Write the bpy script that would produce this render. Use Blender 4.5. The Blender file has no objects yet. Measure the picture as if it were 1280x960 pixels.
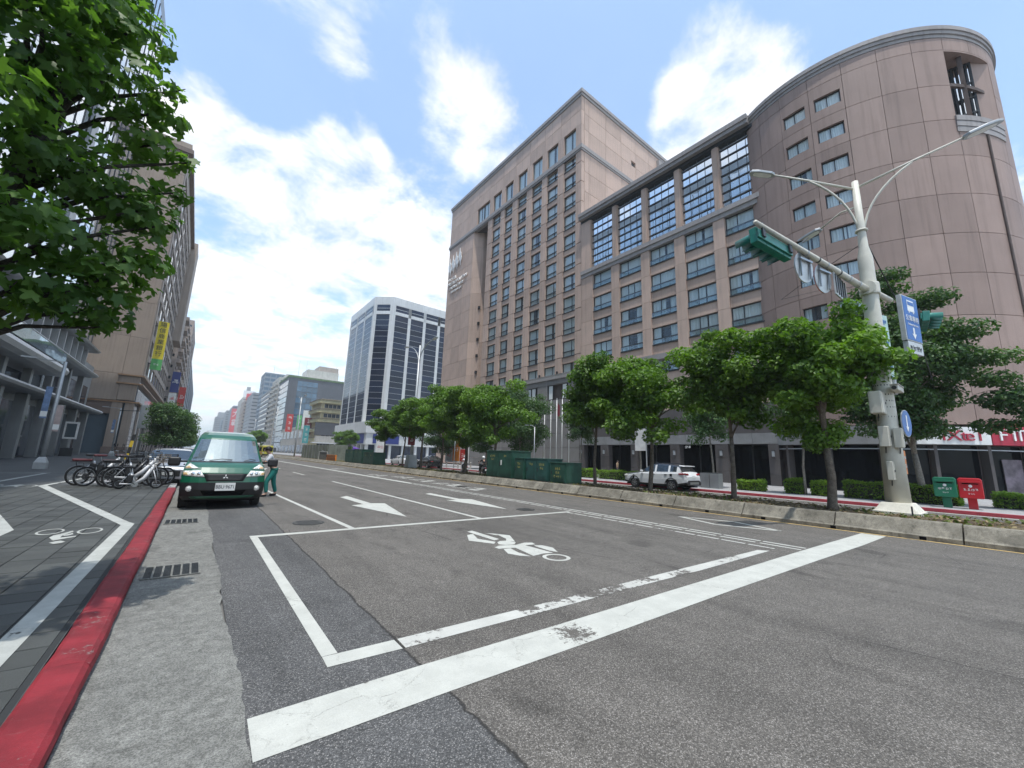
import bpy, math, random
import numpy as np
from mathutils import Vector, Matrix
C = bpy.context.scene.collection
SC = bpy.context.scene
rad = math.radians

# ---------------------------------------------------------------- camera
cam = bpy.data.cameras.new('camera'); camo = bpy.data.objects.new('camera', cam); C.objects.link(camo)
cam.sensor_width = 36.0; cam.lens = 499.24/1280*36; cam.clip_start = 0.05; cam.clip_end = 6000
Rm = [[0.78716936, 0.13980174, 0.60068284], [-0.61575277, 0.12315055, 0.77825605], [0.03482712, -0.98249143, 0.18302365]]
mw = Matrix(((Rm[0][0], -Rm[0][1], -Rm[0][2], 0), (Rm[1][0], -Rm[1][1], -Rm[1][2], 0), (Rm[2][0], -Rm[2][1], -Rm[2][2], 1.6), (0, 0, 0, 1)))
camo.matrix_world = mw
SC.camera = camo

# ---------------------------------------------------------------- sun, sky
TOSUN = Vector((-0.135, -0.19, 1.0)).normalized()
SUN_EL = math.asin(TOSUN.z); SUN_AZ = math.atan2(TOSUN.x, TOSUN.y)
sl = bpy.data.lights.new('sun', 'SUN'); sl.energy = 2.4; sl.angle = rad(0.53); sl.color = (1.0, 0.96, 0.9)
so = bpy.data.objects.new('sun', sl); C.objects.link(so); so.rotation_euler = TOSUN.to_track_quat('Z', 'Y').to_euler(); so.location = (0, 0, 300)
SC.view_settings.view_transform = 'Standard'; SC.view_settings.look = 'None'
SC.view_settings.exposure = 0.72; SC.view_settings.gamma = 1.0

class NT:
    """small node-tree writer"""
    def __init__(s, nt): s.nt = nt; nt.nodes.clear()
    def n(s, t, **kw):
        nd = s.nt.nodes.new(t)
        for k, v in kw.items():
            if k.startswith('_'): setattr(nd, k[1:], v)
        return nd
    def put(s, nd, key, v):
        i = nd.inputs[key]
        if isinstance(v, bpy.types.NodeSocket): s.nt.links.new(v, i)
        elif v is not None:
            if i.type == 'RGBA' and not hasattr(v, '__len__'): v = (v, v, v, 1)
            if i.type == 'RGBA' and len(v) == 3: v = (*v, 1)
            i.default_value = v
    def math(s, op, a, b=None, c=None, clamp=False):
        nd = s.n('ShaderNodeMath', _operation=op, _use_clamp=clamp); s.put(nd, 0, a)
        if b is not None: s.put(nd, 1, b)
        if c is not None: s.put(nd, 2, c)
        return nd.outputs[0]
    def vmath(s, op, a, b=None):
        nd = s.n('ShaderNodeVectorMath', _operation=op); s.put(nd, 0, a)
        if b is not None: s.put(nd, 1, b)
        return nd.outputs['Value'] if op in ('DOT_PRODUCT', 'LENGTH') else nd.outputs[0]
    def mix(s, f, a, b, mode='MIX'):
        nd = s.n('ShaderNodeMix', _data_type='RGBA', _blend_type=mode)
        s.put(nd, 0, f); s.put(nd, 6, a); s.put(nd, 7, b); return nd.outputs[2]
    def noise(s, vec, scale, detail=3, rough=.55, dist=0, dim='3D'):
        nd = s.n('ShaderNodeTexNoise', _noise_dimensions=dim); s.put(nd, 'Vector', vec); s.put(nd, 'Scale', scale)
        s.put(nd, 'Detail', detail); s.put(nd, 'Roughness', rough); s.put(nd, 'Distortion', dist); return nd.outputs[0]
    def voro(s, vec, scale, feature='F1', out=0, rnd=1):
        nd = s.n('ShaderNodeTexVoronoi', _feature=feature); s.put(nd, 'Vector', vec); s.put(nd, 'Scale', scale); s.put(nd, 'Randomness', rnd)
        return nd.outputs[out]
    def ramp(s, f, lo, hi, a=0., b=1.):
        nd = s.n('ShaderNodeMapRange', _interpolation_type='SMOOTHSTEP', _clamp=True)
        for i, v in enumerate((f, lo, hi, a, b)): s.put(nd, i, v)
        return nd.outputs[0]
    def coord(s, which='Object', scale=None):
        o = s.n('ShaderNodeTexCoord').outputs[which]
        if scale:
            o = s.vmath('MULTIPLY', o, scale)
        return o
    def sep(s, v):
        nd = s.n('ShaderNodeSeparateXYZ'); s.put(nd, 0, v); return nd.outputs
    def comb(s, x, y, z):
        nd = s.n('ShaderNodeCombineXYZ'); s.put(nd, 0, x); s.put(nd, 1, y); s.put(nd, 2, z); return nd.outputs[0]

wd = bpy.data.worlds.new('World'); SC.world = wd; wd.use_nodes = True
w = NT(wd.node_tree)
sky = w.n('ShaderNodeTexSky', _sky_type='NISHITA', _sun_disc=False)
sky.sun_elevation = SUN_EL; sky.sun_rotation = SUN_AZ; sky.air_density = 1.0; sky.dust_density = 1.3; sky.ozone_density = 1.6
dirv = w.vmath('NORMALIZE', w.coord('Generated'))
dx, dy, dz_ = w.sep(dirv)
pz = w.math('ADD', w.math('MAXIMUM', dz_, 0.0), 0.14)
cp = w.comb(w.math('DIVIDE', dx, pz), w.math('DIVIDE', dy, pz), 0.0)
n1 = w.noise(cp, 3.4, 11, .64, .3)
n2 = w.noise(w.vmath('ADD', cp, (7.3, 2.1, 0)), 0.62, 5, .5, .2)
BL = [  # cloud banks (and gaps): direction, angular radius in degrees, weight
 ((.68,.276,.68), 6.5, .5), ((.685,.342,.643), 5, .4), ((.708,.205,.676), 4.5, .36), ((.161,.767,.621), 3.2, .42), ((.111,.797,.594), 2.6, .34), ((.219,.78,.586), 2.4, .34),
 ((.324,.641,.696), 4, .34), ((.439,.625,.645), 4, .36), ((.321,.553,.769), 5.5, .24), ((.161,.625,.764), 5, .22), ((.019,.679,.734), 6, .3), ((.044,.927,.372), 13, .62), ((-.1,.86,.48), 9, .5),
 ((.296,.884,.362), 11, .5), ((.088,.978,.187), 16, .5), ((.36,.79,.49), 7, .3), ((.965,-.018,.26), 12, .4), ((-.8,.3,.52), 18, .4), ((-.6,-.4,.69), 20, .35), ((.3,-.8,.52), 22, .4), ((.5,-.5,.7), 14, .3), ((-.2,-.9,.3), 20, .4),
 ((.029,.761,.649), 4.5, -.3), ((.485,.417,.769), 6, -.35), ((.567,.426,.705), 4, -.35), ((.704,.05,.703), 7, -.3), ((-.061,.782,.62), 5, -.25), ((.299,.756,.583), 3.5, -.2)]
tot = None
for d, r, wt in BL:
    v = Vector(d).normalized()
    dd = w.vmath('DOT_PRODUCT', dirv, tuple(v))
    g = w.math('MULTIPLY', w.ramp(dd, math.cos(rad(r*1.7)), math.cos(rad(r*.15))), wt)
    tot = g if tot is None else w.math('ADD', tot, g)
dens = w.math('ADD', w.math('ADD', w.math('MULTIPLY', n1, 2.0), w.math('MULTIPLY', n2, .3)), w.math('MAXIMUM', w.math('MINIMUM', tot, .62), -.4))
mask = w.ramp(dens, 1.34, 1.92)
hz = w.ramp(dz_, .02, .5, .62, 0.)                      # whitish haze low over the city
mask = w.math('MAXIMUM', w.math('ADD', w.math('MULTIPLY', mask, .82), .14), hz)
shade = w.ramp(w.noise(cp, 2.6, 5, .55), .3, .75, .88, 1.05)
blue = w.mix(1.0, sky.outputs[0], (1.0, 1.22, 1.26, 1), 'MULTIPLY')
cl = w.mix(1.0, (5.5, 5.5, 5.5, 1), shade, 'MULTIPLY')
colr = w.mix(mask, blue, cl)
bg = w.n('ShaderNodeBackground'); w.put(bg, 0, colr); w.put(bg, 1, .15)
wo = w.n('ShaderNodeOutputWorld'); wd.node_tree.links.new(bg.outputs[0], wo.inputs[0])
SC.cycles.max_bounces = 8; SC.cycles.transparent_max_bounces = 12; SC.cycles.caustics_reflective = False; SC.cycles.caustics_refractive = False
SC.cycles.use_denoising = True
try:
    SC.cycles.adaptive_threshold = 0.02
except Exception: pass

# ---------------------------------------------------------------- materials
MATS = {}
def newmat(name):
    m = bpy.data.materials.new(name); m.use_nodes = True; t = NT(m.node_tree); return m, t
def finish(t, sh):
    o = t.n('ShaderNodeOutputMaterial'); t.nt.links.new(sh, o.inputs[0])
def bsdf(t, col, rough=.6, metal=0., spec=.5, bump=None, bstr=.3, bdist=.01, coat=0., emit=None, es=1.):
    p = t.n('ShaderNodeBsdfPrincipled'); t.put(p, 'Base Color', col); t.put(p, 'Roughness', rough); t.put(p, 'Metallic', metal)
    t.put(p, 'Specular IOR Level', spec); t.put(p, 'Coat Weight', coat); p.inputs['Coat Roughness'].default_value = .05
    if bump is not None:
        b = t.n('ShaderNodeBump'); t.put(b, 'Height', bump); b.inputs['Strength'].default_value = bstr; b.inputs['Distance'].default_value = bdist
        t.nt.links.new(b.outputs[0], p.inputs['Normal'])
    if emit is not None:
        t.put(p, 'Emission Color', emit); t.put(p, 'Emission Strength', es)
    return p.outputs[0]
def M(name, col, rough=.6, metal=0., spec=.5, var=.12, vs=2., rnd=0., fine=0., fs=60., bump=0., coat=0., streak=0., emit=None, es=1.):
    """painted / plain surface with a little uneven colour; rnd = change from piece to piece; streak = vertical weather runs"""
    if name in MATS: return MATS[name]
    m, t = newmat(name); c = (*col, 1)
    co = t.coord('Object')
    f = t.noise(co, vs, 5, .6)
    out = t.mix(1.0, c, t.ramp(f, .25, .75, 1-var, 1+var), 'MULTIPLY')
    fn = None
    if fine or bump:
        fn = t.noise(co, fs, 3, .6)
        if fine: out = t.mix(1.0, out, t.ramp(fn, .3, .7, 1-fine, 1+fine), 'MULTIPLY')
    if rnd:
        r = t.n('ShaderNodeObjectInfo').outputs['Random']
        out = t.mix(1.0, out, t.ramp(r, 0., 1., 1-rnd, 1+rnd), 'MULTIPLY')
    if streak:
        s = t.noise(t.coord('Object', (1.3, 1.3, .06)), 2.2, 5, .6)
        out = t.mix(1.0, out, t.ramp(s, .45, .75, 1., 1-streak), 'MULTIPLY')
    finish(t, bsdf(t, out, rough, metal, spec, fn if bump else None, bump, .01, coat, emit, es)); MATS[name] = m; return m

def glass_mat(name, tint, refl=.12, trans=.6, rough=.02, wav=.0, graz=.85):
    """window glass: tinted see-through layer under a mirror-like surface"""
    m, t = newmat(name)
    tr = t.n('ShaderNodeBsdfTransparent'); t.put(tr, 0, tint)
    gl = t.n('ShaderNodeBsdfGlossy'); t.put(gl, 'Roughness', rough); t.put(gl, 0, (.9, .95, 1, 1))
    if wav:
        b = t.n('ShaderNodeBump'); t.put(b, 'Height', t.noise(t.coord('Object'), .35, 2)); b.inputs['Strength'].default_value = wav; b.inputs['Distance'].default_value = .3
        t.nt.links.new(b.outputs[0], gl.inputs['Normal'])
    df = t.n('ShaderNodeBsdfDiffuse'); t.put(df, 0, tuple(x*.35 for x in tint[:3])+(1,))
    a = t.n('ShaderNodeMixShader'); t.put(a, 0, trans); t.nt.links.new(df.outputs[0], a.inputs[1]); t.nt.links.new(tr.outputs[0], a.inputs[2])
    lw = t.n('ShaderNodeLayerWeight'); lw.inputs[0].default_value = .5
    fa = t.math('ADD', t.math('MULTIPLY', t.math('POWER', lw.outputs['Facing'], 4.), graz), refl, clamp=True)
    b2 = t.n('ShaderNodeMixShader'); t.put(b2, 0, fa); t.nt.links.new(a.outputs[0], b2.inputs[1]); t.nt.links.new(gl.outputs[0], b2.inputs[2])
    finish(t, b2.outputs[0]); MATS[name] = m; return m

def asphalt_mat():
    m, t = newmat('asphalt'); co = t.coord('Object'); x, y, z = t.sep(co)
    wob = t.math('MULTIPLY', t.math('SUBTRACT', t.noise(co, 2.3, 5), .5), .10)
    wob2 = t.math('MULTIPLY', t.math('SUBTRACT', t.noise(co, 17., 4), .5), .05)
    sx = t.math('ADD', t.math('ADD', x, wob), wob2)
    left = t.ramp(sx, 1.60, 1.63, 1., 0.)                                # newer strip of paving along the gutter
    agg = t.voro(co, 118., 'F1', 1); ag = t.sep(agg)[0]                    # stones in the mix
    agd = t.voro(co, 118., 'F1', 0)
    stone = t.math('MULTIPLY', t.ramp(ag, .55, 1.0), t.ramp(agd, .55, .2))
    fine = t.noise(co, 210., 2, .7); big = t.noise(co, .45, 5, .6); mid = t.noise(co, 3.1, 5, .65)
    base = t.mix(left, (.108, .100, .090, 1), (.083, .083, .083, 1))
    base = t.mix(1., base, t.ramp(fine, .28, .72, .52, 1.42), 'MULTIPLY')
    base = t.mix(1., base, t.ramp(big, .3, .72, .88, 1.14), 'MULTIPLY')
    base = t.mix(1., base, t.ramp(mid, .3, .75, .90, 1.08), 'MULTIPLY')
    base = t.mix(t.math('MULTIPLY', stone, .5), base, (.36, .34, .32, 1))
    pit = t.noise(co, 62., 4, .75); base = t.mix(1., base, t.ramp(pit, .30, .68, .74, 1.28), 'MULTIPLY'); base = t.mix(1., base, t.ramp(ag, .0, 1., .64, 1.36), 'MULTIPLY')
    patch = t.noise(co, .9, 6, .7); base = t.mix(1., base, t.ramp(patch, .56, .7, 1., .84), 'MULTIPLY')
    # tyre tracks and oil drips: long stains along the driving lanes
    st = t.noise(t.coord('Object', (1.0, .12, 1)), 1.6, 5, .6)
    base = t.mix(1., base, t.ramp(st, .42, .75, 1.06, .76), 'MULTIPLY')
    oil = t.noise(t.coord('Object', (1., .55, 1)), 1.15, 4, .55)
    base = t.mix(1., base, t.ramp(oil, .60, .72, 1., .62), 'MULTIPLY')
    seam = t.ramp(t.math('ABSOLUTE', t.math('SUBTRACT', sx, 1.615)), .004, .02, 1., 0.)
    cr = t.voro(t.vmath('ADD', co, t.vmath('MULTIPLY', t.n('ShaderNodeTexNoise').outputs[1], (.6, .6, 0))), .42, 'DISTANCE_TO_EDGE', 0)
    crk = t.math('MULTIPLY', t.ramp(cr, .0012, .005, .7, 0.), t.ramp(t.noise(co, .3, 2), .5, .6))
    dark = t.math('MAXIMUM', seam, crk)
    base = t.mix(t.math('MULTIPLY', dark, .8), base, (.018, .017, .016, 1))
    h = t.math('ADD', t.math('MULTIPLY', agd, -.7), t.math('MULTIPLY', fine, .6)); h = t.math('SUBTRACT', h, t.math('MULTIPLY', dark, 2.))
    finish(t, bsdf(t, base, .85, 0, .3, h, .5, .004)); MATS['asphalt'] = m
asphalt_mat()
def paint_mat(name, col, wear=.5, dirt=.14, under=(.10, .092, .082, 1), sc=1.):
    m, t = newmat(name); co = t.coord('Object'); geo = t.n('ShaderNodeObjectInfo').outputs['Random']
    co2 = t.vmath('ADD', co, t.comb(t.math('MULTIPLY', geo, 30.), 0, 0))
    f = t.noise(co2, 1.1*sc, 3, .6); g = t.noise(co2, 14.*sc, 5, .72); h = t.noise(co2, 60.*sc, 2)
    worn = t.math('ADD', t.math('MULTIPLY', f, 1.1), t.math('ADD', t.math('MULTIPLY', g, .75), t.math('MULTIPLY', h, .12)))
    k = t.ramp(worn, 1.36-.3*wear, 1.42-.3*wear)
    cr = t.voro(t.vmath('ADD', co2, t.vmath('MULTIPLY', t.comb(g, f, 0), (.3, .3, 0))), 2.6*sc, 'DISTANCE_TO_EDGE', 0)
    k = t.math('MAXIMUM', k, t.math('MULTIPLY', t.ramp(cr, .002, .008, .45, 0.), t.ramp(f, .47, .56)))
    if name == 'road_white':   # tyre-worn place on the stop line
        dd = t.vmath('LENGTH', t.vmath('SUBTRACT', co, (3.05, 2.86, 0.))); k = t.math('MAXIMUM', k, t.ramp(t.math('ADD', dd, t.math('ADD', t.math('MULTIPLY', g, .8), t.math('MULTIPLY', h, .35))), .66, .76, 1., 0.))
    c = t.mix(1., (*col, 1), t.ramp(t.noise(co2, 3.3, 5, .65), .3, .75, 1-dirt, 1.04), 'MULTIPLY')
    c = t.mix(1., c, t.ramp(t.noise(co2, 150., 2), .3, .7, .93, 1.05), 'MULTIPLY')
    u = t.mix(1., under, t.ramp(t.noise(co2, 210., 2, .7), .3, .7, .6, 1.5), 'MULTIPLY')
    finish(t, bsdf(t, t.mix(k, c, u), .7, 0, .35, t.math('SUBTRACT', t.noise(co2, 120., 3), k), .5, .004)); MATS[name] = m
paint_mat('road_white', (.49, .495, .455), .42); paint_mat('road_white_worn', (.50, .50, .465), .95); paint_mat('road_yellow', (.62, .43, .16), .75)
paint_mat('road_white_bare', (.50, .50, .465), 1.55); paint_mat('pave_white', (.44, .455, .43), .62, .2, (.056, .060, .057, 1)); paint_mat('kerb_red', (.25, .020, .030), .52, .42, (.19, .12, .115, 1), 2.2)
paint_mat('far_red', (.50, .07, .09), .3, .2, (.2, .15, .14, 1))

def concrete_mat(name, col, spk=.4, stain=.45, sc=1.):
    m, t = newmat(name); co = t.coord('Object')
    base = (*col, 1)
    f = t.noise(co, .9*sc, 5, .65); g = t.noise(co, 6.*sc, 5, .7); h = t.noise(co, 110., 4, .75)
    c = t.mix(1., base, t.ramp(f, .3, .72, 1-stain*.5, 1+stain*.25), 'MULTIPLY')
    c = t.mix(1., c, t.ramp(g, .32, .7, 1-spk*.5, 1+spk*.3), 'MULTIPLY')
    c = t.mix(1., c, t.ramp(h, .35, .65, 1-spk, 1+spk*.7), 'MULTIPLY')
    c = t.mix(t.ramp(t.noise(t.coord('Object', (1, .6, 1)), 1.3, 4), .60, .70, 0., .62), c, tuple(x*.42 for x in col)+(1,))
    s = t.noise(t.coord('Object', (5, 5, .35)), 2., 4, .6)
    c = t.mix(1., c, t.ramp(s, .5, .8, 1., 1-stain*.6), 'MULTIPLY')
    finish(t, bsdf(t, c, .88, 0, .25, t.math('ADD', h, g), .55, .006)); MATS[name] = m
concrete_mat('gutter_concrete', (.205, .205, .19), .5, .3, 1.6); concrete_mat('barrier_concrete', (.27, .25, .205), .38, .85, 1.4)
concrete_mat('pavement_far', (.34, .34, .345), .2, .3); concrete_mat('block_white', (.66, .64, .56), .15, .3)
def paver_mat():
    m, t = newmat('paver_stone'); co = t.coord('Object'); r = t.n('ShaderNodeObjectInfo').outputs['Random']
    g = t.n('ShaderNodeNewGeometry').outputs['Random Per Island']
    v = t.ramp(t.math('FRACT', t.math('ADD', r, g)), 0., 1., .82, 1.2)
    c = t.mix(1., (.056, .060, .057, 1), v, 'MULTIPLY')
    c = t.mix(1., c, t.ramp(t.noise(co, 1.1, 5, .6), .3, .7, .84, 1.14), 'MULTIPLY')
    c = t.mix(1., c, t.ramp(t.noise(co, 170., 2), .3, .7, .74, 1.28), 'MULTIPLY')
    c = t.mix(t.ramp(t.noise(co, 4.7, 4), .68, .76, 0., .5), c, (.03, .034, .036, 1))
    finish(t, bsdf(t, c, .62, 0, .42, t.noise(co, 170., 2), .3, .003)); MATS['paver_stone'] = m
paver_mat()
def pavement_mat():
    m, t = newmat('pavement_base'); co = t.coord('Object'); x, y, z = t.sep(co)
    fx = t.math('ABSOLUTE', t.math('SUBTRACT', t.math('FRACT', t.math('DIVIDE', x, .335)), .5))
    fy = t.math('ABSOLUTE', t.math('SUBTRACT', t.math('FRACT', t.math('DIVIDE', y, .335)), .5))
    j = t.ramp(t.math('MAXIMUM', fx, fy), .475, .488)
    c = t.mix(1., (.075, .08, .08, 1), t.ramp(t.noise(co, .8, 5), .3, .7, .82, 1.15), 'MULTIPLY')
    c = t.mix(j, c, (.03, .032, .033, 1))
    finish(t, bsdf(t, c, .65, 0, .4)); MATS['pavement_base'] = m
pavement_mat()
def soil_mat():
    m, t = newmat('soil'); co = t.coord('Object')
    c = t.mix(t.ramp(t.noise(co, 1.2, 5, .7), .35, .7), (.085, .062, .045, 1), (.21, .175, .115, 1))
    c = t.mix(1., c, t.ramp(t.noise(co, 35., 4, .75), .3, .7, .5, 1.5), 'MULTIPLY')
    c = t.mix(t.ramp(t.noise(co, 2.7, 4), .58, .68, 0., .6), c, (.10, .12, .035, 1))
    finish(t, bsdf(t, c, .95, 0, .1, t.noise(co, 30., 5, .7), 1., .05)); MATS['soil'] = m
soil_mat()
def leaf_mat(name, a, b, trans=.35, rough=.5):
    m, t = newmat(name)
    r = t.n('ShaderNodeAttribute', _attribute_name='tone').outputs['Fac']
    c = t.mix(r, (*a, 1), (*b, 1))
    oi = t.n('ShaderNodeObjectInfo').outputs['Random']
    c = t.mix(1., c, t.ramp(oi, 0., 1., .88, 1.12), 'MULTIPLY')
    p = bsdf(t, c, rough, 0, .35)
    tr = t.n('ShaderNodeBsdfTranslucent'); t.put(tr, 0, t.mix(1., c, (1.5, 1.7, .6, 1), 'MULTIPLY'))
    mx = t.n('ShaderNodeMixShader'); t.put(mx, 0, trans); t.nt.links.new(p, mx.inputs[1]); t.nt.links.new(tr.outputs[0], mx.inputs[2])
    finish(t, mx.outputs[0]); MATS[name] = m; return m
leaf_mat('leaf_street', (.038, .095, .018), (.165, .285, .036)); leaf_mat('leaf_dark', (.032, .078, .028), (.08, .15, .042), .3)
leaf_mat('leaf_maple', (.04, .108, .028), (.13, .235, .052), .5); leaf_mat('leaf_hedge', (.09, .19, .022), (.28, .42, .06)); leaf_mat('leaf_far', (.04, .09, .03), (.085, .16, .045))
M('bark', (.14, .115, .09), .95, var=.35, vs=9, fine=.35, fs=40, bump=.8); M('bark_pale', (.26, .23, .19), .95, var=.3, vs=9, fine=.3, fs=40, bump=.6)
M('bark_dark', (.045, .04, .034), .95, var=.35, vs=9, fine=.35, fs=40, bump=.8)
# ---------------------------------------------------------------- geometry helpers
def np_mesh(name, V, F, tone=None, smooth=False):
    """V (n,3), F (m,k) all faces the same size"""
    V = np.asarray(V, np.float32); F = np.asarray(F, np.int32); k = F.shape[1]
    me = bpy.data.meshes.new(name); me.vertices.add(len(V)); me.vertices.foreach_set('co', V.ravel())
    me.loops.add(F.size); me.loops.foreach_set('vertex_index', F.ravel())
    me.polygons.add(len(F)); me.polygons.foreach_set('loop_start', np.arange(0, F.size, k, dtype=np.int32)); me.polygons.foreach_set('loop_total', np.full(len(F), k, np.int32))
    if tone is not None:
        a = me.attributes.new('tone', 'FLOAT', 'FACE'); a.data.foreach_set('value', np.asarray(tone, np.float32))
    me.update(calc_edges=True); me.validate()
    if smooth: me.polygons.foreach_set('use_smooth', np.ones(len(F), bool))
    return me
class MB:
    def __init__(s): s.v = []; s.f = []
    def add(s, vs, fs):
        o = len(s.v); s.v += [tuple(v) for v in vs]; s.f += [tuple(i+o for i in f) for f in fs]; return s
    def box(s, x0, x1, y0, y1, z0, z1, m=None):
        vs = [Vector(p) for p in ((x0,y0,z0),(x1,y0,z0),(x1,y1,z0),(x0,y1,z0),(x0,y0,z1),(x1,y0,z1),(x1,y1,z1),(x0,y1,z1))]
        if m is not None: vs = [m @ v for v in vs]
        return s.add(vs, [(3,2,1,0),(4,5,6,7),(0,1,5,4),(1,2,6,5),(2,3,7,6),(3,0,4,7)])
    def bar(s, p, q, wx, wz, up=(0,0,1)):
        """square bar from p to q"""
        p, q = Vector(p), Vector(q); d = q-p; L = d.length; d.normalize(); u = Vector(up)
        if abs(d.dot(u)) > .98: u = Vector((0,1,0))
        x = d.cross(u).normalized(); z = x.cross(d).normalized()
        m = Matrix((x, d, z)).transposed().to_4x4(); m.translation = p
        return s.box(-wx/2, wx/2, 0, L, -wz/2, wz/2, m)
    def tube(s, pts, r, n=8, cap=True):
        pts = [Vector(p) for p in pts]; rs = r if hasattr(r, '__len__') else [r]*len(pts)
        rings = []; prev = None
        for i, p in enumerate(pts):
            d = (pts[min(i+1, len(pts)-1)]-pts[max(i-1, 0)]).normalized()
            if prev is None:
                u = Vector((0,0,1)) if abs(d.z) < .9 else Vector((1,0,0)); x = d.cross(u).normalized()
            else: x = (prev-d*prev.dot(d)).normalized()
            prev = x; y = d.cross(x)
            rings.append([p+(x*math.cos(a)+y*math.sin(a))*rs[i] for a in [2*math.pi*k/n for k in range(n)]])
        o = len(s.v); s.v += [tuple(v) for rg in rings for v in rg]
        for i in range(len(rings)-1):
            for k in range(n):
                k2 = (k+1) % n; s.f.append((o+i*n+k, o+i*n+k2, o+(i+1)*n+k2, o+(i+1)*n+k))
        if cap: s.f.append(tuple(o+k for k in reversed(range(n)))); s.f.append(tuple(o+(len(rings)-1)*n+k for k in range(n)))
        return s
    def cyl(s, p, q, r, r2=None, n=16): return s.tube([p, q], [r, r if r2 is None else r2], n)
    def prism(s, poly, o, ux, uy, dep):
        """polygon in plane (o, ux, uy), pushed back by vector dep"""
        o, ux, uy, dep = Vector(o), Vector(ux), Vector(uy), Vector(dep); n = len(poly)
        a = [o+ux*x+uy*y for x, y in poly]; b = [p+dep for p in a]
        fs = [tuple(range(n)), tuple(reversed(range(n, 2*n)))]+[(i, n+i, n+(i+1) % n, (i+1) % n) for i in range(n)]
        return s.add(a+b, fs)
    def lathe(s, prof, n=20, o=(0,0,0), m=None, cap=True):
        """prof = [(r, z)...] round z"""
        o = Vector(o); vs = []
        for r, z in prof:
            for k in range(n):
                a = 2*math.pi*k/n; p = Vector((r*math.cos(a), r*math.sin(a), z)); vs.append((m @ p if m is not None else p)+o)
        fs = [(i*n+k, i*n+(k+1) % n, (i+1)*n+(k+1) % n, (i+1)*n+k) for i in range(len(prof)-1) for k in range(n)]
        if cap: fs.append(tuple(reversed(range(n)))); fs.append(tuple((len(prof)-1)*n+k for k in range(n)))
        return s.add(vs, fs)
    def torus(s, c, R, r, ax='x', n=28, k=8, m=None):
        c = Vector(c); vs = []
        for i in range(n):
            a = 2*math.pi*i/n
            for j in range(k):
                b = 2*math.pi*j/k; q = R+r*math.cos(b); h = r*math.sin(b)
                p = (h, q*math.cos(a), q*math.sin(a)) if ax == 'x' else (q*math.cos(a), h, q*math.sin(a)) if ax == 'y' else (q*math.cos(a), q*math.sin(a), h)
                vs.append(c+Vector(p))
        if m is not None: vs = [m @ v for v in vs]
        return s.add(vs, [(i*k+j, ((i+1) % n)*k+j, ((i+1) % n)*k+(j+1) % k, i*k+(j+1) % k) for i in range(n) for j in range(k)])
    def ball(s, c, rx, ry=None, rz=None, n=14, k=8):
        ry = rx if ry is None else ry; rz = rx if rz is None else rz
        prof = [(math.sin(math.pi*i/k), -math.cos(math.pi*i/k)) for i in range(k+1)]; prof[0] = (.02, -1); prof[-1] = (.02, 1)
        return s.lathe(prof, n, c, Matrix.Diagonal((rx, ry, rz)))
    def grid(s, P):
        """P[i][j] points"""
        n, m = len(P), len(P[0])
        return s.add([p for row in P for p in row], [(i*m+j, i*m+j+1, (i+1)*m+j+1, (i+1)*m+j) for i in range(n-1) for j in range(m-1)])
    def mesh(s, name, smooth=False):
        me = bpy.data.meshes.new(name); me.from_pydata(s.v, [], s.f); me.update()
        if smooth:
            me.polygons.foreach_set('use_smooth', np.ones(len(me.polygons), bool))
        return me
def fixn(me):
    import bmesh
    b = bmesh.new(); b.from_mesh(me); bmesh.ops.recalc_face_normals(b, faces=b.faces); b.to_mesh(me); b.free(); return me
def tag(o, label=None, cat=None, group=None, kind=None):
    if label: o['label'] = label
    if cat: o['category'] = cat
    if group: o['group'] = group
    if kind: o['kind'] = kind
    return o
def thing(name, label, cat, loc=(0,0,0), rz=0., group=None):
    o = bpy.data.objects.new(name, None); C.objects.link(o); o.location = loc; o.rotation_euler = (0,0,rz); o.empty_display_size = .2
    return tag(o, label, cat, group)
def base_m(o): return Matrix.Translation(o.location) @ o.rotation_euler.to_matrix().to_4x4()
def part(name, g, mat, parent=None, smooth=False, bev=0., world=False, loc=None, rot=None, kind=None, label=None, seg=2, sub=0, norm=True):
    """link one mesh object; g is an MB or a mesh"""
    if isinstance(g, MB):
        me = g.mesh(name, smooth)
        if norm: fixn(me)
    else: me = g
    if mat is not None and not me.materials: me.materials.append(MATS[mat] if isinstance(mat, str) else mat)
    o = bpy.data.objects.new(name, me); C.objects.link(o)
    if parent is not None:
        o.parent = parent
        if world:
            p = parent; mm = base_m(p)
            if p.parent is not None: mm = base_m(p.parent) @ mm
            o.matrix_parent_inverse = mm.inverted()
    if loc is not None: o.location = loc
    if rot is not None: o.rotation_euler = rot
    if bev:
        b = o.modifiers.new('edge', 'BEVEL'); b.width = bev; b.segments = seg; b.limit_method = 'ANGLE'; b.angle_limit = rad(40)
    if sub:
        b = o.modifiers.new('smooth', 'SUBSURF'); b.levels = b.render_levels = sub
    if kind: o['kind'] = kind
    if label: o['label'] = label
    return o
def copy_tree(o, parent=None):
    c = o.copy(); C.objects.link(c)
    if parent is not None: c.parent = parent; c.matrix_parent_inverse = o.matrix_parent_inverse.copy()
    for ch in list(o.children): copy_tree(ch, c)
    return c
def place(src, loc, rz=0., label=None, first=False, group=None, sc=None):
    o = src if first else copy_tree(src)
    o.location = loc; o.rotation_euler = (0,0,rz)
    if label: o['label'] = label
    if group: o['group'] = group
    if sc: o.scale = (sc,)*3
    return o
FCACHE = {}
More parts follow.
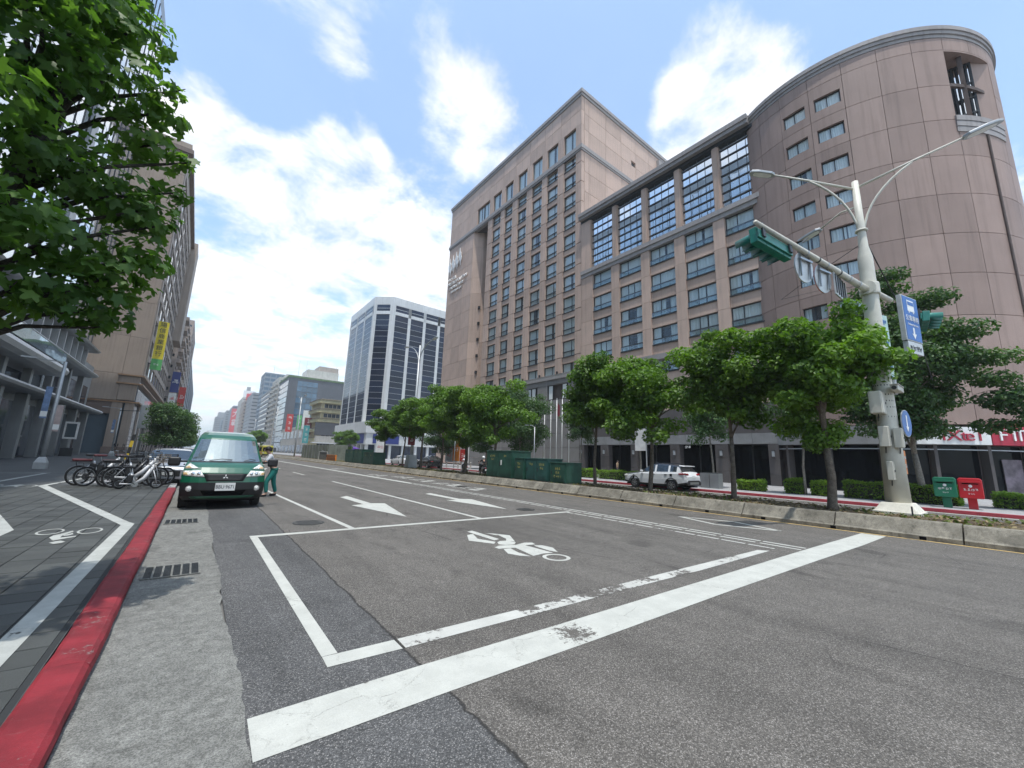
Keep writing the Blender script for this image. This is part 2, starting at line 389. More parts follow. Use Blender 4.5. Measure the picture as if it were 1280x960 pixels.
def text_mesh(s, size=1., depth=.0, align='CENTER'):
    k = (s, size, depth, align)
    if k in FCACHE: return FCACHE[k]
    cu = bpy.data.curves.new('lettering', 'FONT'); cu.body = s; cu.size = size; cu.extrude = depth; cu.align_x = align; cu.align_y = 'CENTER'; cu.resolution_u = 2
    o = bpy.data.objects.new('lettering', cu); C.objects.link(o)
    me = bpy.data.meshes.new_from_object(o.evaluated_get(bpy.context.evaluated_depsgraph_get()))
    bpy.data.objects.remove(o); bpy.data.curves.remove(cu); FCACHE[k] = me; return me
def glyph_mesh(n, size, depth):
    """n characters too small to read in the photograph: brush-like strokes in a square each"""
    k = ('~', n, size, depth, len(FCACHE)); r = random.Random(len(FCACHE)*7+n); mb = MB(); d = max(depth, size*.004)
    for i in range(n):
        ox = (i-(n-1)/2)*size*.95; t = size*.075; q = size*.40
        for z in sorted(r.sample([-.9, -.5, -.1, .3, .7, .95], r.choice((3, 4)))): a, b = sorted((r.uniform(-1, -.4), r.uniform(.4, 1))); mb.box(ox+a*q, ox+b*q, z*q-t/2, z*q+t/2, -d, d)
        for x in r.sample([-.8, -.3, .05, .5, .85], r.choice((2, 3))): a, b = sorted((r.uniform(-1, -.1), r.uniform(.2, 1))); mb.box(ox+x*q-t/2, ox+x*q+t/2, a*q, b*q, -d*1.2, d*1.2)
    me = mb.mesh('lettering'); FCACHE[k] = me; return me
def letters(s, size, pos, right, up, mat, parent=None, depth=.01, wid=1., name='lettering', align='CENTER'):
    """flat lettering standing at pos; right and up are its own axes"""
    me = glyph_mesh(int(s[1:]), size, depth) if s.startswith('~') else text_mesh(s, size, depth, align)
    me = me.copy(); me.materials.clear(); me.materials.append(MATS[mat])
    o = bpy.data.objects.new(name, me); C.objects.link(o)
    r, u = Vector(right).normalized(), Vector(up).normalized(); n = r.cross(u)
    m = Matrix((r*wid, u, n)).transposed().to_4x4(); m.translation = Vector(pos)
    if parent is not None:
        o.parent = parent
        if LET_WORLD[0]: o.matrix_parent_inverse = base_m(parent).inverted()
    o.matrix_basis = m
    return o
LET_WORLD = [True]
def xf(*p):  # rotation helper
    return Matrix.Rotation(*p)
def arc(c, r, a0, a1, n, z=None):
    return [(c[0]+r*math.cos(a0+(a1-a0)*i/n), c[1]+r*math.sin(a0+(a1-a0)*i/n)) for i in range(n+1)]

# ---------------------------------------------------------------- leaves and trees
def leaf_cloud(name, clumps, n, size, seed, tone_base=.45, star=False, flat=.35, hang=0.):
    """clumps: (cx,cy,cz,rx,ry,rz,weight). many small folded leaves spread through the clumps"""
    rg = np.random.default_rng(seed); cl = np.array(clumps, float); wts = cl[:, 6]/cl[:, 6].sum()
    idx = rg.choice(len(cl), n, p=wts)
    d = rg.normal(size=(n, 3)); d /= np.linalg.norm(d, axis=1)[:, None]
    rr = rg.random(n)**.42
    P = cl[idx, :3]+d*rr[:, None]*cl[idx, 3:6]
    nrm = d*.75+np.array([0, 0, .55])+rg.normal(size=(n, 3))*.55
    nrm /= np.linalg.norm(nrm, axis=1)[:, None]
    t = rg.normal(size=(n, 3)); t -= (t*nrm).sum(1)[:, None]*nrm; t /= np.linalg.norm(t, axis=1)[:, None]
    t[:, 2] -= hang; t -= (t*nrm).sum(1)[:, None]*nrm; t /= np.linalg.norm(t, axis=1)[:, None]
    b = np.cross(nrm, t); s = size*(.65+.7*rg.random(n))
    clt = rg.random(len(cl))
    tone = np.clip(.15+.55*clt[idx]+.35*rg.random(n)+tone_base-.45, 0, 1)
    if star:
        tips = [(-90, .34), (-42, .66), (-14, .46), (4, .80), (24, .94), (52, .52), (74, .86), (90, 1.08), (106, .86), (128, .52), (156, .94), (176, .80), (194, .46), (222, .66)]
        L = [(math.cos(rad(a))*q, math.sin(rad(a))*q, -.22*q*q+ (0.05 if i % 2 else 0)) for i, (a, q) in enumerate(tips)]
        m = len(L); V = np.empty((n, m+1, 3))
        V[:, 0] = P
        for i, (x, y, z) in enumerate(L):
            V[:, i+1] = P+(b*x+t*y+nrm*z)*(s*.62)[:, None]
        F = np.array([[0, i+1, (i+1) % m+1] for i in range(m)]); Fa = (F[None]+(np.arange(n)*(m+1))[:, None, None]).reshape(-1, 3)
        return np_mesh(name, V.reshape(-1, 3), Fa, np.repeat(tone, m))
    L = [(0, -.5, 0), (.33, .02, .12), (0, .5, -.05), (-.33, .02, .12)]
    V = np.empty((n, 4, 3))
    for i, (x, y, z) in enumerate(L): V[:, i] = P+(b*x+t*y+nrm*z)*s[:, None]
    Fa = (np.array([[0, 1, 2], [0, 2, 3]])[None]+(np.arange(n)*4)[:, None, None]).reshape(-1, 3)
    return np_mesh(name, V.reshape(-1, 3), Fa, np.repeat(tone, 2))
def crown_clumps(rng, c, r, n, cr, shell=.55, low=-.6, flat=1.):
    out = []
    while len(out) < n:
        v = Vector((rng.gauss(0,1), rng.gauss(0,1), rng.gauss(0,1))).normalized()*(shell+(1-shell)*rng.random())*(.75+.35*rng.random())
        if v.z < low: continue
        q = cr*(.6+.8*rng.random())
        out.append((c[0]+v.x*r[0], c[1]+v.y*r[1], c[2]+v.z*r[2], q, q, q*.62*flat, q*q))
    return out
def branchy(mb, rng, p0, h_trunk, top, clumps, r0, bend=.15, nb=12, n=8):
    """tapered trunk with limbs reaching the leaf clumps"""
    p0 = Vector(p0); q = p0+Vector((rng.uniform(-bend, bend), rng.uniform(-bend, bend), h_trunk)); mid = p0.lerp(q, .5)+Vector((rng.uniform(-bend, bend)*.6, rng.uniform(-bend, bend)*.6, 0))
    mb.tube([p0-Vector((0,0,.05)), p0+Vector((0,0,.12)), mid, q], [r0*1.5, r0*1.08, r0*.9, r0*.74], n)
    t2 = Vector(top); mb.tube([q, q.lerp(t2, .5)+Vector((rng.uniform(-.2,.2), rng.uniform(-.2,.2), 0)), t2], [r0*.72, r0*.45, r0*.12], 6)
    cs = sorted(clumps, key=lambda k: -k[6])[:nb]
    for c in cs:
        e = Vector(c[:3]); st = q.lerp(t2, rng.uniform(0, .45)); m1 = st.lerp(e, .5)+Vector((0,0,.12*(e-st).length))
        mb.tube([st, m1, e], [r0*.42, r0*.26, r0*.07], 5)
# ================================================================ SETTING: ground, road, kerbs, pavement, median
def flat(name, poly, z, mat, parent=None, kind=None):
    return part(name, MB().add([(x, y, z) for x, y in poly], [tuple(range(len(poly)))]), mat, parent, kind=kind)
def sheet(name, x0, x1, y0, y1, z, mat, parent=None, kind=None):
    return flat(name, [(x0,y0),(x1,y0),(x1,y1),(x0,y1)], z, mat, parent, kind)
M('ground_grey', (.16, .16, .155), .9, var=.2, vs=.05)
tag(sheet('ground', -3000, 3000, -800, 4500, -.03, 'ground_grey'), kind='structure')
road = tag(sheet('road', .45, 25.1, -90, 1500, 0., 'asphalt'), kind='structure')
# white and yellow markings, thin sheets lying on the road
ZM = .004
def mark(name, poly, mat='road_white'): return flat(name, poly, ZM, mat, road)
def mquad(name, x0, x1, y0, y1, mat='road_white'): return mark(name, [(x0,y0),(x1,y0),(x1,y1),(x0,y1)], mat)
mark('stop_line', [(.47,3.10),(1.61,3.105),(3.1,3.08),(5.74,3.06),(9.8,3.03),(13.95,2.97),(13.93,2.49),(11.71,2.5),(9.0,2.57),(5.74,2.63),(3.1,2.65),(1.62,2.675),(.46,2.68)])
mquad('box_line', 1.015, 1.135, 3.655, 9.0)
mark('box_line', [(1.012,3.465),(1.60,3.44),(1.60,3.635),(1.017,3.65)])
mark('box_line', [(1.625,3.44),(2.42,3.43),(2.95,3.42),(2.95,3.607),(2.54,3.615),(1.63,3.635)], 'road_white_worn'); mark('box_line', [(2.95,3.42),(3.6,3.41),(4.75,3.398),(4.75,3.585),(3.86,3.59),(2.95,3.607)], 'road_white_bare'); mark('box_line', [(4.75,3.398),(5.34,3.39),(6.39,3.36),(9.1,3.37),(8.95,3.53),(5.67,3.58),(4.75,3.585)], 'road_white_worn')
mark('box_line', [(1.015,9.005),(9.6,9.16),(9.6,9.31),(1.015,9.18)])
def dashes(x0, x1, y0, y1, step, gap, mat='road_white'):
    y = y0
    while y < y1: mquad('lane_line', x0, x1, y, min(y+step-gap, y1), mat); y += step
mark('lane_line', [(2.83,9.19),(2.95,9.19),(2.50,19.2),(2.40,19.2)]); mquad('lane_line', 2.30, 2.42, 26., 60.)
mquad('lane_line', 6.16, 6.29, 9.265, 24.1)
for y in (30.5, 40.5, 50.5, 60.5, 70.5, 80.5): mquad('lane_line', 5.98, 6.12, y, y+4.2)
dashes(10.05, 10.15, 3.07, 22., .84, .05); dashes(9.78, 9.87, 3.07, 22., .84, .09)
mquad('lane_line', 9.78, 10.12, 22.05, 130.); dashes(9.38, 9.47, 3.4, 9.15, .55, .06, 'road_white_worn')
yl = [(14.10,-60),(14.10,2.3),(14.10,4.3),(14.1,9.8),(14.1,30),(14.1,200)]
mark('edge_line', [(14.02,-60),(14.12,-60),(14.12,400),(14.02,400)], 'road_yellow')
mark('direction_arrow', [(4.36,15.6),(4.70,15.95),(4.74,13.45),(5.15,13.30),(4.60,10.27),(4.03,13.12),(4.45,13.30)])
mark('direction_arrow', [(7.88,15.95),(8.25,16.2),(8.24,13.75),(8.62,13.43),(8.10,10.49),(7.54,13.46),(7.97,13.53)])
for k in (38, 62): mark('direction_arrow', [(4.3,k+5.6),(4.7,k+5.9),(4.72,k+3.2),(5.15,k+3.1),(4.6,k),(4.03,k+3.),(4.42,k+3.1)])
# lane diamond (open outline) and blurred lane words on the bus lane
for a, b in (((12.16,6.98),(12.7,5.6)),((12.7,5.6),(12.17,4.22)),((12.17,4.22),(11.6,5.6)),((11.6,5.6),(12.16,6.98))):
    v = Vector((b[0]-a[0], b[1]-a[1])).normalized()*.0; nrm = Vector((-(b[1]-a[1]), b[0]-a[0])).normalized()*.06
    mark('diamond_marking', [(a[0]+nrm.x,a[1]+nrm.y),(a[0]-nrm.x,a[1]-nrm.y),(b[0]-nrm.x,b[1]-nrm.y),(b[0]+nrm.x,b[1]+nrm.y)])
# scooter sign of the waiting box
SYM = [[(4.89,7.74),(5.05,7.8),(5.04,6.77),(4.88,6.71)],[(4.69,7.42),(4.86,7.46),(4.67,6.99),(4.82,6.59),(4.69,6.45),(4.42,6.92)],
 [(5.15,7.43),(5.28,7.29),(5.47,6.98),(5.17,6.42),(5.07,6.58),(5.18,6.72),(5.25,7.03)],[(4.82,6.53),(4.94,6.61),(5.1,6.56),(5.14,6.36),(5.0,6.23),(4.82,6.26),(4.74,6.37)],
 [(4.52,6.2),(4.68,6.28),(5.0,6.18),(5.27,6.26),(5.41,6.19),(5.36,6.04),(5.13,6.07),(5.18,5.36),(4.98,5.40),(4.72,5.36),(4.84,6.0),(4.52,6.07)],
 [(4.58,6.01),(4.73,6.0),(4.65,5.69),(4.66,5.36),(4.53,5.48),(4.44,5.7)],[(5.29,6.0),(5.42,5.91),(5.46,5.66),(5.29,5.36),(5.23,5.5),(5.25,5.9)]]
for p in SYM: mark('scooter_symbol', p)
def ring(mb, c, rx, ry, w, z, n=28, rot=0.):
    P = []
    for k in range(n+1):
        a = 2*math.pi*k/n; row = []
        for q in (0, w):
            x, y = (rx-q)*math.cos(a), (ry-q*ry/rx)*math.sin(a); row.append((c[0]+x*math.cos(rot)-y*math.sin(rot), c[1]+x*math.sin(rot)+y*math.cos(rot), z))
        P.append(row)
    return mb.grid(P)
part('scooter_symbol', ring(MB(), (4.995,5.09), .235, .235, .065, ZM), 'road_white', road)
for x, y, q in ((11.2,42,.5),(11.0,30,.5),(12.0,27.5,.55),(11.9,24.,.6),(11.8,20.5,.6),(11.5,17.8,.5)):
    for i in range(3):
        mquad('lane_word', x-q+i*.42, x-q+.3+i*.42, y-.9+.3*i, y-.2+.25*i, 'road_white_worn'); mquad('lane_word', x-q+.1+i*.4, x-q+.22+i*.4, y+.25, y+1.1-.2*i, 'road_white_worn')
    mquad('lane_word', x-q, x+q*.8, y+1.2, y+1.45, 'road_white_worn')

# ---- gutter strip of rough concrete, with drain grates
gut = [( -.37, -6.), (.45, -6.)]
P = []
rg = random.Random(5)
for i in range(0, 320):
    y = -6+i*.12; P.append([(-.37, y, .006), (.1, y, .004), (.455+rg.uniform(-.012, .012)+(.02*math.sin(y*2.1)), y, .0065)])
gutter = part('gutter', MB().grid(P), 'gutter_concrete', kind='structure')
sheet('gutter', -.37, .45, 32.3, 400, .005, 'gutter_concrete', kind='structure')
M('iron', (.045, .05, .052), .6, .6, var=.3, vs=8, fine=.2); M('void', (.006, .006, .007), .95, spec=.1)
def grate(x, y, w, d, label):
    t = thing('drain_grate', label, 'drain grate', (x, y, .007), 0, 'drain grates in the gutter')
    part('pit', MB().box(0, w, 0, d, .0005, .002), 'void', t)
    f = MB().box(0, w, 0, .02, .002, .014).box(0, w, d-.02, d, .002, .014)
    for k in range(7): f.box(k*(w-.02)/6, k*(w-.02)/6+.02, .02, d-.02, .002, .014)
    part('frame', f, 'gutter_concrete', t)
    n = int(d/.031)
    for k in range(1, n): part('bar', MB().box(.01, w-.01, k*d/n, k*d/n+.016, .002, .0125), 'iron', t)
grate(-.31, 6.75, .58, .62, 'iron drain grate let into the gutter between red kerb and asphalt, nearest the camera')
grate(-.31, 11.2, .58, .6, 'iron drain grate in the gutter just in front of the green van')
# ---- red kerb, cut into stones
kerb = thing('kerb', 'red painted kerb between grey pavers and concrete gutter', 'kerb'); del kerb['category']; del kerb['label']; kerb['kind'] = 'structure'
prof = [(-.375, 0.), (-.36, .055), (-.372, .095), (-.40, .118), (-.43, .124), (-.575, .126), (-.60, .118), (-.60, -.02)]
def kerb_stone(y0, y1, nm='kerb_stone'):
    n = max(2, int((y1-y0)/.12)); r2 = random.Random(int(y0*100)); mb = MB(); rows = []
    for i in range(n+1):
        y = y0+(y1-y0)*i/n; w = .006*math.sin(y*1.7)+r2.uniform(-.003, .003); rows.append([(x+w+(r2.uniform(-.002, .002)), y, z+(r2.uniform(-.002, .002) if z > .05 else 0)) for x, z in prof])
    mb.grid(rows); k = len(prof); mb.f.append(tuple(range(k))); mb.f.append(tuple(reversed(range(n*k, n*k+k))))
    return part(nm, mb, 'kerb_red', kerb, smooth=False)
y = -3.
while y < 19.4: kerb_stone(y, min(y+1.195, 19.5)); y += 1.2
M('kerb_grey', (.3, .3, .29), .85, var=.2, vs=4, fine=.2)
part('kerb_stone', MB().box(-.60, -.40, 28., 400, -.02, .12), 'kerb_grey', kerb); part('kerb_stone', MB().box(-.60, -.40, 19.52, 22.4, -.02, .116), 'kerb_grey', kerb)
# ---- left pavement: base sheet, stone pavers as pieces near the camera
pav = tag(part('pavement', MB().box(-60, -.605, -20, 22.4, -.02, .109).box(-60, -3.2, 22.42, 28., -.02, .109).box(-60, -.605, 28.02, 600, -.02, .109), 'pavement_base'), kind='structure')
part('ramp', MB().add([(-3.2,22.41,.109),(-.37,22.41,.012),(-.37,28.01,.012),(-3.2,28.01,.109)], [(0,1,2,3)]), 'pavement_far', pav)
M('joint_black', (.022,.024,.025), .9)
S = .335; rgp = random.Random(11); cells = []
for i in range(0, 26):
    for j in range(0, 56):
        x1 = -.64-i*S; y0 = 2.3+j*S
        cells.append((math.hypot(x1, y0), x1, y0))
def paver_geo(x1, y0):
    g = .0045; h = .118+rgp.uniform(-.0022, .0022); tx, ty = rgp.uniform(-.0012, .0012), rgp.uniform(-.0012, .0012); b = .004
    X0, X1, Y0, Y1 = x1-S+g, x1-g, y0+g, y0+S-g
    top = [(X0+b,Y0+b,h-tx-ty),(X1-b,Y0+b,h+tx-ty),(X1-b,Y1-b,h+tx+ty),(X0+b,Y1-b,h-tx+ty)]; lo = [(X0,Y0,.105),(X1,Y0,.105),(X1,Y1,.105),(X0,Y1,.105)]
    return lo+top, [(4,5,6,7),(0,1,5,4),(1,2,6,5),(2,3,7,6),(3,0,4,7)]
vis = [c for c in cells if (c[1] > -1.55-.42*(c[2]-3.5))]
vis.sort()
for d, x1, y0 in vis[:300]:
    v, f = paver_geo(x1, y0); part('paver', MB().add(v, f), 'paver_stone', pav, norm=False)
mb = MB()
for d, x1, y0 in vis[300:]: mb.add(*paver_geo(x1, y0))
part('paver', mb, 'paver_stone', pav, kind='stuff', norm=False)
sheet('joint_bed', -9.4, -.61, 2.3, 21.2, .1102, 'joint_black', pav)
# painted cycle-parking outline and bicycle symbols on the pavers
ZP = .1235
def pmark(name, poly): return flat(name, poly, ZP, 'pave_white', pav)
pmark('parking_line', [(-.98,3.0),(-.84,3.0),(-.72,10.72),(-.90,10.60)])
pmark('parking_line', [(-.72,10.72),(-.83,11.0),(-3.87,21.1),(-4.05,20.9),(-.90,10.62)])
pmark('parking_line', [(-4.05,20.95),(-3.87,21.1),(-3.4,26.5),(-3.55,26.5)])
pmark('parking_line', [(-2.93,13.0),(-3.05,12.85),(-2.38,10.75),(-2.22,10.71)]); pmark('parking_line', [(-2.22,10.71),(-2.38,10.75),(-2.36,8.4),(-2.24,8.4)])
pmark('parking_line', [(-7.2,29.2),(-5.4,29.3),(-5.4,29.5),(-7.2,29.4)]); pmark('parking_line', [(-5.58,23.2),(-5.44,23.2),(-5.44,29.28),(-5.58,29.28)])
part('bicycle_symbol', ring(MB(), (-1.725,10.28), .16, .31, .03, ZP), 'pave_white', pav)
part('bicycle_symbol', ring(MB(), (-1.235,10.15), .155, .31, .03, ZP), 'pave_white', pav)
for p in ([(-1.62,9.67),(-1.61,9.86),(-1.56,9.95),(-1.46,10.26),(-1.43,10.15),(-1.5,9.8),(-1.49,9.6),(-1.33,9.69),(-1.32,9.6),(-1.45,9.44),(-1.52,9.35)],[(-1.50,9.82),(-1.42,10.01),(-1.39,9.87),(-1.43,9.76),(-1.47,9.74)],[(-1.53,9.18),(-1.48,9.28),(-1.43,9.31),(-1.36,9.18),(-1.39,9.09),(-1.46,9.05)]): pmark('bicycle_symbol', p)
part('bicycle_symbol', ring(MB(), (-4.3,20.9), .25, .45, .06, ZP), 'pave_white', pav); part('bicycle_symbol', ring(MB(), (-5.2,21.3), .3, .45, .05, ZP), 'pave_white', pav)
pmark('bicycle_symbol', [(-4.9,20.7),(-4.5,20.9),(-4.45,21.4),(-4.6,21.6),(-4.75,21.2)])

# ---- median: concrete barrier of cast blocks, raised soil bed, far pavement
bar = tag(thing('concrete_barrier', 'long low weathered concrete barrier edging the planted median', 'barrier', (14.45, 0, 0)))
bp = [(14.17, .0), (14.17, .10), (14.24, .13), (14.44, .40), (14.48, .43), (14.72, .43), (14.74, .40), (14.74, 0.)]
def bblock(y0, y1):
    mb = MB(); r2 = random.Random(int(y0*10)+3); dzz = r2.uniform(-.008, .008); n = 6
    mb.grid([[(x+r2.uniform(-.004,.004), y0+(y1-y0)*i/n, z+(dzz if z > .2 else 0)) for x, z in bp] for i in range(n+1)])
    k = len(bp); mb.f.append(tuple(range(k))); mb.f.append(tuple(reversed(range(n*k, n*k+k))))
    part('barrier_block', mb, 'barrier_concrete', bar, world=True)
y = -30.
while y < 118: bblock(y+.012, y+2.38); y += 2.4
part('barrier_block', MB().box(14.17, 14.74, 118, 420, 0, .44), 'barrier_concrete', bar, world=True)
for k in range(-10, 60): part('drain_hole', MB().box(14.155, 14.4, k*1.75+.05, k*1.75+.17, .012, .085), 'void', bar, world=True)
P = []
rgs = random.Random(9)
for i in range(220):
    y = -40+i*1.1; P.append([(14.74, y, .33+rgs.uniform(-.02, .02)), (15.3, y, .35+rgs.uniform(-.03, .04)), (16., y, .39+rgs.uniform(-.03, .04)), (16.8, y, .38+rgs.uniform(-.03, .03)), (17.4, y, .36+rgs.uniform(-.02, .02)), (17.6, y, .30), (17.62, y, 0.)])
med = tag(part('median_soil', MB().grid(P), 'soil', smooth=True), kind='structure')
part('kerb_strip', MB().box(17.63, 17.80, -40, 400, 0, .32), 'gutter_concrete', tag(thing('median_kerb', None, None), kind='structure'))
# dry leaves and weeds on the soil
rng = np.random.default_rng(3); n = 9000
P0 = np.c_[rng.uniform(14.8, 17.5, n), rng.uniform(-3, 75, n)**1.0, rng.uniform(.365, .425, n)]
def scatter_cards(name, P0, size, rng, upb=1.2, tall=False):
    n = len(P0); nr = rng.normal(size=(n,3))*.6+np.array([0,0,upb]); nr /= np.linalg.norm(nr,axis=1)[:,None]
    t = rng.normal(size=(n,3)); t -= (t*nr).sum(1)[:,None]*nr; t /= np.linalg.norm(t,axis=1)[:,None]; b = np.cross(nr,t); s = size*(.5+rng.random(n))
    V = np.empty((n,4,3)); 
    for i,(x,y,z) in enumerate([(0,-.6,0),(.3,0,.15),(0,.6,0),(-.3,0,.15)]): V[:,i] = P0+(b*x+t*y+nr*z)*s[:,None]
    F = (np.array([[0,1,2],[0,2,3]])[None]+(np.arange(n)*4)[:,None,None]).reshape(-1,3)
    return np_mesh(name, V.reshape(-1,3), F, np.repeat(rng.random(n),2))
leaf_mat('leaf_dry', (.14,.095,.05), (.30,.24,.13), .1, .8); leaf_mat('leaf_weed', (.06,.10,.025), (.16,.19,.06), .2, .8)
tag(part('dry_leaves', scatter_cards('dry_leaves', P0, .085, rng), 'leaf_dry'), 'dry fallen leaves lying over the soil of the median bed', 'leaves', kind='stuff')
n = 6000; P0 = np.c_[rng.uniform(14.85, 17.5, n), rng.uniform(-6, 60, n), rng.uniform(.36, .45, n)]; keep = (np.sin(P0[:,1]*.9)+np.sin(P0[:,0]*4+P0[:,1]*2.3)+rng.normal(size=n)*.5) > .7
tag(part('grass', scatter_cards('grass', P0[keep], .11, rng, .2), 'leaf_weed'), 'thin patchy grass and weeds growing on the median soil', 'grass', kind='stuff')
# ---- far side pavement beyond the slow lane
fk = tag(thing('far_kerb', None, None), kind='structure')
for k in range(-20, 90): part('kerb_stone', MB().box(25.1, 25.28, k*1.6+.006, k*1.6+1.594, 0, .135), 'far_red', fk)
part('kerb_stone', MB().box(25.1, 25.28, 145, 420, 0, .135), 'kerb_grey', fk)
sheet('edge_line', 24.55, 24.8, -30, 140, ZM, 'road_white', road); sheet('edge_line', 18.05, 18.2, -30, 140, ZM, 'road_white_worn', road)
fp = tag(part('far_pavement', MB().box(25.285, 90, -60, 700, -.02, .13), 'pavement_far'), kind='structure')
# ================================================================ HOTEL: tower, long wing, round end
def granite(name, col, rnd=.07, streak=.16):
    return M(name, col, .62, 0, .35, .07, .35, rnd, .10, 55., .06, 0, streak)
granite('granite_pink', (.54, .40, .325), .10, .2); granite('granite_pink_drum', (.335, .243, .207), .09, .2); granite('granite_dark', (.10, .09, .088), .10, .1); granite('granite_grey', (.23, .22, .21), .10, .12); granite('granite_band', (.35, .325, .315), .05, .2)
M('joint_dark', (.11, .085, .078), .9); M('room_dark', (.012, .012, .014), .9, spec=.1); M('frame_dark', (.045, .048, .052), .45, .3, var=.1); M('frame_light', (.42, .44, .46), .45, .2)
glass_mat('glass_room', (.88, .95, .96, 1), .10, .95, .015, .03); glass_mat('glass_blue', (.12, .30, .36, 1), .72, .55, .01, .018); glass_mat('glass_dark', (.03, .035, .045, 1), .015, .5, .02, .03, .35)
def curtain_mat():
    m, t = newmat('curtain'); co = t.coord('Object'); r = t.n('ShaderNodeObjectInfo').outputs['Random']
    c = t.mix(r, (.76, .80, .80, 1), (.86, .86, .83, 1)); finish(t, bsdf(t, c, .9, 0, .1)); MATS['curtain'] = m
curtain_mat()
PCACHE = {}
def piece(name, parent, x0, x1, y0, y1, z0, z1, mat, bev=0., kind=None):
    """block placed in world coordinates under a thing; alike blocks share one mesh"""
    k = (round(x1-x0, 3), round(y1-y0, 3), round(z1-z0, 3), mat)
    me = PCACHE.get(k)
    if me is None:
        me = MB().box(-k[0]/2, k[0]/2, -k[1]/2, k[1]/2, -k[2]/2, k[2]/2).mesh(name); me.materials.append(MATS[mat]); PCACHE[k] = me
    o = bpy.data.objects.new(name, me); C.objects.link(o); o.parent = parent
    b = base_m(parent); o.matrix_parent_inverse = b.inverted() if parent.parent is None else (base_m(parent.parent) @ b).inverted()
    o.location = ((x0+x1)/2, (y0+y1)/2, (z0+z1)/2)
    if kind: o['kind'] = kind
    return o
def drape(wd, h, folds, openf=0., amp=.035):
    mb = MB(); n = folds*4
    def seg(a, b):
        k = max(4, int(n*(b-a)/wd)); mb.grid([[(amp*math.sin(i*math.pi/2+.3), a+(b-a)*i/k, z) for z in (0, h)] for i in range(k+1)])
    if openf <= 0: seg(0, wd)
    else:
        g = wd*openf; c = wd*(.5 if folds % 2 else .38); seg(0, c-g/2); seg(c+g/2, wd)
    return mb
WIN = {}
rw = random.Random(21)
def window_kit(key, w_, h, mull, rail, frame='frame_dark', glass='glass_room'):
    """window seen from -X: origin at the lower left inside corner; y runs along the wall"""
    f = MB(); t = .07
    f.box(0, .08, 0, t, 0, h).box(0, .08, w_-t, w_, 0, h).box(0, .08, t, w_-t, h-t, h).box(-.02, .10, t, w_-t, 0, .10)
    for mfr in mull: f.box(.005, .075, w_*mfr-.035, w_*mfr+.035, .10, h-t)
    p = MB().add([(.03, .01, .02), (.03, w_-.01, .02), (.03, w_-.01, h-.02), (.03, .01, h-.02)], [(0,3,2,1)])
    r = MB()
    if rail: r.box(-.10, -.02, .0, w_, h*rail-.09, h*rail+.05); r.box(-.10, -.05, 0, w_, .02, .12)
    fm, pm = f.mesh('window'), p.mesh('pane'); fm.materials.append(MATS[frame]); pm.materials.append(MATS[glass])
    rm = None
    if rail: rm = r.mesh('railing'); rm.materials.append(MATS['frame_dark'])
    cs = []
    for fo, op in ((9, 0), (8, .18), (9, .40), (8, .06), (11, 0), (9, 0), (8, .1)):
        m = drape(w_-.06, h-.05, fo, op).mesh('curtain', True); m.materials.append(MATS['curtain']); cs.append(m)
    WIN[key] = (fm, pm, rm, cs)
def window(parent, key, x, y, z, m=None):
    fm, pm, rm, cs = WIN[key]
    o = bpy.data.objects.new('window', fm); C.objects.link(o); o.parent = parent
    mm = base_m(parent).inverted(); o.matrix_parent_inverse = mm
    if m is None: o.location = (x, y, z)
    else: o.matrix_basis = m
    a = bpy.data.objects.new('pane', pm); C.objects.link(a); a.parent = o
    if rm: b = bpy.data.objects.new('railing', rm); C.objects.link(b); b.parent = o
    c = bpy.data.objects.new('curtain', rw.choice(cs)); C.objects.link(c); c.parent = o; c.location = (.10, .03, .03)
    return o
window_kit('tower', 2.42, 2.28, (.36,), .34); window_kit('tower_top', 2.42, 3.2, (.42,), 0); window_kit('wing', 3.05, 1.95, (.64,), .33); window_kit('drum', 1.66, 1.2, (.52,), 0)
FX = 38.0; D = FX+.6
tower = thing('hotel_tower', 'tall pink granite hotel tower with rows of windows and white lettering', 'hotel', (FX, 34.7, .13))
# core behind the cladding
part('wall', MB().box(FX+.7, 66, 35.3, 58.4, .13, 55.2), 'joint_dark', tower, world=True); part('wall', MB().box(FX+.62, 66, 63.52, 72.7, .13, 55.2), 'joint_dark', tower, world=True); part('wall', MB().box(FX+4.3, 66, 58.41, 63.51, .13, 55.2), 'granite_pink', tower, world=True); part('wall', MB().box(FX+.62, FX+4.29, 58.41, 63.51, 45.9, 55.2), 'joint_dark', tower, world=True)
part('floor_slab', MB().box(FX+.3, FX+.69, 35.0, 58.4, .13, 12.2), 'joint_dark', tower, world=True)
cols = [(35.85, 38.3), (39.6, 42.02), (43.22, 45.66), (47.05, 49.45), (50.92, 53.2), (54.42, 57.0)]
edges = [34.7]+[v for c in cols for v in c]+[58.5]
ROW = [15.5+3.19*k for k in range(-1, 10)]; G = .05
for z in ROW:                                    # windows, with dark rooms behind
    for a, b in cols:
        o = window(tower, 'tower', FX+.36, a, z); o.scale = (1, (b-a)/2.42, 1)
for k, z in enumerate(ROW):                      # piers and spandrels
    z1 = z+3.19 if k < 10 else 46.0; z0 = z if k else 13.3
    for i in range(0, len(edges), 2): piece('panel', tower, FX, D, edges[i]+G/2, edges[i+1]-G/2, z0+G, z1-G, 'granite_pink')
    for a, b in cols: piece('panel', tower, FX+.14, D, a+.01, b-.01, z+2.30, (z+3.19 if k < 10 else 46.0)-.10, 'granite_pink')
    for a, b in cols: piece('sill', tower, FX+.06, FX+.5, a+.005, b-.005, (z+3.19 if k < 10 else 46.)-.095, (z+3.19 if k < 10 else 46.)-.005, 'frame_dark')
for a, b in cols:
    o = window(tower, 'tower_top', FX+.3, a, 47.25); o.scale = (1, (b-a)/2.42, 1)
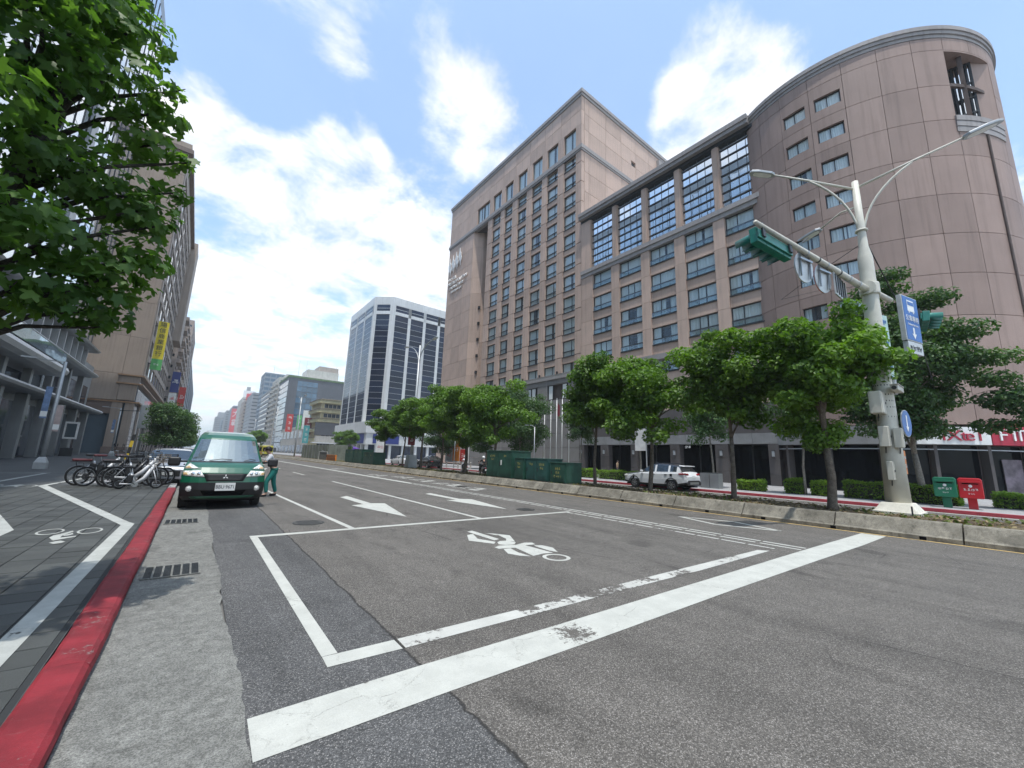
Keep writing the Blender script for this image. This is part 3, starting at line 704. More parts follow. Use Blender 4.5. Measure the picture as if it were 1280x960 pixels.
for a in (58.3, 60.45): o = window(tower, 'tower_top', FX+.3, a, 47.25); o.scale = (1, 1.95/2.42, 1)
piece('panel', tower, FX+.1, D, 58.2, 62.5, 46.9, 47.24, 'granite_pink')
e2 = [34.7]+[v for c in cols for v in c]+[58.2]
for i in range(0, len(e2), 2): piece('panel', tower, FX, D, e2[i]+G/2, e2[i+1]-G/2, 47.03, 50.5, 'granite_pink')
ys = [34.7, 38.95, 42.62, 46.35, 50.2, 53.8, 58.2, 62.5, 66., 69.6, 73.3]
for i in range(10):
    for z0, z1 in ((50.5, 52.9), (52.9, 55.3)): piece('panel', tower, FX+(.0), D, ys[i]+G/2, ys[i+1]-G/2, z0+G/2, z1-G/2, 'granite_pink')
for i in range(7, 10):
    piece('panel', tower, FX, D, ys[i]+G/2, ys[i+1]-G/2, 47.03, 50.48, 'granite_pink')
bl = [63.5, 66.7, 70., 73.3]
for i in range(3):
    for k in range(11):
        z0 = 0.3 if k == 0 else 13.3+(k-1)*3.27; z1 = 13.3+k*3.27; piece('panel', tower, FX, D, bl[i]+G/2, bl[i+1]-G/2, z0+G/2, z1-G/2, 'granite_pink')
# tall slot with splayed cheek between window bays and blank wall
for k in range(11):
    z0 = 13.3+(k-1)*3.27 if k else .3; z1 = 13.3+k*3.27
    part('panel', MB().prism([(FX, 63.48), (FX+1.6, 62.1), (FX+2.0, 62.5), (FX+.4, 63.48)], (0,0,z0+.012), (1,0,0), (0,1,0), (0,0,z1-z0-.024)), 'granite_pink', tower, world=True)
    part('panel', MB().prism([(FX+1.62, 62.08), (FX+4.2, 60.9), (FX+4.2, 62.2), (FX+2.05, 62.5)], (0,0,z0+.012), (1,0,0), (0,1,0), (0,0,z1-z0-.024)), 'granite_pink', tower, world=True)
for z in (17, 20.2, 23.4, 26.6, 29.8): piece('vent', tower, FX+1.15, FX+1.5, 62.05, 62.4, z, z+.5, 'frame_dark')
# band mouldings and roof cornice, front and camera-side returns
def ringband(z0, z1, pr, mat, nm='band'):
    piece(nm, tower, FX-pr, FX+.6, 34.7-pr, 73.3+pr, z0, z1, mat); piece(nm, tower, FX+.603, 64.5, 34.7-pr, 35.3, z0, z1, mat)
ringband(46.0, 46.28, .10, 'granite_band'); ringband(46.283, 46.72, .2, 'granite_band'); ringband(46.723, 47.02, .1, 'granite_band')
ringband(55.3, 55.75, .12, 'granite_band', 'cornice'); ringband(55.753, 56.3, .26, 'granite_band', 'cornice')
piece('roof', tower, FX+.7, 66, 35.4, 72.6, 55.3, 55.9, 'granite_band')
xs = [FX, FX+1.6]+[FX+1.6+3.85*i for i in range(1, 8)]
for i in range(8):
    for z0, z1 in [(30+3.2*k, 33.2+3.2*k) for k in range(5)]+[(47.03, 49.8), (49.8, 52.55), (52.55, 55.3)]:
        if i == 3 and 49 < z0 < 50: 
            piece('panel', tower, xs[i]+G/2, xs[i+1]-1.15, 34.7, 35.28, z0+G/2, z1-G/2, 'granite_pink'); continue
        piece('panel', tower, (xs[i]+.62 if i == 0 else xs[i])+G/2, xs[i+1]-G/2, 34.7, 35.28, z0+G/2, z1-G/2, 'granite_pink')
piece('panel', tower, xs[4]-1.14, xs[4]-.01, 34.7, 35.28, 50.75, 52.53, 'granite_pink'); piece('window', tower, xs[4]-1.1, xs[4]-.06, 34.95, 35.0, 49.85, 50.72, 'frame_dark')
piece('roof_cabin', tower, 57.5, 60.5, 34.2, 34.68, 52.2, 54.6, 'granite_band')
# dark-granite base of the tower
for k, (z0, z1) in enumerate([(.14, 1.5), (1.5, 3.2), (3.2, 5.1), (5.1, 7.06), (7.06, 8.48), (8.48, 9.72), (9.72, 11.85), (11.85, 12.6)]):
    y = 34.8; 
    while y < 63.3:
        y1 = min(y+2.05, 63.4)
        if not (z0 == 9.72 and any(abs((y+y1)/2-(c[0]+c[1])/2) < 1.05 for c in cols)): piece('block', tower, FX-.12, FX+.28, y+.02, y1-.02, z0+.018, z1-.018, 'granite_grey')
        y = y1
for c in cols:
    ym = (c[0]+c[1])/2
    for dy in (-.95, .1): piece('window', tower, FX+.02, FX+.08, ym+dy, ym+dy+.85, 9.8, 11.8, 'frame_dark')
    for dy in (-.89, .16): piece('pane', tower, FX+.0, FX+.015, ym+dy, ym+dy+.73, 9.86, 11.74, 'curtain')
piece('cornice', tower, FX-.26, FX+.45, 34.65, 63.5, 12.6, 12.95, 'granite_band'); piece('cornice', tower, FX-.16, FX+.45, 34.7, 63.5, 12.953, 13.28, 'granite_grey')
for c in cols:
    piece('bracket', tower, FX-.3, FX-.05, c[0]-.72, c[0]-.58, 13.28, 13.62, 'frame_dark')
# white sign: four tall wave strokes and raised lettering
M('sign_white', (.82, .82, .80), .45)
for k in range(4):
    y0 = 72.6-k*1.35; zb = 40.0+.38*k; zt = 43.75+.30*k; H_ = zt-zb
    pts = [(0, 0), (.22, .9), (.62, 1.55), (.62, 2.1), (.25, 2.75), (.12, H_), (-.08, 2.7), (-.35, 2.0), (-.35, 1.6), (-.1, .9)]
    part('emblem_stroke', MB().prism([(-x, z) for x, z in pts], (FX-.22, y0, zb), (0,1,0), (0,0,1), (.12,0,0)), 'sign_white', tower, world=True)
    part('emblem_stroke', MB().prism([(-x*.6-.62, z*.82) for x, z in pts], (FX-.22, y0+.05, zb-.55), (0,1,0), (0,0,1), (.10,0,0)), 'sign_white', tower, world=True)
for s, z, y, size, wd_ in (('HOTEL', 38.55, 71.0, .95, 1.18), ('METROPOLITAN', 37.55, 68.85, 1.05, .98), ('PREMIER TAIPEI', 36.5, 69.2, .82, .95)):
    letters(s, size, (FX-.16, y, z), (0,-1,0), (0,0,1), 'sign_white', tower, .06, wd_)
letters('~7', .62, (FX-.16, 69.2, 35.55), (0,-1,0), (0,0,1), 'sign_white', tower, .06, 1.05)

# ---------------------------------------------------------------- wing
wing = thing('hotel_wing', 'lower pink granite hotel wing with slatted blue glazing under its roof', 'hotel wing', (FX, 12.6, .13))
part('wall', MB().box(FX+1.4, 62, 12.6, 34.68, .13, 34.2), 'room_dark', wing, world=True)
wb = [(12.85, 15.85), (17.0, 20.03), (21.2, 24.25), (25.4, 28.5), (29.7, 32.7)]
we = [11.9]+[v for c in wb for v in c]+[34.68]
WT = [25.78-3.14*k for k in range(5)]
for k, zt in enumerate(WT):
    z1 = zt+.02 if k == 0 else zt+1.18; z0 = zt-1.96
    for i in range(0, len(we), 2):
        if i == 0: continue
        piece('panel', wing, FX, FX+.7, we[i]+G/2, we[i+1]-G/2, zt-3.12 if k < 4 else 7.1, zt-.005, 'granite_pink')
    for a, b in wb:
        o = window(wing, 'wing', FX+.34, a, z0); o.scale = (1, (b-a)/3.05, 1)
        piece('panel', wing, FX+.16, FX+1.2, a+.01, b-.01, zt-3.13, z0-.1, 'granite_pink'); piece('sill', wing, FX+.06, FX+.6, a+.006, b-.006, z0-.095, z0-.005, 'frame_dark')
        piece('pane', wing, FX+.12, FX+.14, a+.04, b-.04, z0+.08, z0+.55, 'glass_room')
for a, b in wb: piece('panel', wing, FX+.18, FX+1.2, a+.01, b-.01, 7.1, WT[-1]-3.2, 'granite_pink')
piece('band', wing, FX-.08, FX+1.3, 12.2, 34.66, 25.80, 26.28, 'granite_band'); piece('band', wing, FX-.2, FX+1.3, 12.2, 34.66, 26.283, 26.78, 'granite_band')
gb = [(12.65, 15.94), (16.65, 20.05), (20.85, 24.28), (25.08, 28.6), (29.4, 32.85)]
ge = [12.0]+[v for c in gb for v in c]+[34.66]
for i in range(0, len(ge), 2):
    if i == 0: continue
    piece('pier', wing, FX-.05, FX+1.0, ge[i]+.005, ge[i+1]-.005, 26.79, 33.85, 'granite_pink'); piece('pier', wing, FX-.16, FX-.055, ge[i]+.12, ge[i+1]-.12, 26.79, 33.85, 'granite_pink')
for a, b in gb:
    piece('pane', wing, FX+.24, FX+.26, a, b, 26.8, 33.85, 'glass_blue'); piece('backing', wing, FX+1.1, FX+1.13, a, b, 26.8, 33.85, 'room_dark')
    for j in range(1, 4): piece('mullion', wing, FX+.20, FX+.30, a+(b-a)*j/4-.02, a+(b-a)*j/4+.02, 26.8, 33.85, 'frame_dark')
    for j in range(7): piece('louvre', wing, FX+.13, FX+.235, a+.01, b-.01, 27.5+j*.97, 27.61+j*.97, 'frame_dark')
piece('cornice', wing, FX-.15, FX+1.6, 12.6, 34.66, 33.86, 34.25, 'frame_dark'); piece('cornice', wing, FX-.62, FX+2, 12.9, 34.66, 34.253, 34.66, 'granite_band'); piece('cornice', wing, FX-.75, FX+2, 12.9, 34.66, 34.663, 35.15, 'granite_band')
piece('roof', wing, FX+2.01, 62, 12.6, 34.66, 34.2, 34.9, 'granite_band')
# ground floor arcade
M('fascia_grey', (.25, .25, .25), .7, var=.12, vs=1, rnd=.06, streak=.1)
ac = [(16.75, 17.9), (21.4, 22.4), (26.3, 27.1), (30.2, 31.3), (34., 34.66), (12.7, 13.5)]
for a, b in ac:
    for z0, z1 in ((.14, 1.1), (1.1, 2.3), (2.3, 3.55)): piece('column', wing, FX-.25, FX+.6, a+.01, b-.01, z0+.01, z1-.01, 'granite_dark')
    o = part('wall_lamp', MB().box(FX-.45, FX-.27, (a+b)/2-.12, (a+b)/2+.12, 2.45, 2.5).box(FX-.45, FX-.27, (a+b)/2-.12, (a+b)/2+.12, 2.95, 3.0), 'frame_dark', wing, world=True)
    part('lamp_glass', MB().box(FX-.43, FX-.29, (a+b)/2-.09, (a+b)/2+.09, 2.5, 2.95), 'frame_light', o)
for k in range(11):
    y = 12.7+2.0*k; piece('fascia_panel', wing, FX-.2, FX+.6, y+.012, min(y+2., 34.66)-.012, 3.56, 4.48, 'fascia_grey'); piece('fascia_panel', wing, FX-.12, FX+.6, y+.012, min(y+2., 34.66)-.012, 4.50, 5.75, 'granite_dark'); piece('fascia_panel', wing, FX-.08, FX+.6, y+.012, min(y+2., 34.66)-.012, 5.77, 7.08, 'granite_dark')
piece('ceiling', wing, FX+.6, FX+1.38, 12.7, 34.6, 3.6, 3.7, 'room_dark')
for k in range(9):
    y = 12.9+2.4*k; piece('shop_front', wing, FX+1.3, FX+1.34, y+.06, y+2.34, .2, 3.4, 'glass_dark'); piece('mullion', wing, FX+1.25, FX+1.36, y-.05, y+.05, .14, 3.55, 'frame_dark')
letters('~2', .34, (FX-.26, 18.9+1.6, 3.3), (0,-1,0), (0,0,1), 'sign_white', wing, .02)
piece('cornice', wing, FX-.3, FX+.6, 12.7, 34.64, 12.6, 13.2, 'granite_band')

# ---------------------------------------------------------------- round end of the hotel
DC = (46.7, 8.0); DR = 10.0
drum = thing('round_building', 'round pink granite corner building with a deep recessed window near its roof', 'hotel corner', (DC[0], DC[1], .13))
def dpt(th, r, z): a = rad(th); return (DC[0]-r*math.cos(a), DC[1]+r*math.sin(a), z)
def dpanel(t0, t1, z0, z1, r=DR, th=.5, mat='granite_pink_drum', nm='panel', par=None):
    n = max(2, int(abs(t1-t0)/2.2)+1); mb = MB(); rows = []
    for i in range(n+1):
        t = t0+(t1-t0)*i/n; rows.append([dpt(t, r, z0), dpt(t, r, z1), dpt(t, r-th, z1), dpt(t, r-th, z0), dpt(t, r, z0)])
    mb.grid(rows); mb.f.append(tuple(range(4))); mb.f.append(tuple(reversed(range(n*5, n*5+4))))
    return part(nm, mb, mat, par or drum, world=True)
# solid core, cut open where the tall recess goes in
cm = MB()
def coreseg(t0, t1, z0, z1, r=9.35):
    n = max(2, int((t1-t0)/4)); cm.grid([[dpt(t0+(t1-t0)*i/n, r, z0), dpt(t0+(t1-t0)*i/n, r, z1)] for i in range(n+1)])
coreseg(-180, -75.2, .13, 35); coreseg(-50, 180, .13, 35); coreseg(-75.2, -50, .13, 27.3); coreseg(-75.2, -50, 32.95, 35)
part('wall', cm, 'joint_dark', drum, world=True)
TJ = [32., 23.3, 11.9, -.5, -13.35, -25.8, -38., -50.2, -62.6, -75.1, -87.5, -100, -112, -124, -136, -148]
ZJ = [4.75, 6.1, 9.1, 12.05, 15.05, 18.0, 21.0, 24.05, 27.0, 29.95, 33.1, 34.2]
wins = [(1.35, 10.9), (-12.2, -2.35)]; WZ = [13.0+2.96*k for k in range(7)]
gz = .035; gt = .17
for zi in range(len(ZJ)-1):
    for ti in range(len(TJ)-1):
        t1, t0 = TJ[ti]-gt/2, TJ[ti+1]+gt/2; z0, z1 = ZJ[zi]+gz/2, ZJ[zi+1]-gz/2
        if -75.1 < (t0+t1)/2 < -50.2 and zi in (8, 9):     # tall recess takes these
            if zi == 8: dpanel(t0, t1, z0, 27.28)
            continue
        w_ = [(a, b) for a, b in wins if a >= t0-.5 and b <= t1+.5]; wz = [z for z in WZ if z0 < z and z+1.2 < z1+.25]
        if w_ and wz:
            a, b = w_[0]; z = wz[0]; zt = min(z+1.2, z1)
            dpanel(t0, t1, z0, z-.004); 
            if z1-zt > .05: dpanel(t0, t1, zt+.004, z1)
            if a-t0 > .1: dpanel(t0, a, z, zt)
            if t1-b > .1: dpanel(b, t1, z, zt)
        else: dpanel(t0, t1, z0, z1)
for a, b in wins:
    for z in WZ:
        tm = rad((a+b)/2); px, py = DC[0]-(DR-.22)*math.cos(tm), DC[1]+(DR-.22)*math.sin(tm); tang = Vector((math.sin(tm), math.cos(tm), 0)); nrm = Vector((math.cos(tm), -math.sin(tm), 0))
        m = Matrix((nrm, tang, Vector((0,0,1)))).transposed().to_4x4(); m.translation = Vector((px, py, z))-tang*.83
        window(drum, 'drum', 0, 0, 0, m)
# recess: back glazing, cross frames, sill mouldings
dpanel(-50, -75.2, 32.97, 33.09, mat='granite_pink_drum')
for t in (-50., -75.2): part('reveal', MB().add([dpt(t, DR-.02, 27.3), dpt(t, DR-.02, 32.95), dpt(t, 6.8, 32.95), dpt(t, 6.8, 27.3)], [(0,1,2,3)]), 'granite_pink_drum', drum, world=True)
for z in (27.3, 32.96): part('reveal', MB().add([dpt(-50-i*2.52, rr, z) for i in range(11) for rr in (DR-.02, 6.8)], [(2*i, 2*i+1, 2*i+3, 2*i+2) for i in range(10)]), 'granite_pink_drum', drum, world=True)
ga, gb_ = Vector((42.6, .40, 0)), Vector((43.0, -.78, 0)); gn = (gb_-ga).normalized(); gin = Vector((-gn.y, gn.x, 0))
if gin.dot(Vector((DC[0], DC[1], 0))-ga) < 0: gin = -gin
def gq(u, z, off=0.): p = ga.lerp(gb_, u)+gin*off; return (p.x, p.y, z)
part('pane', MB().add([gq(0,27.3), gq(1,27.3), gq(1,32.95), gq(0,32.95)], [(0,1,2,3)]), 'glass_blue', drum, world=True)
part('backing', MB().add([gq(0,27.3,.5), gq(1.1,27.3,.5), gq(1.1,32.95,.5), gq(0,32.95,.5)], [(0,1,2,3)]), 'room_dark', drum, world=True)
fr = MB()
for u in (.02, .2, .4, .6, .8, .98): fr.bar(gq(u,27.3,-.05), gq(u,32.95,-.05), .10, .12)
for z in (27.4, 28.6, 29.9, 31.2, 32.85): fr.bar(gq(0,z,-.05), gq(1,z,-.05), .12, .10)
part('window_frame', fr, 'frame_dark', drum, world=True)
pr_ = dpt(-75.2, DR-.02, 0); part('reveal', MB().add([(43.0,-.78,27.31), (pr_[0],pr_[1],27.31), (pr_[0],pr_[1],32.94), (43.0,-.78,32.94)], [(0,1,2,3)]), 'granite_pink_drum', drum, world=True)
cr_ = MB().bar(dpt(-59.5, 9.65, 27.3), dpt(-59.5, 9.65, 32.95), .2, .26)
for i in range(5): cr_.bar(dpt(-51-i*4.84, 9.65, 30.3), dpt(-51-(i+1)*4.84, 9.65, 30.3), .18, .26)
part('cross_beam', cr_, 'joint_dark', drum, world=True)
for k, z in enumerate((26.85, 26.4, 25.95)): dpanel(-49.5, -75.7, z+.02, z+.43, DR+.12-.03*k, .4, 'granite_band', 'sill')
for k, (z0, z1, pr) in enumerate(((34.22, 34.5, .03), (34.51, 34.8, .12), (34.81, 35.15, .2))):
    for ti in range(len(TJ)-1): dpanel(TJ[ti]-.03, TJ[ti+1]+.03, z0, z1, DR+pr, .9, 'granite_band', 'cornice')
part('roof', MB().lathe([(9.2, 34.4), (9.2, 34.9)], 64, (DC[0], DC[1], 0)), 'granite_band', drum, world=True)
part('drain_pipe', MB().tube([dpt(-62.6, DR+.06, z) for z in (5., 15., 25.9)], .07, 8), 'joint_dark', drum, world=True)
# shop fronts round its foot
M('sign_red', (.40, .022, .05), .45); M('sign_panel', (.78, .78, .76), .45); M('poster_mix', (.16, .13, .15), .5, var=.6, vs=1.6)
dpanel(-40.2, -110, 3.45, 4.72, DR+.3, .7, 'sign_red', 'shop_sign'); dpanel(-20., -39.9, 3.45, 4.55, DR+.3, .7, 'sign_panel', 'shop_sign'); dpanel(30., -19.7, 3.45, 4.72, DR+.1, .6, 'fascia_grey', 'fascia_panel')
def curved_text(s, t0, dth, z, size, mat, r=DR+.32, wd_=1.):
    t = t0
    for ch in s:
        a = rad(t); letters(ch, size, dpt(t, r, z), (-math.sin(a), -math.cos(a), 0), (0,0,1), mat, drum, .05, wd_); t -= dth*(.55 if ch in 'I1t' else 1.)
curved_text('FITNESS', -43.3, 3.35, 4.03, .98, 'sign_white', wd_=1.1)
curved_text('iXtel', -27.2, 2.7, 3.98, .95, 'sign_red', wd_=1.1)
for ti, (t0, t1) in enumerate(((24, 8), (7, -9), (-10, -24), (-25, -39), (-40, -54), (-55, -69), (-70, -84))):
    dpanel(t0, t1, .2, 3.4, DR-.6, .06, 'glass_dark', 'shop_front'); dpanel(t0+.4, t0-.6, .14, 3.44, DR+.02, .6, 'granite_dark', 'column')
dpanel(-46, -53, .3, 2.6, DR-.5, .05, 'poster_mix', 'poster'); dpanel(30, -110, 3.1, 3.16, DR+.02, .05, 'frame_light', 'rail')
cm2 = MB().grid([[dpt(30-i*4, DR-.75, .13), dpt(30-i*4, DR-.75, 3.45)] for i in range(36)]); part('wall', cm2, 'room_dark', drum, world=True)
# ================================================================ OTHER BUILDINGS
M('white_tile', (.66, .67, .66), .5, var=.08, vs=.3, rnd=.05, streak=.14); M('metal_panel', (.30, .315, .32), .38, .55, var=.12, vs=.5, streak=.1); M('metal_light', (.50, .51, .51), .42, .35, var=.1, vs=.8, streak=.12)
def far_glass(name, col, rough=.06, spec=.9):
    m, t = newmat(name); co = t.coord('Object'); r = t.n('ShaderNodeObjectInfo').outputs['Random']
    c = t.mix(1., (*col, 1), t.ramp(t.math('ADD', t.math('MULTIPLY', r, .7), t.math('MULTIPLY', t.noise(co, .21, 2), .6)), .2, 1.1, .55, 1.5), 'MULTIPLY')
    finish(t, bsdf(t, c, rough, 0, spec, t.noise(co, .3, 2), .05, .2)); MATS[name] = m
far_glass('glass_navy', (.010, .017, .040), .06, .4); far_glass('glass_sky', (.05, .10, .15)); far_glass('glass_grey', (.06, .075, .085)); far_glass('glass_mirror', (.16, .21, .25), .03, 1.)
def mirror_mat():
    m, t = newmat('glass_tower'); co = t.coord('Object'); r = t.n('ShaderNodeObjectInfo').outputs['Random']
    b = t.n('ShaderNodeBump'); t.put(b, 'Height', t.noise(t.vmath('ADD', co, t.comb(0, t.math('MULTIPLY', r, 40.), 0)), .5, 2)); b.inputs['Strength'].default_value = .04; b.inputs['Distance'].default_value = .2
    p = t.n('ShaderNodeBsdfPrincipled'); t.put(p, 'Base Color', t.mix(r, (.62, .68, .72, 1), (.74, .79, .82, 1))); t.put(p, 'Metallic', .85); t.put(p, 'Roughness', .05); t.nt.links.new(b.outputs[0], p.inputs['Normal'])
    finish(t, p.outputs[0]); MATS['glass_tower'] = m
mirror_mat()
M('brown_stone', (.37, .30, .245), .7, var=.08, vs=.3, rnd=.05, fine=.06, fs=30, streak=.2); M('brown_dark', (.2, .15, .125), .65, var=.1, vs=.5, rnd=.05, streak=.15); M('copper_trim', (.36, .22, .13), .4, .5, var=.1)

# ---- white office block with dark glass bays
wob = thing('white_office_building', 'white tiled office block with dark navy glass bays and a cut-off corner', 'office building', (40, 128, .13))
part('wall', MB().prism([(40.5, 128.3), (40.5, 155), (68, 155), (68, 124.3), (45, 124.3)], (0,0,.13), (1,0,0), (0,1,0), (0,0,51.)), 'glass_navy', wob, world=True)
def vface(p, q, bays, label=''):
    """one face from p to q (x, y), outward to the left of the direction p->q"""
    p, q = Vector((*p, 0)), Vector((*q, 0)); L = (q-p).length; d = (q-p)/L; n = Vector((d.y, -d.x, 0))*-1
    m = Matrix((d, n, Vector((0,0,1)))).transposed().to_4x4(); m.translation = p
    def pc(nm, a, b, o0, o1, z0, z1, mat):
        k = ('w', round(b-a, 3), round(o1-o0, 3), round(z1-z0, 3), mat); me = PCACHE.get(k)
        if me is None: me = MB().box(0, k[1], 0, k[2], 0, k[3]).mesh(nm); me.materials.append(MATS[mat]); PCACHE[k] = me
        o = bpy.data.objects.new(nm, me); C.objects.link(o); o.parent = wob; o.matrix_parent_inverse = base_m(wob).inverted(); o.matrix_basis = m @ Matrix.Translation((a, o0, z0))
    pw = 1.0; bw = (L-pw)/bays
    for i in range(bays+1): 
        for k in range(6): pc('pier', i*bw, i*bw+pw, .0, .55, 11.+k*6.7+.03, 11.+(k+1)*6.7-.03, 'white_tile')
    for i in range(bays):
        a, b = i*bw+pw, (i+1)*bw
        for k in range(19):
            z = 11.4+k*1.86
            pc('pane', a+.02, b-.02, .05, .1, z+.09, z+1.84, 'glass_navy'); pc('transom', a, b, .05, .13, z, z+.08, 'metal_light')
        pc('band', a, b, .0, .5, 46.9, 48., 'white_tile'); pc('pane', a+.02, b-.02, .05, .1, 48.02, 48.9, 'glass_navy'); pc('transom', a, b, .05, .2, 48.9, 49.03, 'metal_light'); pc('pane', a+.02, b-.02, .05, .1, 49.04, 50.1, 'glass_navy')
    n_ = max(1, round(L/2.1))
    for i in range(n_): pc('parapet_panel', L*i/n_+.02, L*(i+1)/n_-.02, .02, .62, 50.2, 52.9, 'white_tile')
    for i in range(bays+1): pc('pier', i*bw, i*bw+pw, 0, .55, 48.0, 50.19, 'white_tile'); pc('pier', i*bw, i*bw+pw, 0, .55, 46.9, 47.98, 'white_tile')
vface((40, 154), (40, 128), 3); vface((40, 128), (44.8, 123.6), 1); vface((44.8, 123.6), (68, 124.), 4)
piece('podium', wob, 38.6, 69, 119.5, 154, 7.6, 11., 'white_tile'); piece('podium', wob, 38.9, 69, 119.8, 154, 4.2, 7.59, 'white_tile')
piece('shop_front', wob, 40.2, 69, 121., 153, .14, 4.19, 'glass_navy'); 
for k in range(9): piece('column', wob, 39.2, 40., 120.4+k*4.1, 121.3+k*4.1, .14, 4.18, 'white_tile')
for k in range(7): piece('column', wob, 42+k*4.2, 42.8+k*4.2, 120.2, 120.9, .14, 4.18, 'white_tile')
M('sign_blue', (.02, .035, .19), .4, var=.05); M('sign_maroon', (.22, .02, .035), .5, var=.1); M('sign_yellow', (.72, .60, .03), .5, var=.08); M('sign_green', (.10, .42, .12), .5, var=.08)
piece('sign_board', wob, 38.7, 38.88, 121.5, 141, 4.5, 7.35, 'sign_blue'); piece('sign_board', wob, 41., 49., 119.55, 119.78, 4.6, 7.3, 'sign_blue')

def banded(name, label, x0, x1, y0, y1, h, fl, wallm, glassm, z0=.13, sill=.45, pier=0., pier_w=.5, left=False, cat='building', group=None, par=None, front=True, side=True):
    """block of floors: glass core with a wall band proud of it at each floor, and piers on the faces turned to the street and to the camera"""
    t = par or thing(name, label, cat, ((x0+x1)/2, y0, z0), 0, group)
    piece('glazing', t, x0+.35, x1-.35, y0+.35, y1-.35, z0, h-.3, glassm)
    n = max(1, round((h-z0)/fl)); f = (h-z0)/n
    for k in range(n+1):
        za, zb = z0+k*f-(f*sill if k else 0), z0+k*f+(.28*f if k < n else .5)
        piece('floor_band', t, x0, x1, y0, y1, max(za, z0), zb, wallm)
    if pier:
        m = max(1, round((y1-y0)/pier)); s = (y1-y0-pier_w)/m; xf_ = (x1-.30, x1+.03) if left else (x0-.03, x0+.30)
        for i in range(m+1): piece('pier', t, *xf_, y0+i*s+.001, y0+i*s+pier_w, z0, h+.45, wallm)
        m = max(1, round((x1-x0)/pier)); s = (x1-x0-pier_w)/m
        for i in range(m+1): piece('pier', t, x0+i*s, x0+i*s+pier_w, y0-.033, y0+.29, z0, h+.45, wallm)
    return t
M('wall_yellow', (.55, .50, .30), .8, var=.15, vs=.5, streak=.3, rnd=.05); M('wall_slate', (.085, .09, .10), .6, var=.12, vs=.3, rnd=.06, streak=.12); M('wall_cream', (.48, .46, .42), .8, var=.12, vs=.4, streak=.25, rnd=.08)
M('wall_grey', (.30, .31, .32), .8, var=.12, vs=.4, streak=.25, rnd=.08); M('wall_steel', (.20, .24, .28), .6, var=.1, vs=.4, streak=.15, rnd=.06); M('wall_tan', (.36, .30, .26), .8, var=.12, vs=.4, streak=.25, rnd=.08); M('roof_green', (.10, .16, .07), .9, var=.3, vs=1)
M('tank_steel', (.5, .52, .53), .35, .7)
# ---- old yellow four-storey shop house with rounded balconies
yb = thing('yellow_shop_house', 'yellowish four storey block with curved balconies beside the white office block', 'building', (40.5, 186, .13))
piece('wall', yb, 40.2, 52, 186, 205, .13, 24.2, 'wall_yellow')
for k in range(5):
    z = 6.0+k*4.1
    b = MB(); b.prism([(38.9, 187.2), (39.6, 185.6), (41, 184.9), (48.6, 184.9), (49.4, 185.6), (49.4, 186.2), (40.4, 186.2), (40.4, 204), (38.9, 204)], (0,0,z), (1,0,0), (0,1,0), (0,0,1.35)); part('balcony', b, 'wall_yellow', yb, world=True)
    part('balcony_rim', MB().prism([(38.7, 187.1), (39.5, 185.4), (41, 184.7), (48.7, 184.7), (49.6, 185.5), (49.6, 186.2), (40.4, 186.2), (40.4, 204), (38.7, 204)], (0,0,z+1.352), (1,0,0), (0,1,0), (0,0,.18)), 'brown_dark', yb, world=True)
    if k < 4:
        for i in range(4): 
            o = piece('window', yb, 41.4+i*1.7, 42.9+i*1.7, 185.9, 185.98, z+2.0, z+3.7, 'wall_cream'); 
            piece('pane', yb, 41.5+i*1.7, 42.12+i*1.7, 185.86, 185.89, z+2.1, z+3.6, 'glass_grey'); piece('pane', yb, 42.18+i*1.7, 42.8+i*1.7, 185.86, 185.89, z+2.1, z+3.6, 'glass_grey')
piece('sign_board', yb, 38.2, 47.6, 183.6, 184.2, 8.4, 13.8, 'wall_slate'); piece('awning', yb, 37.5, 49, 182.5, 185.8, 5.0, 5.5, 'white_tile'); piece('shop_front', yb, 40, 49, 185.4, 185.9, .2, 4.9, 'glass_navy'); piece('sign_board', yb, 38.4, 47, 182.9, 183.3, 5.6, 8.1, 'wall_cream')
# ---- shop fronts and hanging signs further up the street
ss = thing('shop_row', 'low row of shops hung with red, green and blue signs past the yellow house', 'shops', (40, 206, .13))
piece('wall', ss, 40, 54, 206, 300, .13, 14., 'wall_cream')
for k in range(8): piece('window', ss, 39.9, 39.99, 208+k*11, 215+k*11, 8, 12, 'glass_grey'); piece('shop_front', ss, 39.9, 39.98, 207.5+k*11, 216.5+k*11, .3, 4.4, 'glass_navy')
piece('roof_shed', ss, 42, 52, 208, 236, 14.02, 16.4, 'roof_green')
M('sign_teal', (.07, .36, .38), .5, var=.1); M('sign_red2', (.55, .04, .03), .5, var=.1); M('sign_orange', (.75, .24, .03), .5)
for i, (x0, x1, y, z0, z1, mt, lb) in enumerate(((35.5, 37.8, 192, 5., 12.5, 'sign_teal', 'tall teal upright shop sign past the yellow house'), (37., 40., 200, 9., 16.5, 'sign_maroon', 'maroon upright shop sign with pale lettering by the yellow house'), (34.5, 37.4, 232, 11., 20., 'sign_red2', 'tall bright red upright shop sign furthest up the row of shops'), (37.6, 39.6, 222, 12., 19., 'sign_green', 'green upright shop sign between the red and maroon signs'), (38.6, 41.5, 214, 12., 21., 'sign_panel', 'white upright shop sign above the maroon sign'))):
    t = thing('shop_sign', lb, 'sign', ((x0+x1)/2, y, z0), 0, 'upright shop signs along the far pavement')
    piece('sign_board', t, x0, x1, y, y+.5, z0, z1, mt)
    piece('sign_bracket', t, x1, 41., y+.15, y+.35, z0+1, z0+1.3, 'metal_panel'); piece('sign_bracket', t, x1, 41., y+.15, y+.35, z1-1.3, z1-1, 'metal_panel')
    for k in range(3): letters('~1', (x1-x0)*.62, ((x0+x1)/2, y-.03, z1-(k+.7)*(z1-z0)/3.3), (1,0,0), (0,0,1), 'sign_white', t, .01)
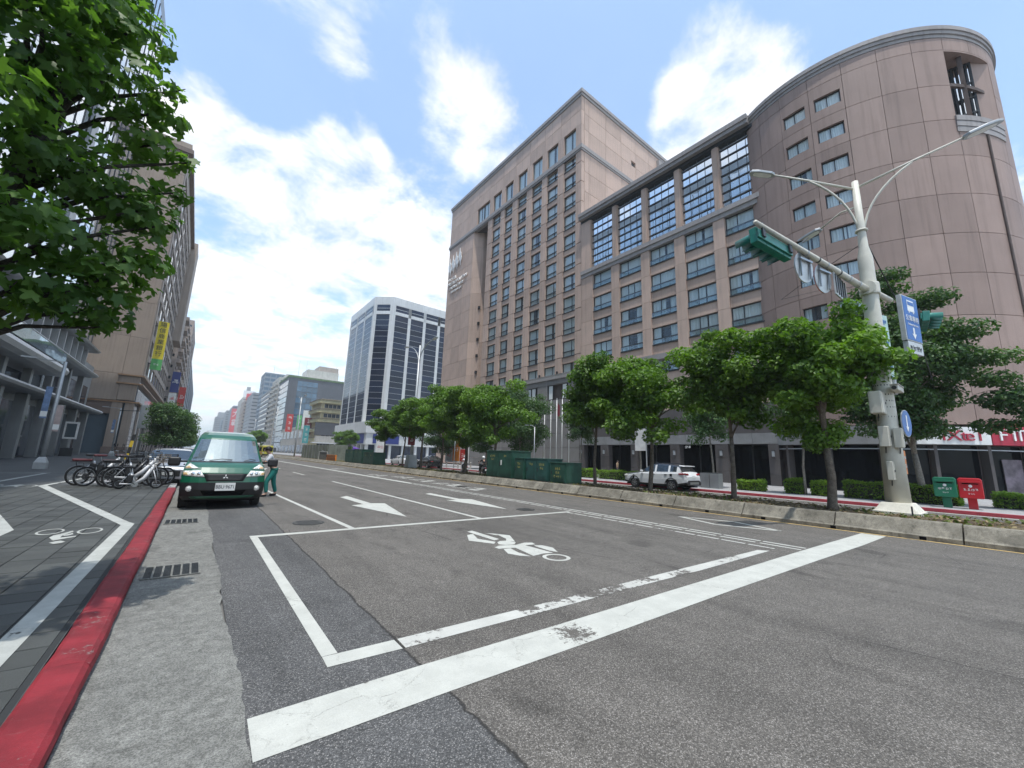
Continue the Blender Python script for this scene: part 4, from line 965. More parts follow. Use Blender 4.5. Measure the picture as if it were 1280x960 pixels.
# ---- slate and glass block, with an older cream one stepping up behind
sb = thing('slate_office_building', 'dark slate office block with a blue glass strip and green roof edge', 'office building', (40, 280, .13))
piece('wall', sb, 40, 90, 280, 318, .13, 47., 'wall_slate'); piece('cornice', sb, 39.6, 90.2, 279.6, 318, 47.01, 48.2, 'roof_green')
for k in range(12):
    for j in range(4): piece('pane', sb, 45.+j*3., 47.8+j*3., 279.9, 279.98, 3.+k*3.55, 6.2+k*3.55, 'glass_sky')
    for j in range(8): piece('pane', sb, 39.9, 39.98, 281+j*4.4, 285+j*4.4, 3.+k*3.55, 6.1+k*3.55, 'glass_mirror')
for k in range(3): piece('window', sb, 76, 86, 279.8, 279.99, 41-k*7., 44-k*7., 'glass_sky')
cb = banded('cream_apartment_building', 'cream apartment tower with terraces stepping up behind the slate block', 44, 84, 322, 350, 55, 3.4, 'wall_cream', 'glass_grey', pier=5.)
piece('penthouse', cb, 58, 80, 326, 346, 55.6, 62., 'wall_cream'); piece('penthouse', cb, 66, 80, 328, 344, 62.01, 66., 'wall_tan')
for x in (52, 57, 78): part('antenna', MB().tube([(x, 326, 55.5), (x, 326, 68)], .12, 5), 'metal_light', cb, world=True)
# street side: striped blocks stepping away towards the vanishing point
b1 = banded('white_apartment_building', 'narrow white apartment block with stacked square balconies left of the slate block', 39.5, 60, 320, 352, 52, 3.5, 'wall_cream', 'glass_grey', pier=4., pier_w=1.)
for k in range(13):
    for j in range(3): piece('balcony', b1, 38.2, 39.49, 321.5+j*11, 327+j*11, 4.3+k*3.55, 5.5+k*3.55, 'wall_cream')
b2 = banded('grey_striped_building', 'grey office block with strong horizontal window stripes', 39, 62, 360, 410, 47, 3.8, 'wall_grey', 'glass_navy', sill=.3)
b3 = banded('blue_glass_tower', 'dark blue glass tower standing tallest in the far row on the right', 40, 58, 418, 445, 70, 4., 'wall_steel', 'glass_sky', sill=.12, pier=4., pier_w=.6)
part('antenna', MB().tube([(48, 430, 70), (48, 430, 82)], .15, 5), 'metal_light', b3, world=True); piece('penthouse', b3, 40.5, 57, 419, 444, 62., 70.8, 'wall_steel')
b4 = banded('grey_panel_building', 'plain grey slab block beside the blue glass tower', 38, 60, 480, 540, 58, 3.7, 'wall_grey', 'glass_grey', pier=6.)
b5 = banded('cream_office_building', 'cream block carrying a red and white rooftop billboard', 37, 60, 590, 660, 64, 3.8, 'wall_cream', 'glass_grey', pier=5.)
b6 = banded('tan_office_building', 'tan block carrying a long red rooftop billboard', 36, 62, 540, 585, 55, 3.8, 'wall_tan', 'glass_grey', pier=5.)
b7 = banded('narrow_grey_building', 'narrow grey block left of the red wall billboard', 31, 52, 800, 860, 62, 3.8, 'wall_grey', 'glass_grey', pier=6.)
b8 = banded('billboard_building', 'narrow block whose street end is covered by a tall red billboard', 34, 56, 700, 780, 62, 3.8, 'wall_steel', 'glass_grey', pier=6.)
b9 = banded('domed_apartment_building', 'pale apartment block with a rounded top far up the street', 22, 46, 980, 1040, 62, 3.6, 'wall_grey', 'glass_grey', pier=5.)
piece('penthouse', b9, 26, 40, 985, 1035, 62.6, 72., 'wall_grey')
b10 = banded('low_pale_building', 'lowest pale block at the end of the street', 15, 40, 1180, 1240, 40, 3.6, 'wall_grey', 'glass_grey', pier=6.)
b11 = banded('mid_grey_building', 'mid grey block between the rounded apartment and narrow grey block', 30, 50, 900, 960, 52, 3.6, 'wall_steel', 'glass_grey', pier=6.)
bb = thing('red_billboard', 'tall red wall billboard with white characters on the narrow far block', 'billboard', (37, 699, 20)); M('sign_crimson', (.66, .075, .085), .5, var=.08)
piece('panel', bb, 33, 45, 698.4, 699.8, 20, 58, 'sign_crimson')
for k, ch in enumerate('力霸'): letters(ch, 10., (39., 698.3, 50-k*12.5), (1,0,0), (0,0,1), 'sign_white', bb, .02)
bb2 = thing('rooftop_billboard', 'long red rooftop billboard with white lettering', 'billboard', (50, 540, 56)); piece('panel', bb2, 37, 62, 541, 541.8, 56.2, 63.5, 'sign_crimson'); letters('~4', 5., (49.5, 540.9, 59.8), (1,0,0), (0,0,1), 'sign_white', bb2, .02)
for x in (38, 46, 54, 61): piece('post', bb2, x, x+.4, 542, 542.4, 55.4, 63, 'metal_panel')
bb3 = thing('rooftop_billboard', 'smaller white rooftop billboard with red lettering', 'billboard', (44, 591, 65)); piece('panel', bb3, 37, 50, 591, 591.8, 65., 73, 'sign_panel'); letters('~2', 4., (43.5, 590.9, 69), (1,0,0), (0,0,1), 'sign_crimson', bb3, .02)
for x in (38, 43, 49): piece('post', bb3, x, x+.4, 592, 592.4, 64, 72, 'metal_panel')
piece('floor_band', bb3, 40, 44, 593, 597, 64.6, 78, 'wall_grey')

# ---- brown stone bank on the left
bk = thing('brown_bank_building', 'tall brown stone bank building on the left with a copper-trimmed base', 'bank', (-9, 93, .13))
piece('wall', bk, -34, -9.28, 93.62, 150, .13, 57.8, 'glass_mirror')
by = [-9.0, -11.6, -16.8, -22., -28., -34.]
zs = [13.4, 20., 26.5, 33., 39.5, 46., 52.5, 57.2]
for i in range(5):
    for k in range(7): piece('panel', bk, by[i+1]+.02, by[i]-.02, 93., 93.6, zs[k]+.02, zs[k+1]-.02, 'brown_stone')
for i in range(1, 5): piece('panel', bk, by[i+1]+.02, by[i]-.02, 93., 93.6, 8.9, 13.38, 'brown_stone')
piece('panel', bk, -11.58, -9.4, 92.9, 93.6, 9., 11.7, 'brown_stone'); piece('panel', bk, -11.7, -9.2, 92.8, 93.6, 11.95, 13.1, 'brown_stone')
for z, pr in ((8.55, .45), (11.72, .35), (13.12, .5)): piece('cornice', bk, -12., -8.8+pr*.3, 93-pr, 150, z, z+.24, 'copper_trim')
piece('cornice', bk, -34, -12.01, 92.75, 93.6, 8.55, 8.8, 'copper_trim'); piece('lintel', bk, -34, -12.01, 92.9, 93.6, 6.6, 8.54, 'brown_dark')
for a, b in ((-12., -10.7), (-10.4, -9.3)): piece('column', bk, a, b, 92.7, 94., 1.2, 8.54, 'brown_stone'); piece('plinth', bk, a-.15, b+.15, 92.5, 94.2, .14, 1.19, 'brown_dark')
piece('wall', bk, -34, -12.2, 97, 98, .13, 6.6, 'room_dark'); piece('shop_front', bk, -12., -9.45, 94.4, 149, .14, 8.5, 'glass_navy')
for k in range(9): piece('column', bk, -10., -9.1, 99.+k*6, 100.2+k*6, .14, 8.54, 'brown_stone'); 
for k in range(9): piece('floor_band', bk, -9.65, -9.0, 93.61, 150, 13.4+.02, 14.2, 'brown_stone') if k == 0 else None
for k in range(1, 11): piece('floor_band', bk, -9.27, -9.13, 95.3 if k < 9 else 93.61, 150, 13.4+k*3.98-.6, 13.4+k*3.98+.5, 'brown_stone')
piece('floor_band', bk, -9.65, -9.02, 93.61, 150, 54.6, 57.2, 'brown_stone'); piece('cornice', bk, -34, -8.3, 92.6, 150, 57.22, 58.1, 'brown_dark'); piece('cornice', bk, -34, -8.7, 92.8, 150, 58.11, 59.2, 'brown_stone')
piece('pier', bk, -9.65, -8.9, 93.615, 95.28, 13.4, 54.6, 'brown_stone')
for k in range(1, 10): piece('pier', bk, -9.27, -9.1, 95.3+k*6-.22, 95.3+k*6+.22, 14.2, 54.6, 'brown_stone')
piece('wing_slab', bk, -9.4, -7.6, 140, 150, 30, 59, 'brown_stone')
bn = thing('bank_banner', 'yellow and green hanging bank banner with upright characters on the brown building', 'banner', (-7.7, 95, 15)); o = piece('panel', bn, -8.5, -7.0, 95., 95.25, 17., 24., 'sign_yellow'); piece('panel', bn, -8.5, -7., 95., 95.25, 15., 16.99, 'sign_green'); piece('bracket', bn, -9., -8.5, 95.1, 95.2, 16, 16.15, 'frame_dark'); piece('bracket', bn, -9., -8.5, 95.1, 95.2, 23, 23.15, 'frame_dark')
for k, ch in enumerate('陽信商業銀行'): letters(ch, .98, (-7.75, 94.98, 23.35-k*1.08), (1,0,0), (0,0,1), 'frame_dark', bn, .01)
letters('~2', .42, (-7.75, 94.98, 16.), (1,0,0), (0,0,1), 'sign_white', bn, .01)
# ---- blocks beyond the bank
n1 = banded('beige_apartment_building', 'beige apartment block with ribbon balconies beyond the brown bank', -30, -8.4, 156, 200, 41, 3.3, 'wall_tan', 'glass_grey', left=True, pier=8., pier_w=.6)
for k in range(12):
    for j in range(4): piece('balcony', n1, -8.39, -7.2, 157+j*11, 165+j*11, 3.0+k*3.4, 4.1+k*3.4, 'wall_tan')
n2 = banded('teal_glass_building', 'apartment block with blue green bay windows furthest along on the left', -30, -7.6, 204, 250, 52, 3.3, 'wall_tan', 'glass_sky', left=True, pier=10., pier_w=.6)
n3 = banded('far_grey_building', 'grey office block at the far left end of the street', -32, -7.8, 256, 420, 44, 3.5, 'wall_grey', 'glass_grey', left=True, pier=12.)
for lb, x0, x1, y, z0, z1, mt in (('dark blue hanging shop banner beyond the brown bank', -8.3, -6.4, 150.6, 17, 23, 'sign_blue'), ('red hanging shop banner furthest along on the left', -7.2, -5.4, 175, 15., 21.5, 'sign_red2'), ('small white hanging shop sign under the dark blue banner', -8.3, -6.6, 150.2, 14., 16.7, 'sign_panel')):
    t = thing('hanging_banner', lb, 'banner', (x0, y, z0), 0, 'banners hung on the left-hand blocks'); piece('panel', t, x0, x1, y, y+.3, z0, z1, mt); piece('bracket', t, -9.2, x0-.001, y+.1, y+.2, (z0+z1)/2, (z0+z1)/2+.2, 'frame_dark')
    letters('~1', min(1.7, (z1-z0)*.5), ((x0+x1)/2, y-.03, (z0+z1)/2), (1,0,0), (0,0,1), 'sign_white' if mt != 'sign_panel' else 'sign_red2', t, .01)

# ---- glass tower on the left with metal canopies over its entrance
gt_ = thing('glass_tower', 'mirror glass office tower behind the big leafy tree on the left', 'office tower', (-14, 50, .13))
piece('wall', gt_, -40, -14.1, 4, 81.6, 12.5, 72, 'metal_panel')
for j in range(17):
    for k in range(9): piece('pane', gt_, -14.09, -14.0, 4+j*4.56+.05, 4+(j+1)*4.56-.05, 15.2+k*6.02+.05, 15.2+(k+1)*6.02-.05, 'glass_tower')
for j in range(35): piece('mullion', gt_, -13.99, -13.93, 4+j*2.28-.03, 4+j*2.28+.03, 15.2, 69.2, 'frame_dark')
for y in (10, 36, 58): piece('pier', gt_, -13.92, -13.6, y, y+2.0, 12.6, 71., 'metal_panel')
piece('pane', gt_, -40, -14.05, 81.61, 81.7, 15, 72, 'glass_tower')
# podium with deep metal canopies
pd = thing('entrance_podium', 'grey metal clad podium with long rounded canopies under the glass tower', 'podium', (-13, 40, .13))
piece('wall', pd, -40, -13.2, -12, 82, .13, 12.4, 'metal_panel')
def canopy(x0, x1, y0, y1, z, th, nm='canopy'):
    prof = [(x0, z), (x0, z+th), (x1-.5, z+th*.98), (x1-.15, z+th*.80), (x1, z+th*.5), (x1-.12, z+th*.2), (x1-.5, z+.02)]
    part(nm, MB().prism(prof, (0, y0, 0), (1,0,0), (0,0,1), (0, y1-y0, 0)), 'metal_light', pd, world=True)
canopy(-13.19, -10.4, -10, 55, 7.6, 1.1); canopy(-13.19, -10.7, 30, 70, 9.5, .55); canopy(-13.19, -11.0, -10, 80, 5.6, .62); canopy(-13.19, -11.6, 30, 74, 13.2, .5)
for y in range(-8, 82, 6): piece('column', pd, -12.6, -11.9, y, y+.7, .14, 5.58, 'metal_panel')
for y in range(33, 70, 6): piece('column', pd, -12.3, -11.8, y, y+.6, 6.24, 9.48, 'metal_panel')
for k in range(14): piece('shop_front', pd, -13.18, -13.1, -9+k*6.4, -3+k*6.4, .2, 5., 'glass_navy'); piece('pane', pd, -13.18, -13.1, -9+k*6.4, -3+k*6.4, 6.4, 9.3, 'glass_navy'); piece('mullion', pd, -13.18, -13.0, -3+k*6.4+.05, -2.6+k*6.4-.05, .2, 5., 'metal_light')
for k in range(16): piece('fin', pd, -13.18, -12.3, 32+k*2.6, 32.2+k*2.6, 10.1, 13.1, 'metal_light')
piece('parapet_glass', pd, -10.75, -10.7, 20, 54.5, 8.7, 9.7, 'glass_room')
# ================================================================ TREES, HEDGES
def tree(name, label, loc, group, h, rx, ry, cz, rz_, seed, n=15000, size=.15, leaf='leaf_street', bark='bark', r0=.11, trunk=2.4, ncl=46, cr=.75, low=-.55, shell=.5, src=None, nb=12, cat='tree', extra=()):
    t = thing(name, label, cat, loc, 0, group); rg_ = random.Random(seed)
    cl = crown_clumps(rg_, (0, 0, cz), (rx, ry, rz_), ncl, cr, shell, low)+list(extra)
    me = leaf_cloud('crown', cl, n, size, seed); part('crown', me, leaf, t)
    mb = MB(); branchy(mb, rg_, (0,0,0), trunk, (rg_.uniform(-.3,.3), rg_.uniform(-.3,.3), cz+rz_*.7), cl, r0, nb=nb); part('trunk', mb, bark, t, smooth=True)
    return t
def retree(src, loc, rz, label, group, sc=1., sz=None):
    o = copy_tree(src); o.location = loc; o.rotation_euler = (0,0,rz); o.scale = (sc, sc, sz or sc); o['label'] = label; o['group'] = group; return o
GM = 'street trees along the median'
ta = tree('street_tree', 'bright leafy median tree with a stout straight trunk left of the signal pole', (16.05, 4.05, .36), GM, 6.7, 2.05, 2.2, 4.45, 2.05, 31, 17000, .17, r0=.13, trunk=2.1, ncl=60, cr=.62, low=-.95, shell=.35)
tb = tree('street_tree', 'median tree with a crooked kinked trunk, second from the signal pole', (16.5, 7.2, .38), GM, 7.2, 1.9, 2.0, 4.6, 2.4, 32, 15000, .17, r0=.10, trunk=2.3, ncl=54, cr=.6, low=-.95, shell=.35)
tc = tree('street_tree', 'slender median tree standing in front of the white car', (16.6, 10.9, .38), GM, 7.2, 2.2, 2.3, 4.4, 2.4, 33, 17000, .17, r0=.10, trunk=2.3, ncl=62, cr=.62, low=-.97, shell=.35)
td = tree('street_tree', 'median tree just right of the green utility cabinets', (16.5, 14.05, .38), GM, 7.0, 1.7, 1.9, 4.45, 2.25, 34, 13000, .17, r0=.085, trunk=2.4, ncl=50, cr=.6, low=-.95, shell=.35)
# trunk shoot of the nearest tree: a leafy tuft low on the stem
part('shoot', leaf_cloud('shoot', [(0,0,2.25,.55,.55,.4,1.), (.3,-.2,2.5,.5,.5,.4,1.), (-.3,.2,2.1,.4,.4,.35,.8)], 1500, .12, 77), 'leaf_street', ta)
far = [(23.1, 0, tc, 1.0, 'median tree behind the largest green cabinet'), (26.8, 1.2, ta, 1.02, 'median tree with a pale leaning trunk beside the two scooters'), (30.6, 2.4, td, 1.05, 'median tree left of the red and white poster wall'), (34.4, 3.9, tb, 1.0, 'median tree with a slim pale trunk just right of the far lamp post'),
       (38.6, .8, td, .98, 'small round median tree just left of the far lamp post'), (43.4, 5., tb, .93, 'leftmost median tree in the near row, leaning over the far green cabinets')]
for y, rz, s, sc, lb in far: retree(s, (16.4, y, .38), rz, lb, GM, sc*1.08, sc*1.02)
for i, (y, rz, s) in enumerate(((104, .4, ta), (112, 2., tc))): retree(s, (30, y, .13), rz, ('pale green tree in front of the white office block', 'smaller green tree behind the pale one by the white office block')[i], GM, 1.1)
for i, (y, rz, s, x) in enumerate(((150, .4, ta, 15.6), (163, 2., tb, 15.8), (178, 3.1, tc, 15.6), (196, 1.2, td, 15.7), (216, .2, ta, 15.6), (240, 2.2, tb, 15.7), (270, 1., tc, 15.6))): retree(s, (x, y, .3), rz, 'nearest of the small hazy median trees beyond the yellow minibus' if i == 0 else ('second','third','fourth','fifth','sixth','last')[i-1]+' of the small hazy median trees beyond the yellow minibus', GM+' far off', 1.15)
# trees on the far pavement
GP = 'trees on the hotel pavement'
ex = [(dx, dy, z, q, q, q*.42, q*q) for dx, dy, z, q in ((-.5, 1.6, 9.6, 1.1),(0,.2,12.,1.),(-.3,.9,11.2,1.1),(-.2,-1.3,10.2,1.2),(-.4,-2.2,8.3,1.2),(-.3,2.4,9.,1.),(-.3,1.9,7.,1.2),(-.5,-.5,3.6,1.2),(-.6,1.2,3.6,1.1),(-.3,-3.2,6.8,1.),(-.5, 1.6, 9.0, 1.0), (-.6, -2.3, 6.9, 1.0), (.2, -3.3, 4.6, .95), (.3, 2.2, 7.8, 1.), (-.4, -1.2, 8.6, 1.1), (0, .2, 11.2, 1.0), (0,-.6,10.1,1.2), (-.3, -2.9, 5.8, .9), (.2, 2., 4.4, 1.), (0,-3.9,3.9,.8),(.2,-3.6,5.2,.9),(-.2,-3.0,4.9,1.),(.3,-2.6,3.7,.9),(-.5,2.3,6.0,1.),(-.4,1.4,5.,1.))]
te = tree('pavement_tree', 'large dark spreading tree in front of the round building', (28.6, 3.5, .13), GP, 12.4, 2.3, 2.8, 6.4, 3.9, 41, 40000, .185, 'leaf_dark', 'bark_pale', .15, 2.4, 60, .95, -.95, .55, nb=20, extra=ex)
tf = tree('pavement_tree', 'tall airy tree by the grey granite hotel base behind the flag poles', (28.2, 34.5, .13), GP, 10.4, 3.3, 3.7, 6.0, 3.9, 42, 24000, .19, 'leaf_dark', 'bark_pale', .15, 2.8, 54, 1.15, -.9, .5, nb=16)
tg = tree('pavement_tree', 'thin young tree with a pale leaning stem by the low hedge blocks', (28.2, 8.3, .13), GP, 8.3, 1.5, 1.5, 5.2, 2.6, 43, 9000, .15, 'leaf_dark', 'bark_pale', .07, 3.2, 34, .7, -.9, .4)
retree(tf, (29.5, 43., .13), 2.1, 'dark tree on the pavement in shadow left of the flag poles', GP, .95)
retree(tg, (28.4, 26., .13), 1.1, 'young tree between the flag poles and the white car', GP, 1.05)
retree(tg, (28.4, 19.5, .13), 2.8, 'young tree on the pavement just behind the white car', GP, 1.05)
retree(tf, (29.0, 54., .13), .7, 'pavement tree beyond the red and white poster wall', GP, .8)
retree(tg, (28.3, 13.6, .13), 4.1, 'young tree on the pavement right of the white car', GP, 1.0)
# left side trees
GL = 'trees along the left pavement'
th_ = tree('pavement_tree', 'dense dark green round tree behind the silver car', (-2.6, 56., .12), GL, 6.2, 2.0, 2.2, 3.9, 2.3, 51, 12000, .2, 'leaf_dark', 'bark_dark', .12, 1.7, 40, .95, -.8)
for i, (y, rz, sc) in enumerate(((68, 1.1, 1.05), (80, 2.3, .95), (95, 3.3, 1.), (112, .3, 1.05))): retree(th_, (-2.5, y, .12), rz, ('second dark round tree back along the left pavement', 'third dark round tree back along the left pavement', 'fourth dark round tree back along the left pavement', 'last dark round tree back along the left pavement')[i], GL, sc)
# ---- the big maple-like tree leaning in at the upper left
bt = thing('leafy_tree', 'large nearby tree with star shaped leaves overhanging the left pavement', 'tree', (-1.95, 5.6, .12)); rg_ = random.Random(8)
cl = []
def bclump(x, y, z, q): cl.append((x+1.95, y-5.6, z-.12, q, q, q*.7, q*q))
for x, y, z, q in ((-.82,5.5,5.25,.28),(-1.15,5.3,5.9,.42),(-.9,5.6,4.85,.42),(-1.2,5.2,5.2,.5),(-1.15,5.6,4.2,.5),(-.80,5.5,4.05,.34),(-.76,5.6,3.55,.36),(-.92,5.5,3.25,.38),(-1.15,5.4,3.0,.4),(-1.35,5.4,3.5,.5),(-1.5,5.2,4.2,.55),(-1.5,5.3,2.85,.38),(-1.6,5.0,4.9,.55),(-1.5,5.2,5.8,.5),(-1.55,5.6,6.4,.5),(-1.7,5.0,5.7,.6),(-1.6,4.7,3.4,.5),(-1.75,4.6,4.2,.55),(-1.8,4.4,2.9,.42),(-1.6,4.4,5.3,.5),(-1.0,5.9,3.0,.34),(-1.0,5.7,2.75,.22),(-1.7,5.8,7.2,.5),(-1.6,5.4,6.6,.6),(-1.8,5.4,7.4,.7),(-.62,5.6,4.4,.20),(-.56,5.5,4.75,.16),(-.70,5.5,3.9,.22),(-.78,5.5,5.55,.15)): bclump(x, y, z, q)
for k in range(24): bclump(-2.7+rg_.uniform(-1.9,.25), 5.5+rg_.uniform(-1.4,2.6), rg_.uniform(3.0,8.2), rg_.uniform(.45,.75))
part('crown', leaf_cloud('crown', cl, 10800, .118, 61, .45, star=True, hang=.35), 'leaf_maple', bt)
mb = MB(); mb.tube([(0,0,-.1),(.02,0,1.2),(.10,0,2.6),(.28,-.05,3.9),(.42,0,5.2),(.4,.1,7.4)], [.15,.12,.105,.09,.07,.02], 10)
for c in cl[:30]:
    e = Vector(c[:3]); zs_ = max(2.2, min(6.5, e.z-.9)); st = Vector((.08+.07*(zs_-2), 0, zs_)); mb.tube([st, st.lerp(e, .5)+Vector((0,0,.12)), e, e+(e-st).normalized()*.15], [.034, .022, .012, .004], 5)
part('trunk', mb, 'bark_dark', bt, smooth=True)
# ---- clipped hedges
def hedge(label, x0, x1, y0, y1, h, seed, n, group='clipped hedges in front of the hotel', z=.13):
    t = thing('hedge', label, 'hedge', ((x0+x1)/2, (y0+y1)/2, z), 0, group); rg = np.random.default_rng(seed); a, b = (x1-x0)/2, (y1-y0)/2
    P = np.c_[rg.uniform(-a, a, n), rg.uniform(-b, b, n), rg.uniform(.04, h, n)]
    k = rg.integers(0, 3, n); s = rg.choice([-1, 1], n); j = rg.normal(size=n)*.035
    P[:, 0] = np.where((k == 0), s*a+j, P[:, 0]); P[:, 1] = np.where(k == 1, s*b+j, P[:, 1]); P[:, 2] = np.where(k == 2, h+j*1.3, P[:, 2])
    P[:, 2] += .05*np.sin(P[:, 1]*3.1+seed)*(P[:, 2] > h*.7)
    part('foliage', scatter_cards('foliage', P, .085, rg, .8), 'leaf_hedge', t); part('stems', MB().box(-a*.8, a*.8, -b*.97, b*.97, 0, h*.9), 'bark_dark', t)
hedge('longest clipped hedge, running behind the big signal pole base', 28.2, 29.1, 2.3, 6.5, .85, 1, 9000); hedge('cube-like clipped hedge nearest the leaning young tree', 27.9, 28.7, 7.2, 7.95, .72, 2, 2600); hedge('clipped hedge block left of the cube-like hedge', 28., 28.8, 8.5, 9.3, .8, 3, 2600)
hedge('low dark hedge right of the white car beside the litter bin', 27.6, 28.4, 10.4, 11.8, .6, 4, 3000); hedge('hedge behind the front wheel of the white car', 28.2, 29.2, 18.4, 23.6, .7, 5, 6000); hedge('sunlit hedge just right of the green cabinets', 28.0, 29., 24.4, 27.5, .75, 6, 4500); hedge('short hedge to the right of the red post box', 29.4, 30.3, .2, 1.3, .6, 7, 2600)
hedge('low hedge under the flag poles', 31., 32., 28.5, 40, .6, 8, 5000)
# ================================================================ STREET FURNITURE
M('pole_cream', (.62, .60, .52), .5, var=.08, vs=3, streak=.25); M('pole_grey', (.40, .42, .43), .45, .5, var=.08, vs=3); M('black_plastic', (.014, .014, .015), .5, var=.1); M('rubber', (.018, .018, .019), .85, var=.15, fine=.1)
M('signal_green', (.008, .17, .125), .38, var=.12, vs=5, coat=.25); M('lens_dark', (.05, .05, .05), .15); M('steel', (.42, .43, .44), .32, .85, var=.1); M('sign_backing', (.56, .57, .56), .45, .5, var=.1, vs=4); M('sign_blue2', (.025, .13, .42), .4); M('sign_greenwhite', (.42, .58, .54), .45)
M('chrome', (.7, .71, .72), .12, 1.0, var=.02); M('lamp_face', (.8, .8, .78), .3)
LET_WORLD[0] = False     # from here on lettering is placed in its thing's own axes
# ---- big combined lamp and signal pole at the stop line
px_, py_ = 17.0, 2.65
bp_ = thing('lamp_signal_pole', 'tall cream lamp post and signal pole with a green signal arm on the median', 'pole', (px_, py_, .36))
part('plinth', MB().prism([(-.62,-.52),(.62,-.52),(.62,.52),(-.62,.52)], (0,0,-.02), (1,0,0), (0,1,0), (0,0,.12)).add([(-.58,-.48,.10),(.58,-.48,.10),(.58,.48,.10),(-.58,.48,.10),(-.36,-.34,.34),(.36,-.34,.34),(.36,.34,.34),(-.36,.34,.34)], [(4,5,6,7),(0,1,5,4),(1,2,6,5),(2,3,7,6),(3,0,4,7)]), 'block_white', bp_, bev=.02)
part('pole', MB().lathe([(.30,.33),(.255,2.2),(.225,5.),(.205,8.0),(.20,8.35),(.13,8.75),(.115,9.4),(.095,11.25)], 24), 'pole_cream', bp_, smooth=True)
for z in (1.55, 1.95, 2.2, 2.9, 3.2, 3.4, 3.6, 3.9, 5.35, 6.0): part('strap', MB().lathe([(.262-.0095*z+.012, z), (.262-.0095*z+.012, z+.045)], 20), 'frame_dark', bp_)
part('collar', MB().torus((0,0,9.35), .15, .035, 'z', 18, 6), 'pole_cream', bp_, smooth=True)
part('clamp', MB().lathe([(.26,7.0),(.27,7.05),(.27,7.35),(.26,7.4)], 20).cyl((-.30,0,7.2), (-.22,0,7.2), .22).cyl((.22,0,7.2), (.30,0,7.2), .22), 'pole_cream', bp_)
def lampfix(t, e, d, L=.85):
    d = Vector(d).normalized(); e = Vector(e); s = d.cross(Vector((0,0,1))).normalized(); u = s.cross(d)
    m = Matrix((d, s, u)).transposed().to_4x4(); m.translation = e
    mb = MB(); out = [(0,-.07),(.12,-.15),(.55,-.17),(.80,-.13),(L,-.04),(L,.04),(.80,.13),(.55,.17),(.12,.15),(0,.07)]
    mb.prism(out, m @ Vector((0,0,-.045)), d, s, u*.09); h = part('lamp_head', mb, 'pole_grey', t, bev=.015)
    part('lamp_glass', MB().prism([(x*.72+.1, y*.72) for x, y in out], m @ Vector((0,0,-.052)), d, s, u*.006), 'lamp_face', h)
def lamparm(t, a, b, e, r=.045):
    """straight upper arm a->e with an arched brace b->e"""
    a, b, e = Vector(a), Vector(b), Vector(e); mid = a.lerp(e, .55)
    part('arm', MB().tube([a, mid+Vector((0,0,.02)), e], [r, r*.85, r*.7], 8), 'pole_cream', t, smooth=True)
    c = [b.lerp(mid, k/5)+(Vector((0,0,1))*(-.0)+(Vector((b.x, b.y, mid.z))-b.lerp(mid, .5))*.0) for k in range(6)]
    pts = []
    p1 = Vector((b.x+(mid.x-b.x)*.12, b.y+(mid.y-b.y)*.12, b.z+(mid.z-b.z)*.62))
    for k in range(9):
        q = k/8; pts.append(b*(1-q)**2+p1*2*q*(1-q)+mid*q*q)
    part('brace', MB().tube(pts, r*.8, 8), 'pole_cream', t, smooth=True)
eL, eR = Vector((-1.3, 2.0, 12.05)), Vector((.98, -2.55, 11.85))
lamparm(bp_, (0,0,10.95), (-.04,.04,9.3), eL); lamparm(bp_, (0,0,11.0), (.04,-.06,9.3), eR)
lampfix(bp_, eL, eL-Vector((0,0,11.2))); lampfix(bp_, eR, eR-Vector((0,0,11.1)), .95)
part('arm', MB().tube([(0,0,10.3), (.1,.5,10.35), (.3,1.15,10.1)], [.03,.028,.025], 6), 'pole_cream', bp_, smooth=True); lampfix(bp_, (.3,1.15,10.1), (.25,.9,-.15), .5)
# signal arm over the road and its short stub
a0, a1 = Vector((-.2,.03,7.15)), Vector((-6.3,1.05,7.55)); ad = (a1-a0).normalized()
part('signal_arm', MB().tube([a0, a0.lerp(a1,.35), a1], [.105,.09,.055], 12), 'pole_cream', bp_, smooth=True); part('signal_arm', MB().tube([(.2,-.03,7.2), (1.3,-.30,7.1)], [.10,.085], 12), 'pole_cream', bp_, smooth=True)
for q in (.1,.2,.3,.42,.5,.6): 
    c = a0.lerp(a1, q); part('strap', MB().tube([c-ad*.03, c+ad*.03], .115-.05*q, 12), 'frame_dark' if q in (.3,.5) else 'steel', bp_)
def signal(label, loc, axis, face, n=4, dia=.36, group='green traffic signal heads'):
    """head of n lamps in a row along axis, hoods turned to face"""
    t = thing('traffic_signal', label, 'traffic signal', loc, 0, group); ax, fc = Vector(axis).normalized(), Vector(face).normalized(); up = fc.cross(ax).normalized()
    if up.z < 0: up = -up
    m = Matrix((ax, fc, up)).transposed().to_4x4(); h = dia/2+.03
    for k in range(n):
        x0 = k*dia*1.04
        mb = MB(); mb.box(x0+.006, x0+dia*1.04-.006, -.10, .10, -h, h, m); hs = part('housing', mb, 'signal_green', t, bev=.02)
        mb = MB(); c = x0+dia*.52; rows = []
        for j in range(13):
            a = rad(-40+260*j/12); rows.append([m @ Vector((c+r_*math.cos(a), y, r_*math.sin(a))) for y, r_ in ((.10, dia*.46), (.10+dia*1.05, dia*.46), (.10+dia*1.05, dia*.43), (.10, dia*.43))])
        mb.grid(rows); part('hood', mb, 'signal_green', hs, smooth=True)
        part('lens', MB().tube([m @ Vector((c, .10, 0)), m @ Vector((c, .125, 0))], dia*.42, 16), 'lens_dark', hs)
    part('back_plate', MB().box(.0, n*dia*1.04, -.15, -.101, -h*.6, h*.6, m), 'signal_green', t, bev=.015)
    for k in (.35, n-1+.5): part('bracket', MB().box(k*dia*1.04-.05, k*dia*1.04+.07, -.20, -.151, -h*.4, h+.12, m), 'frame_dark', t)
    return t
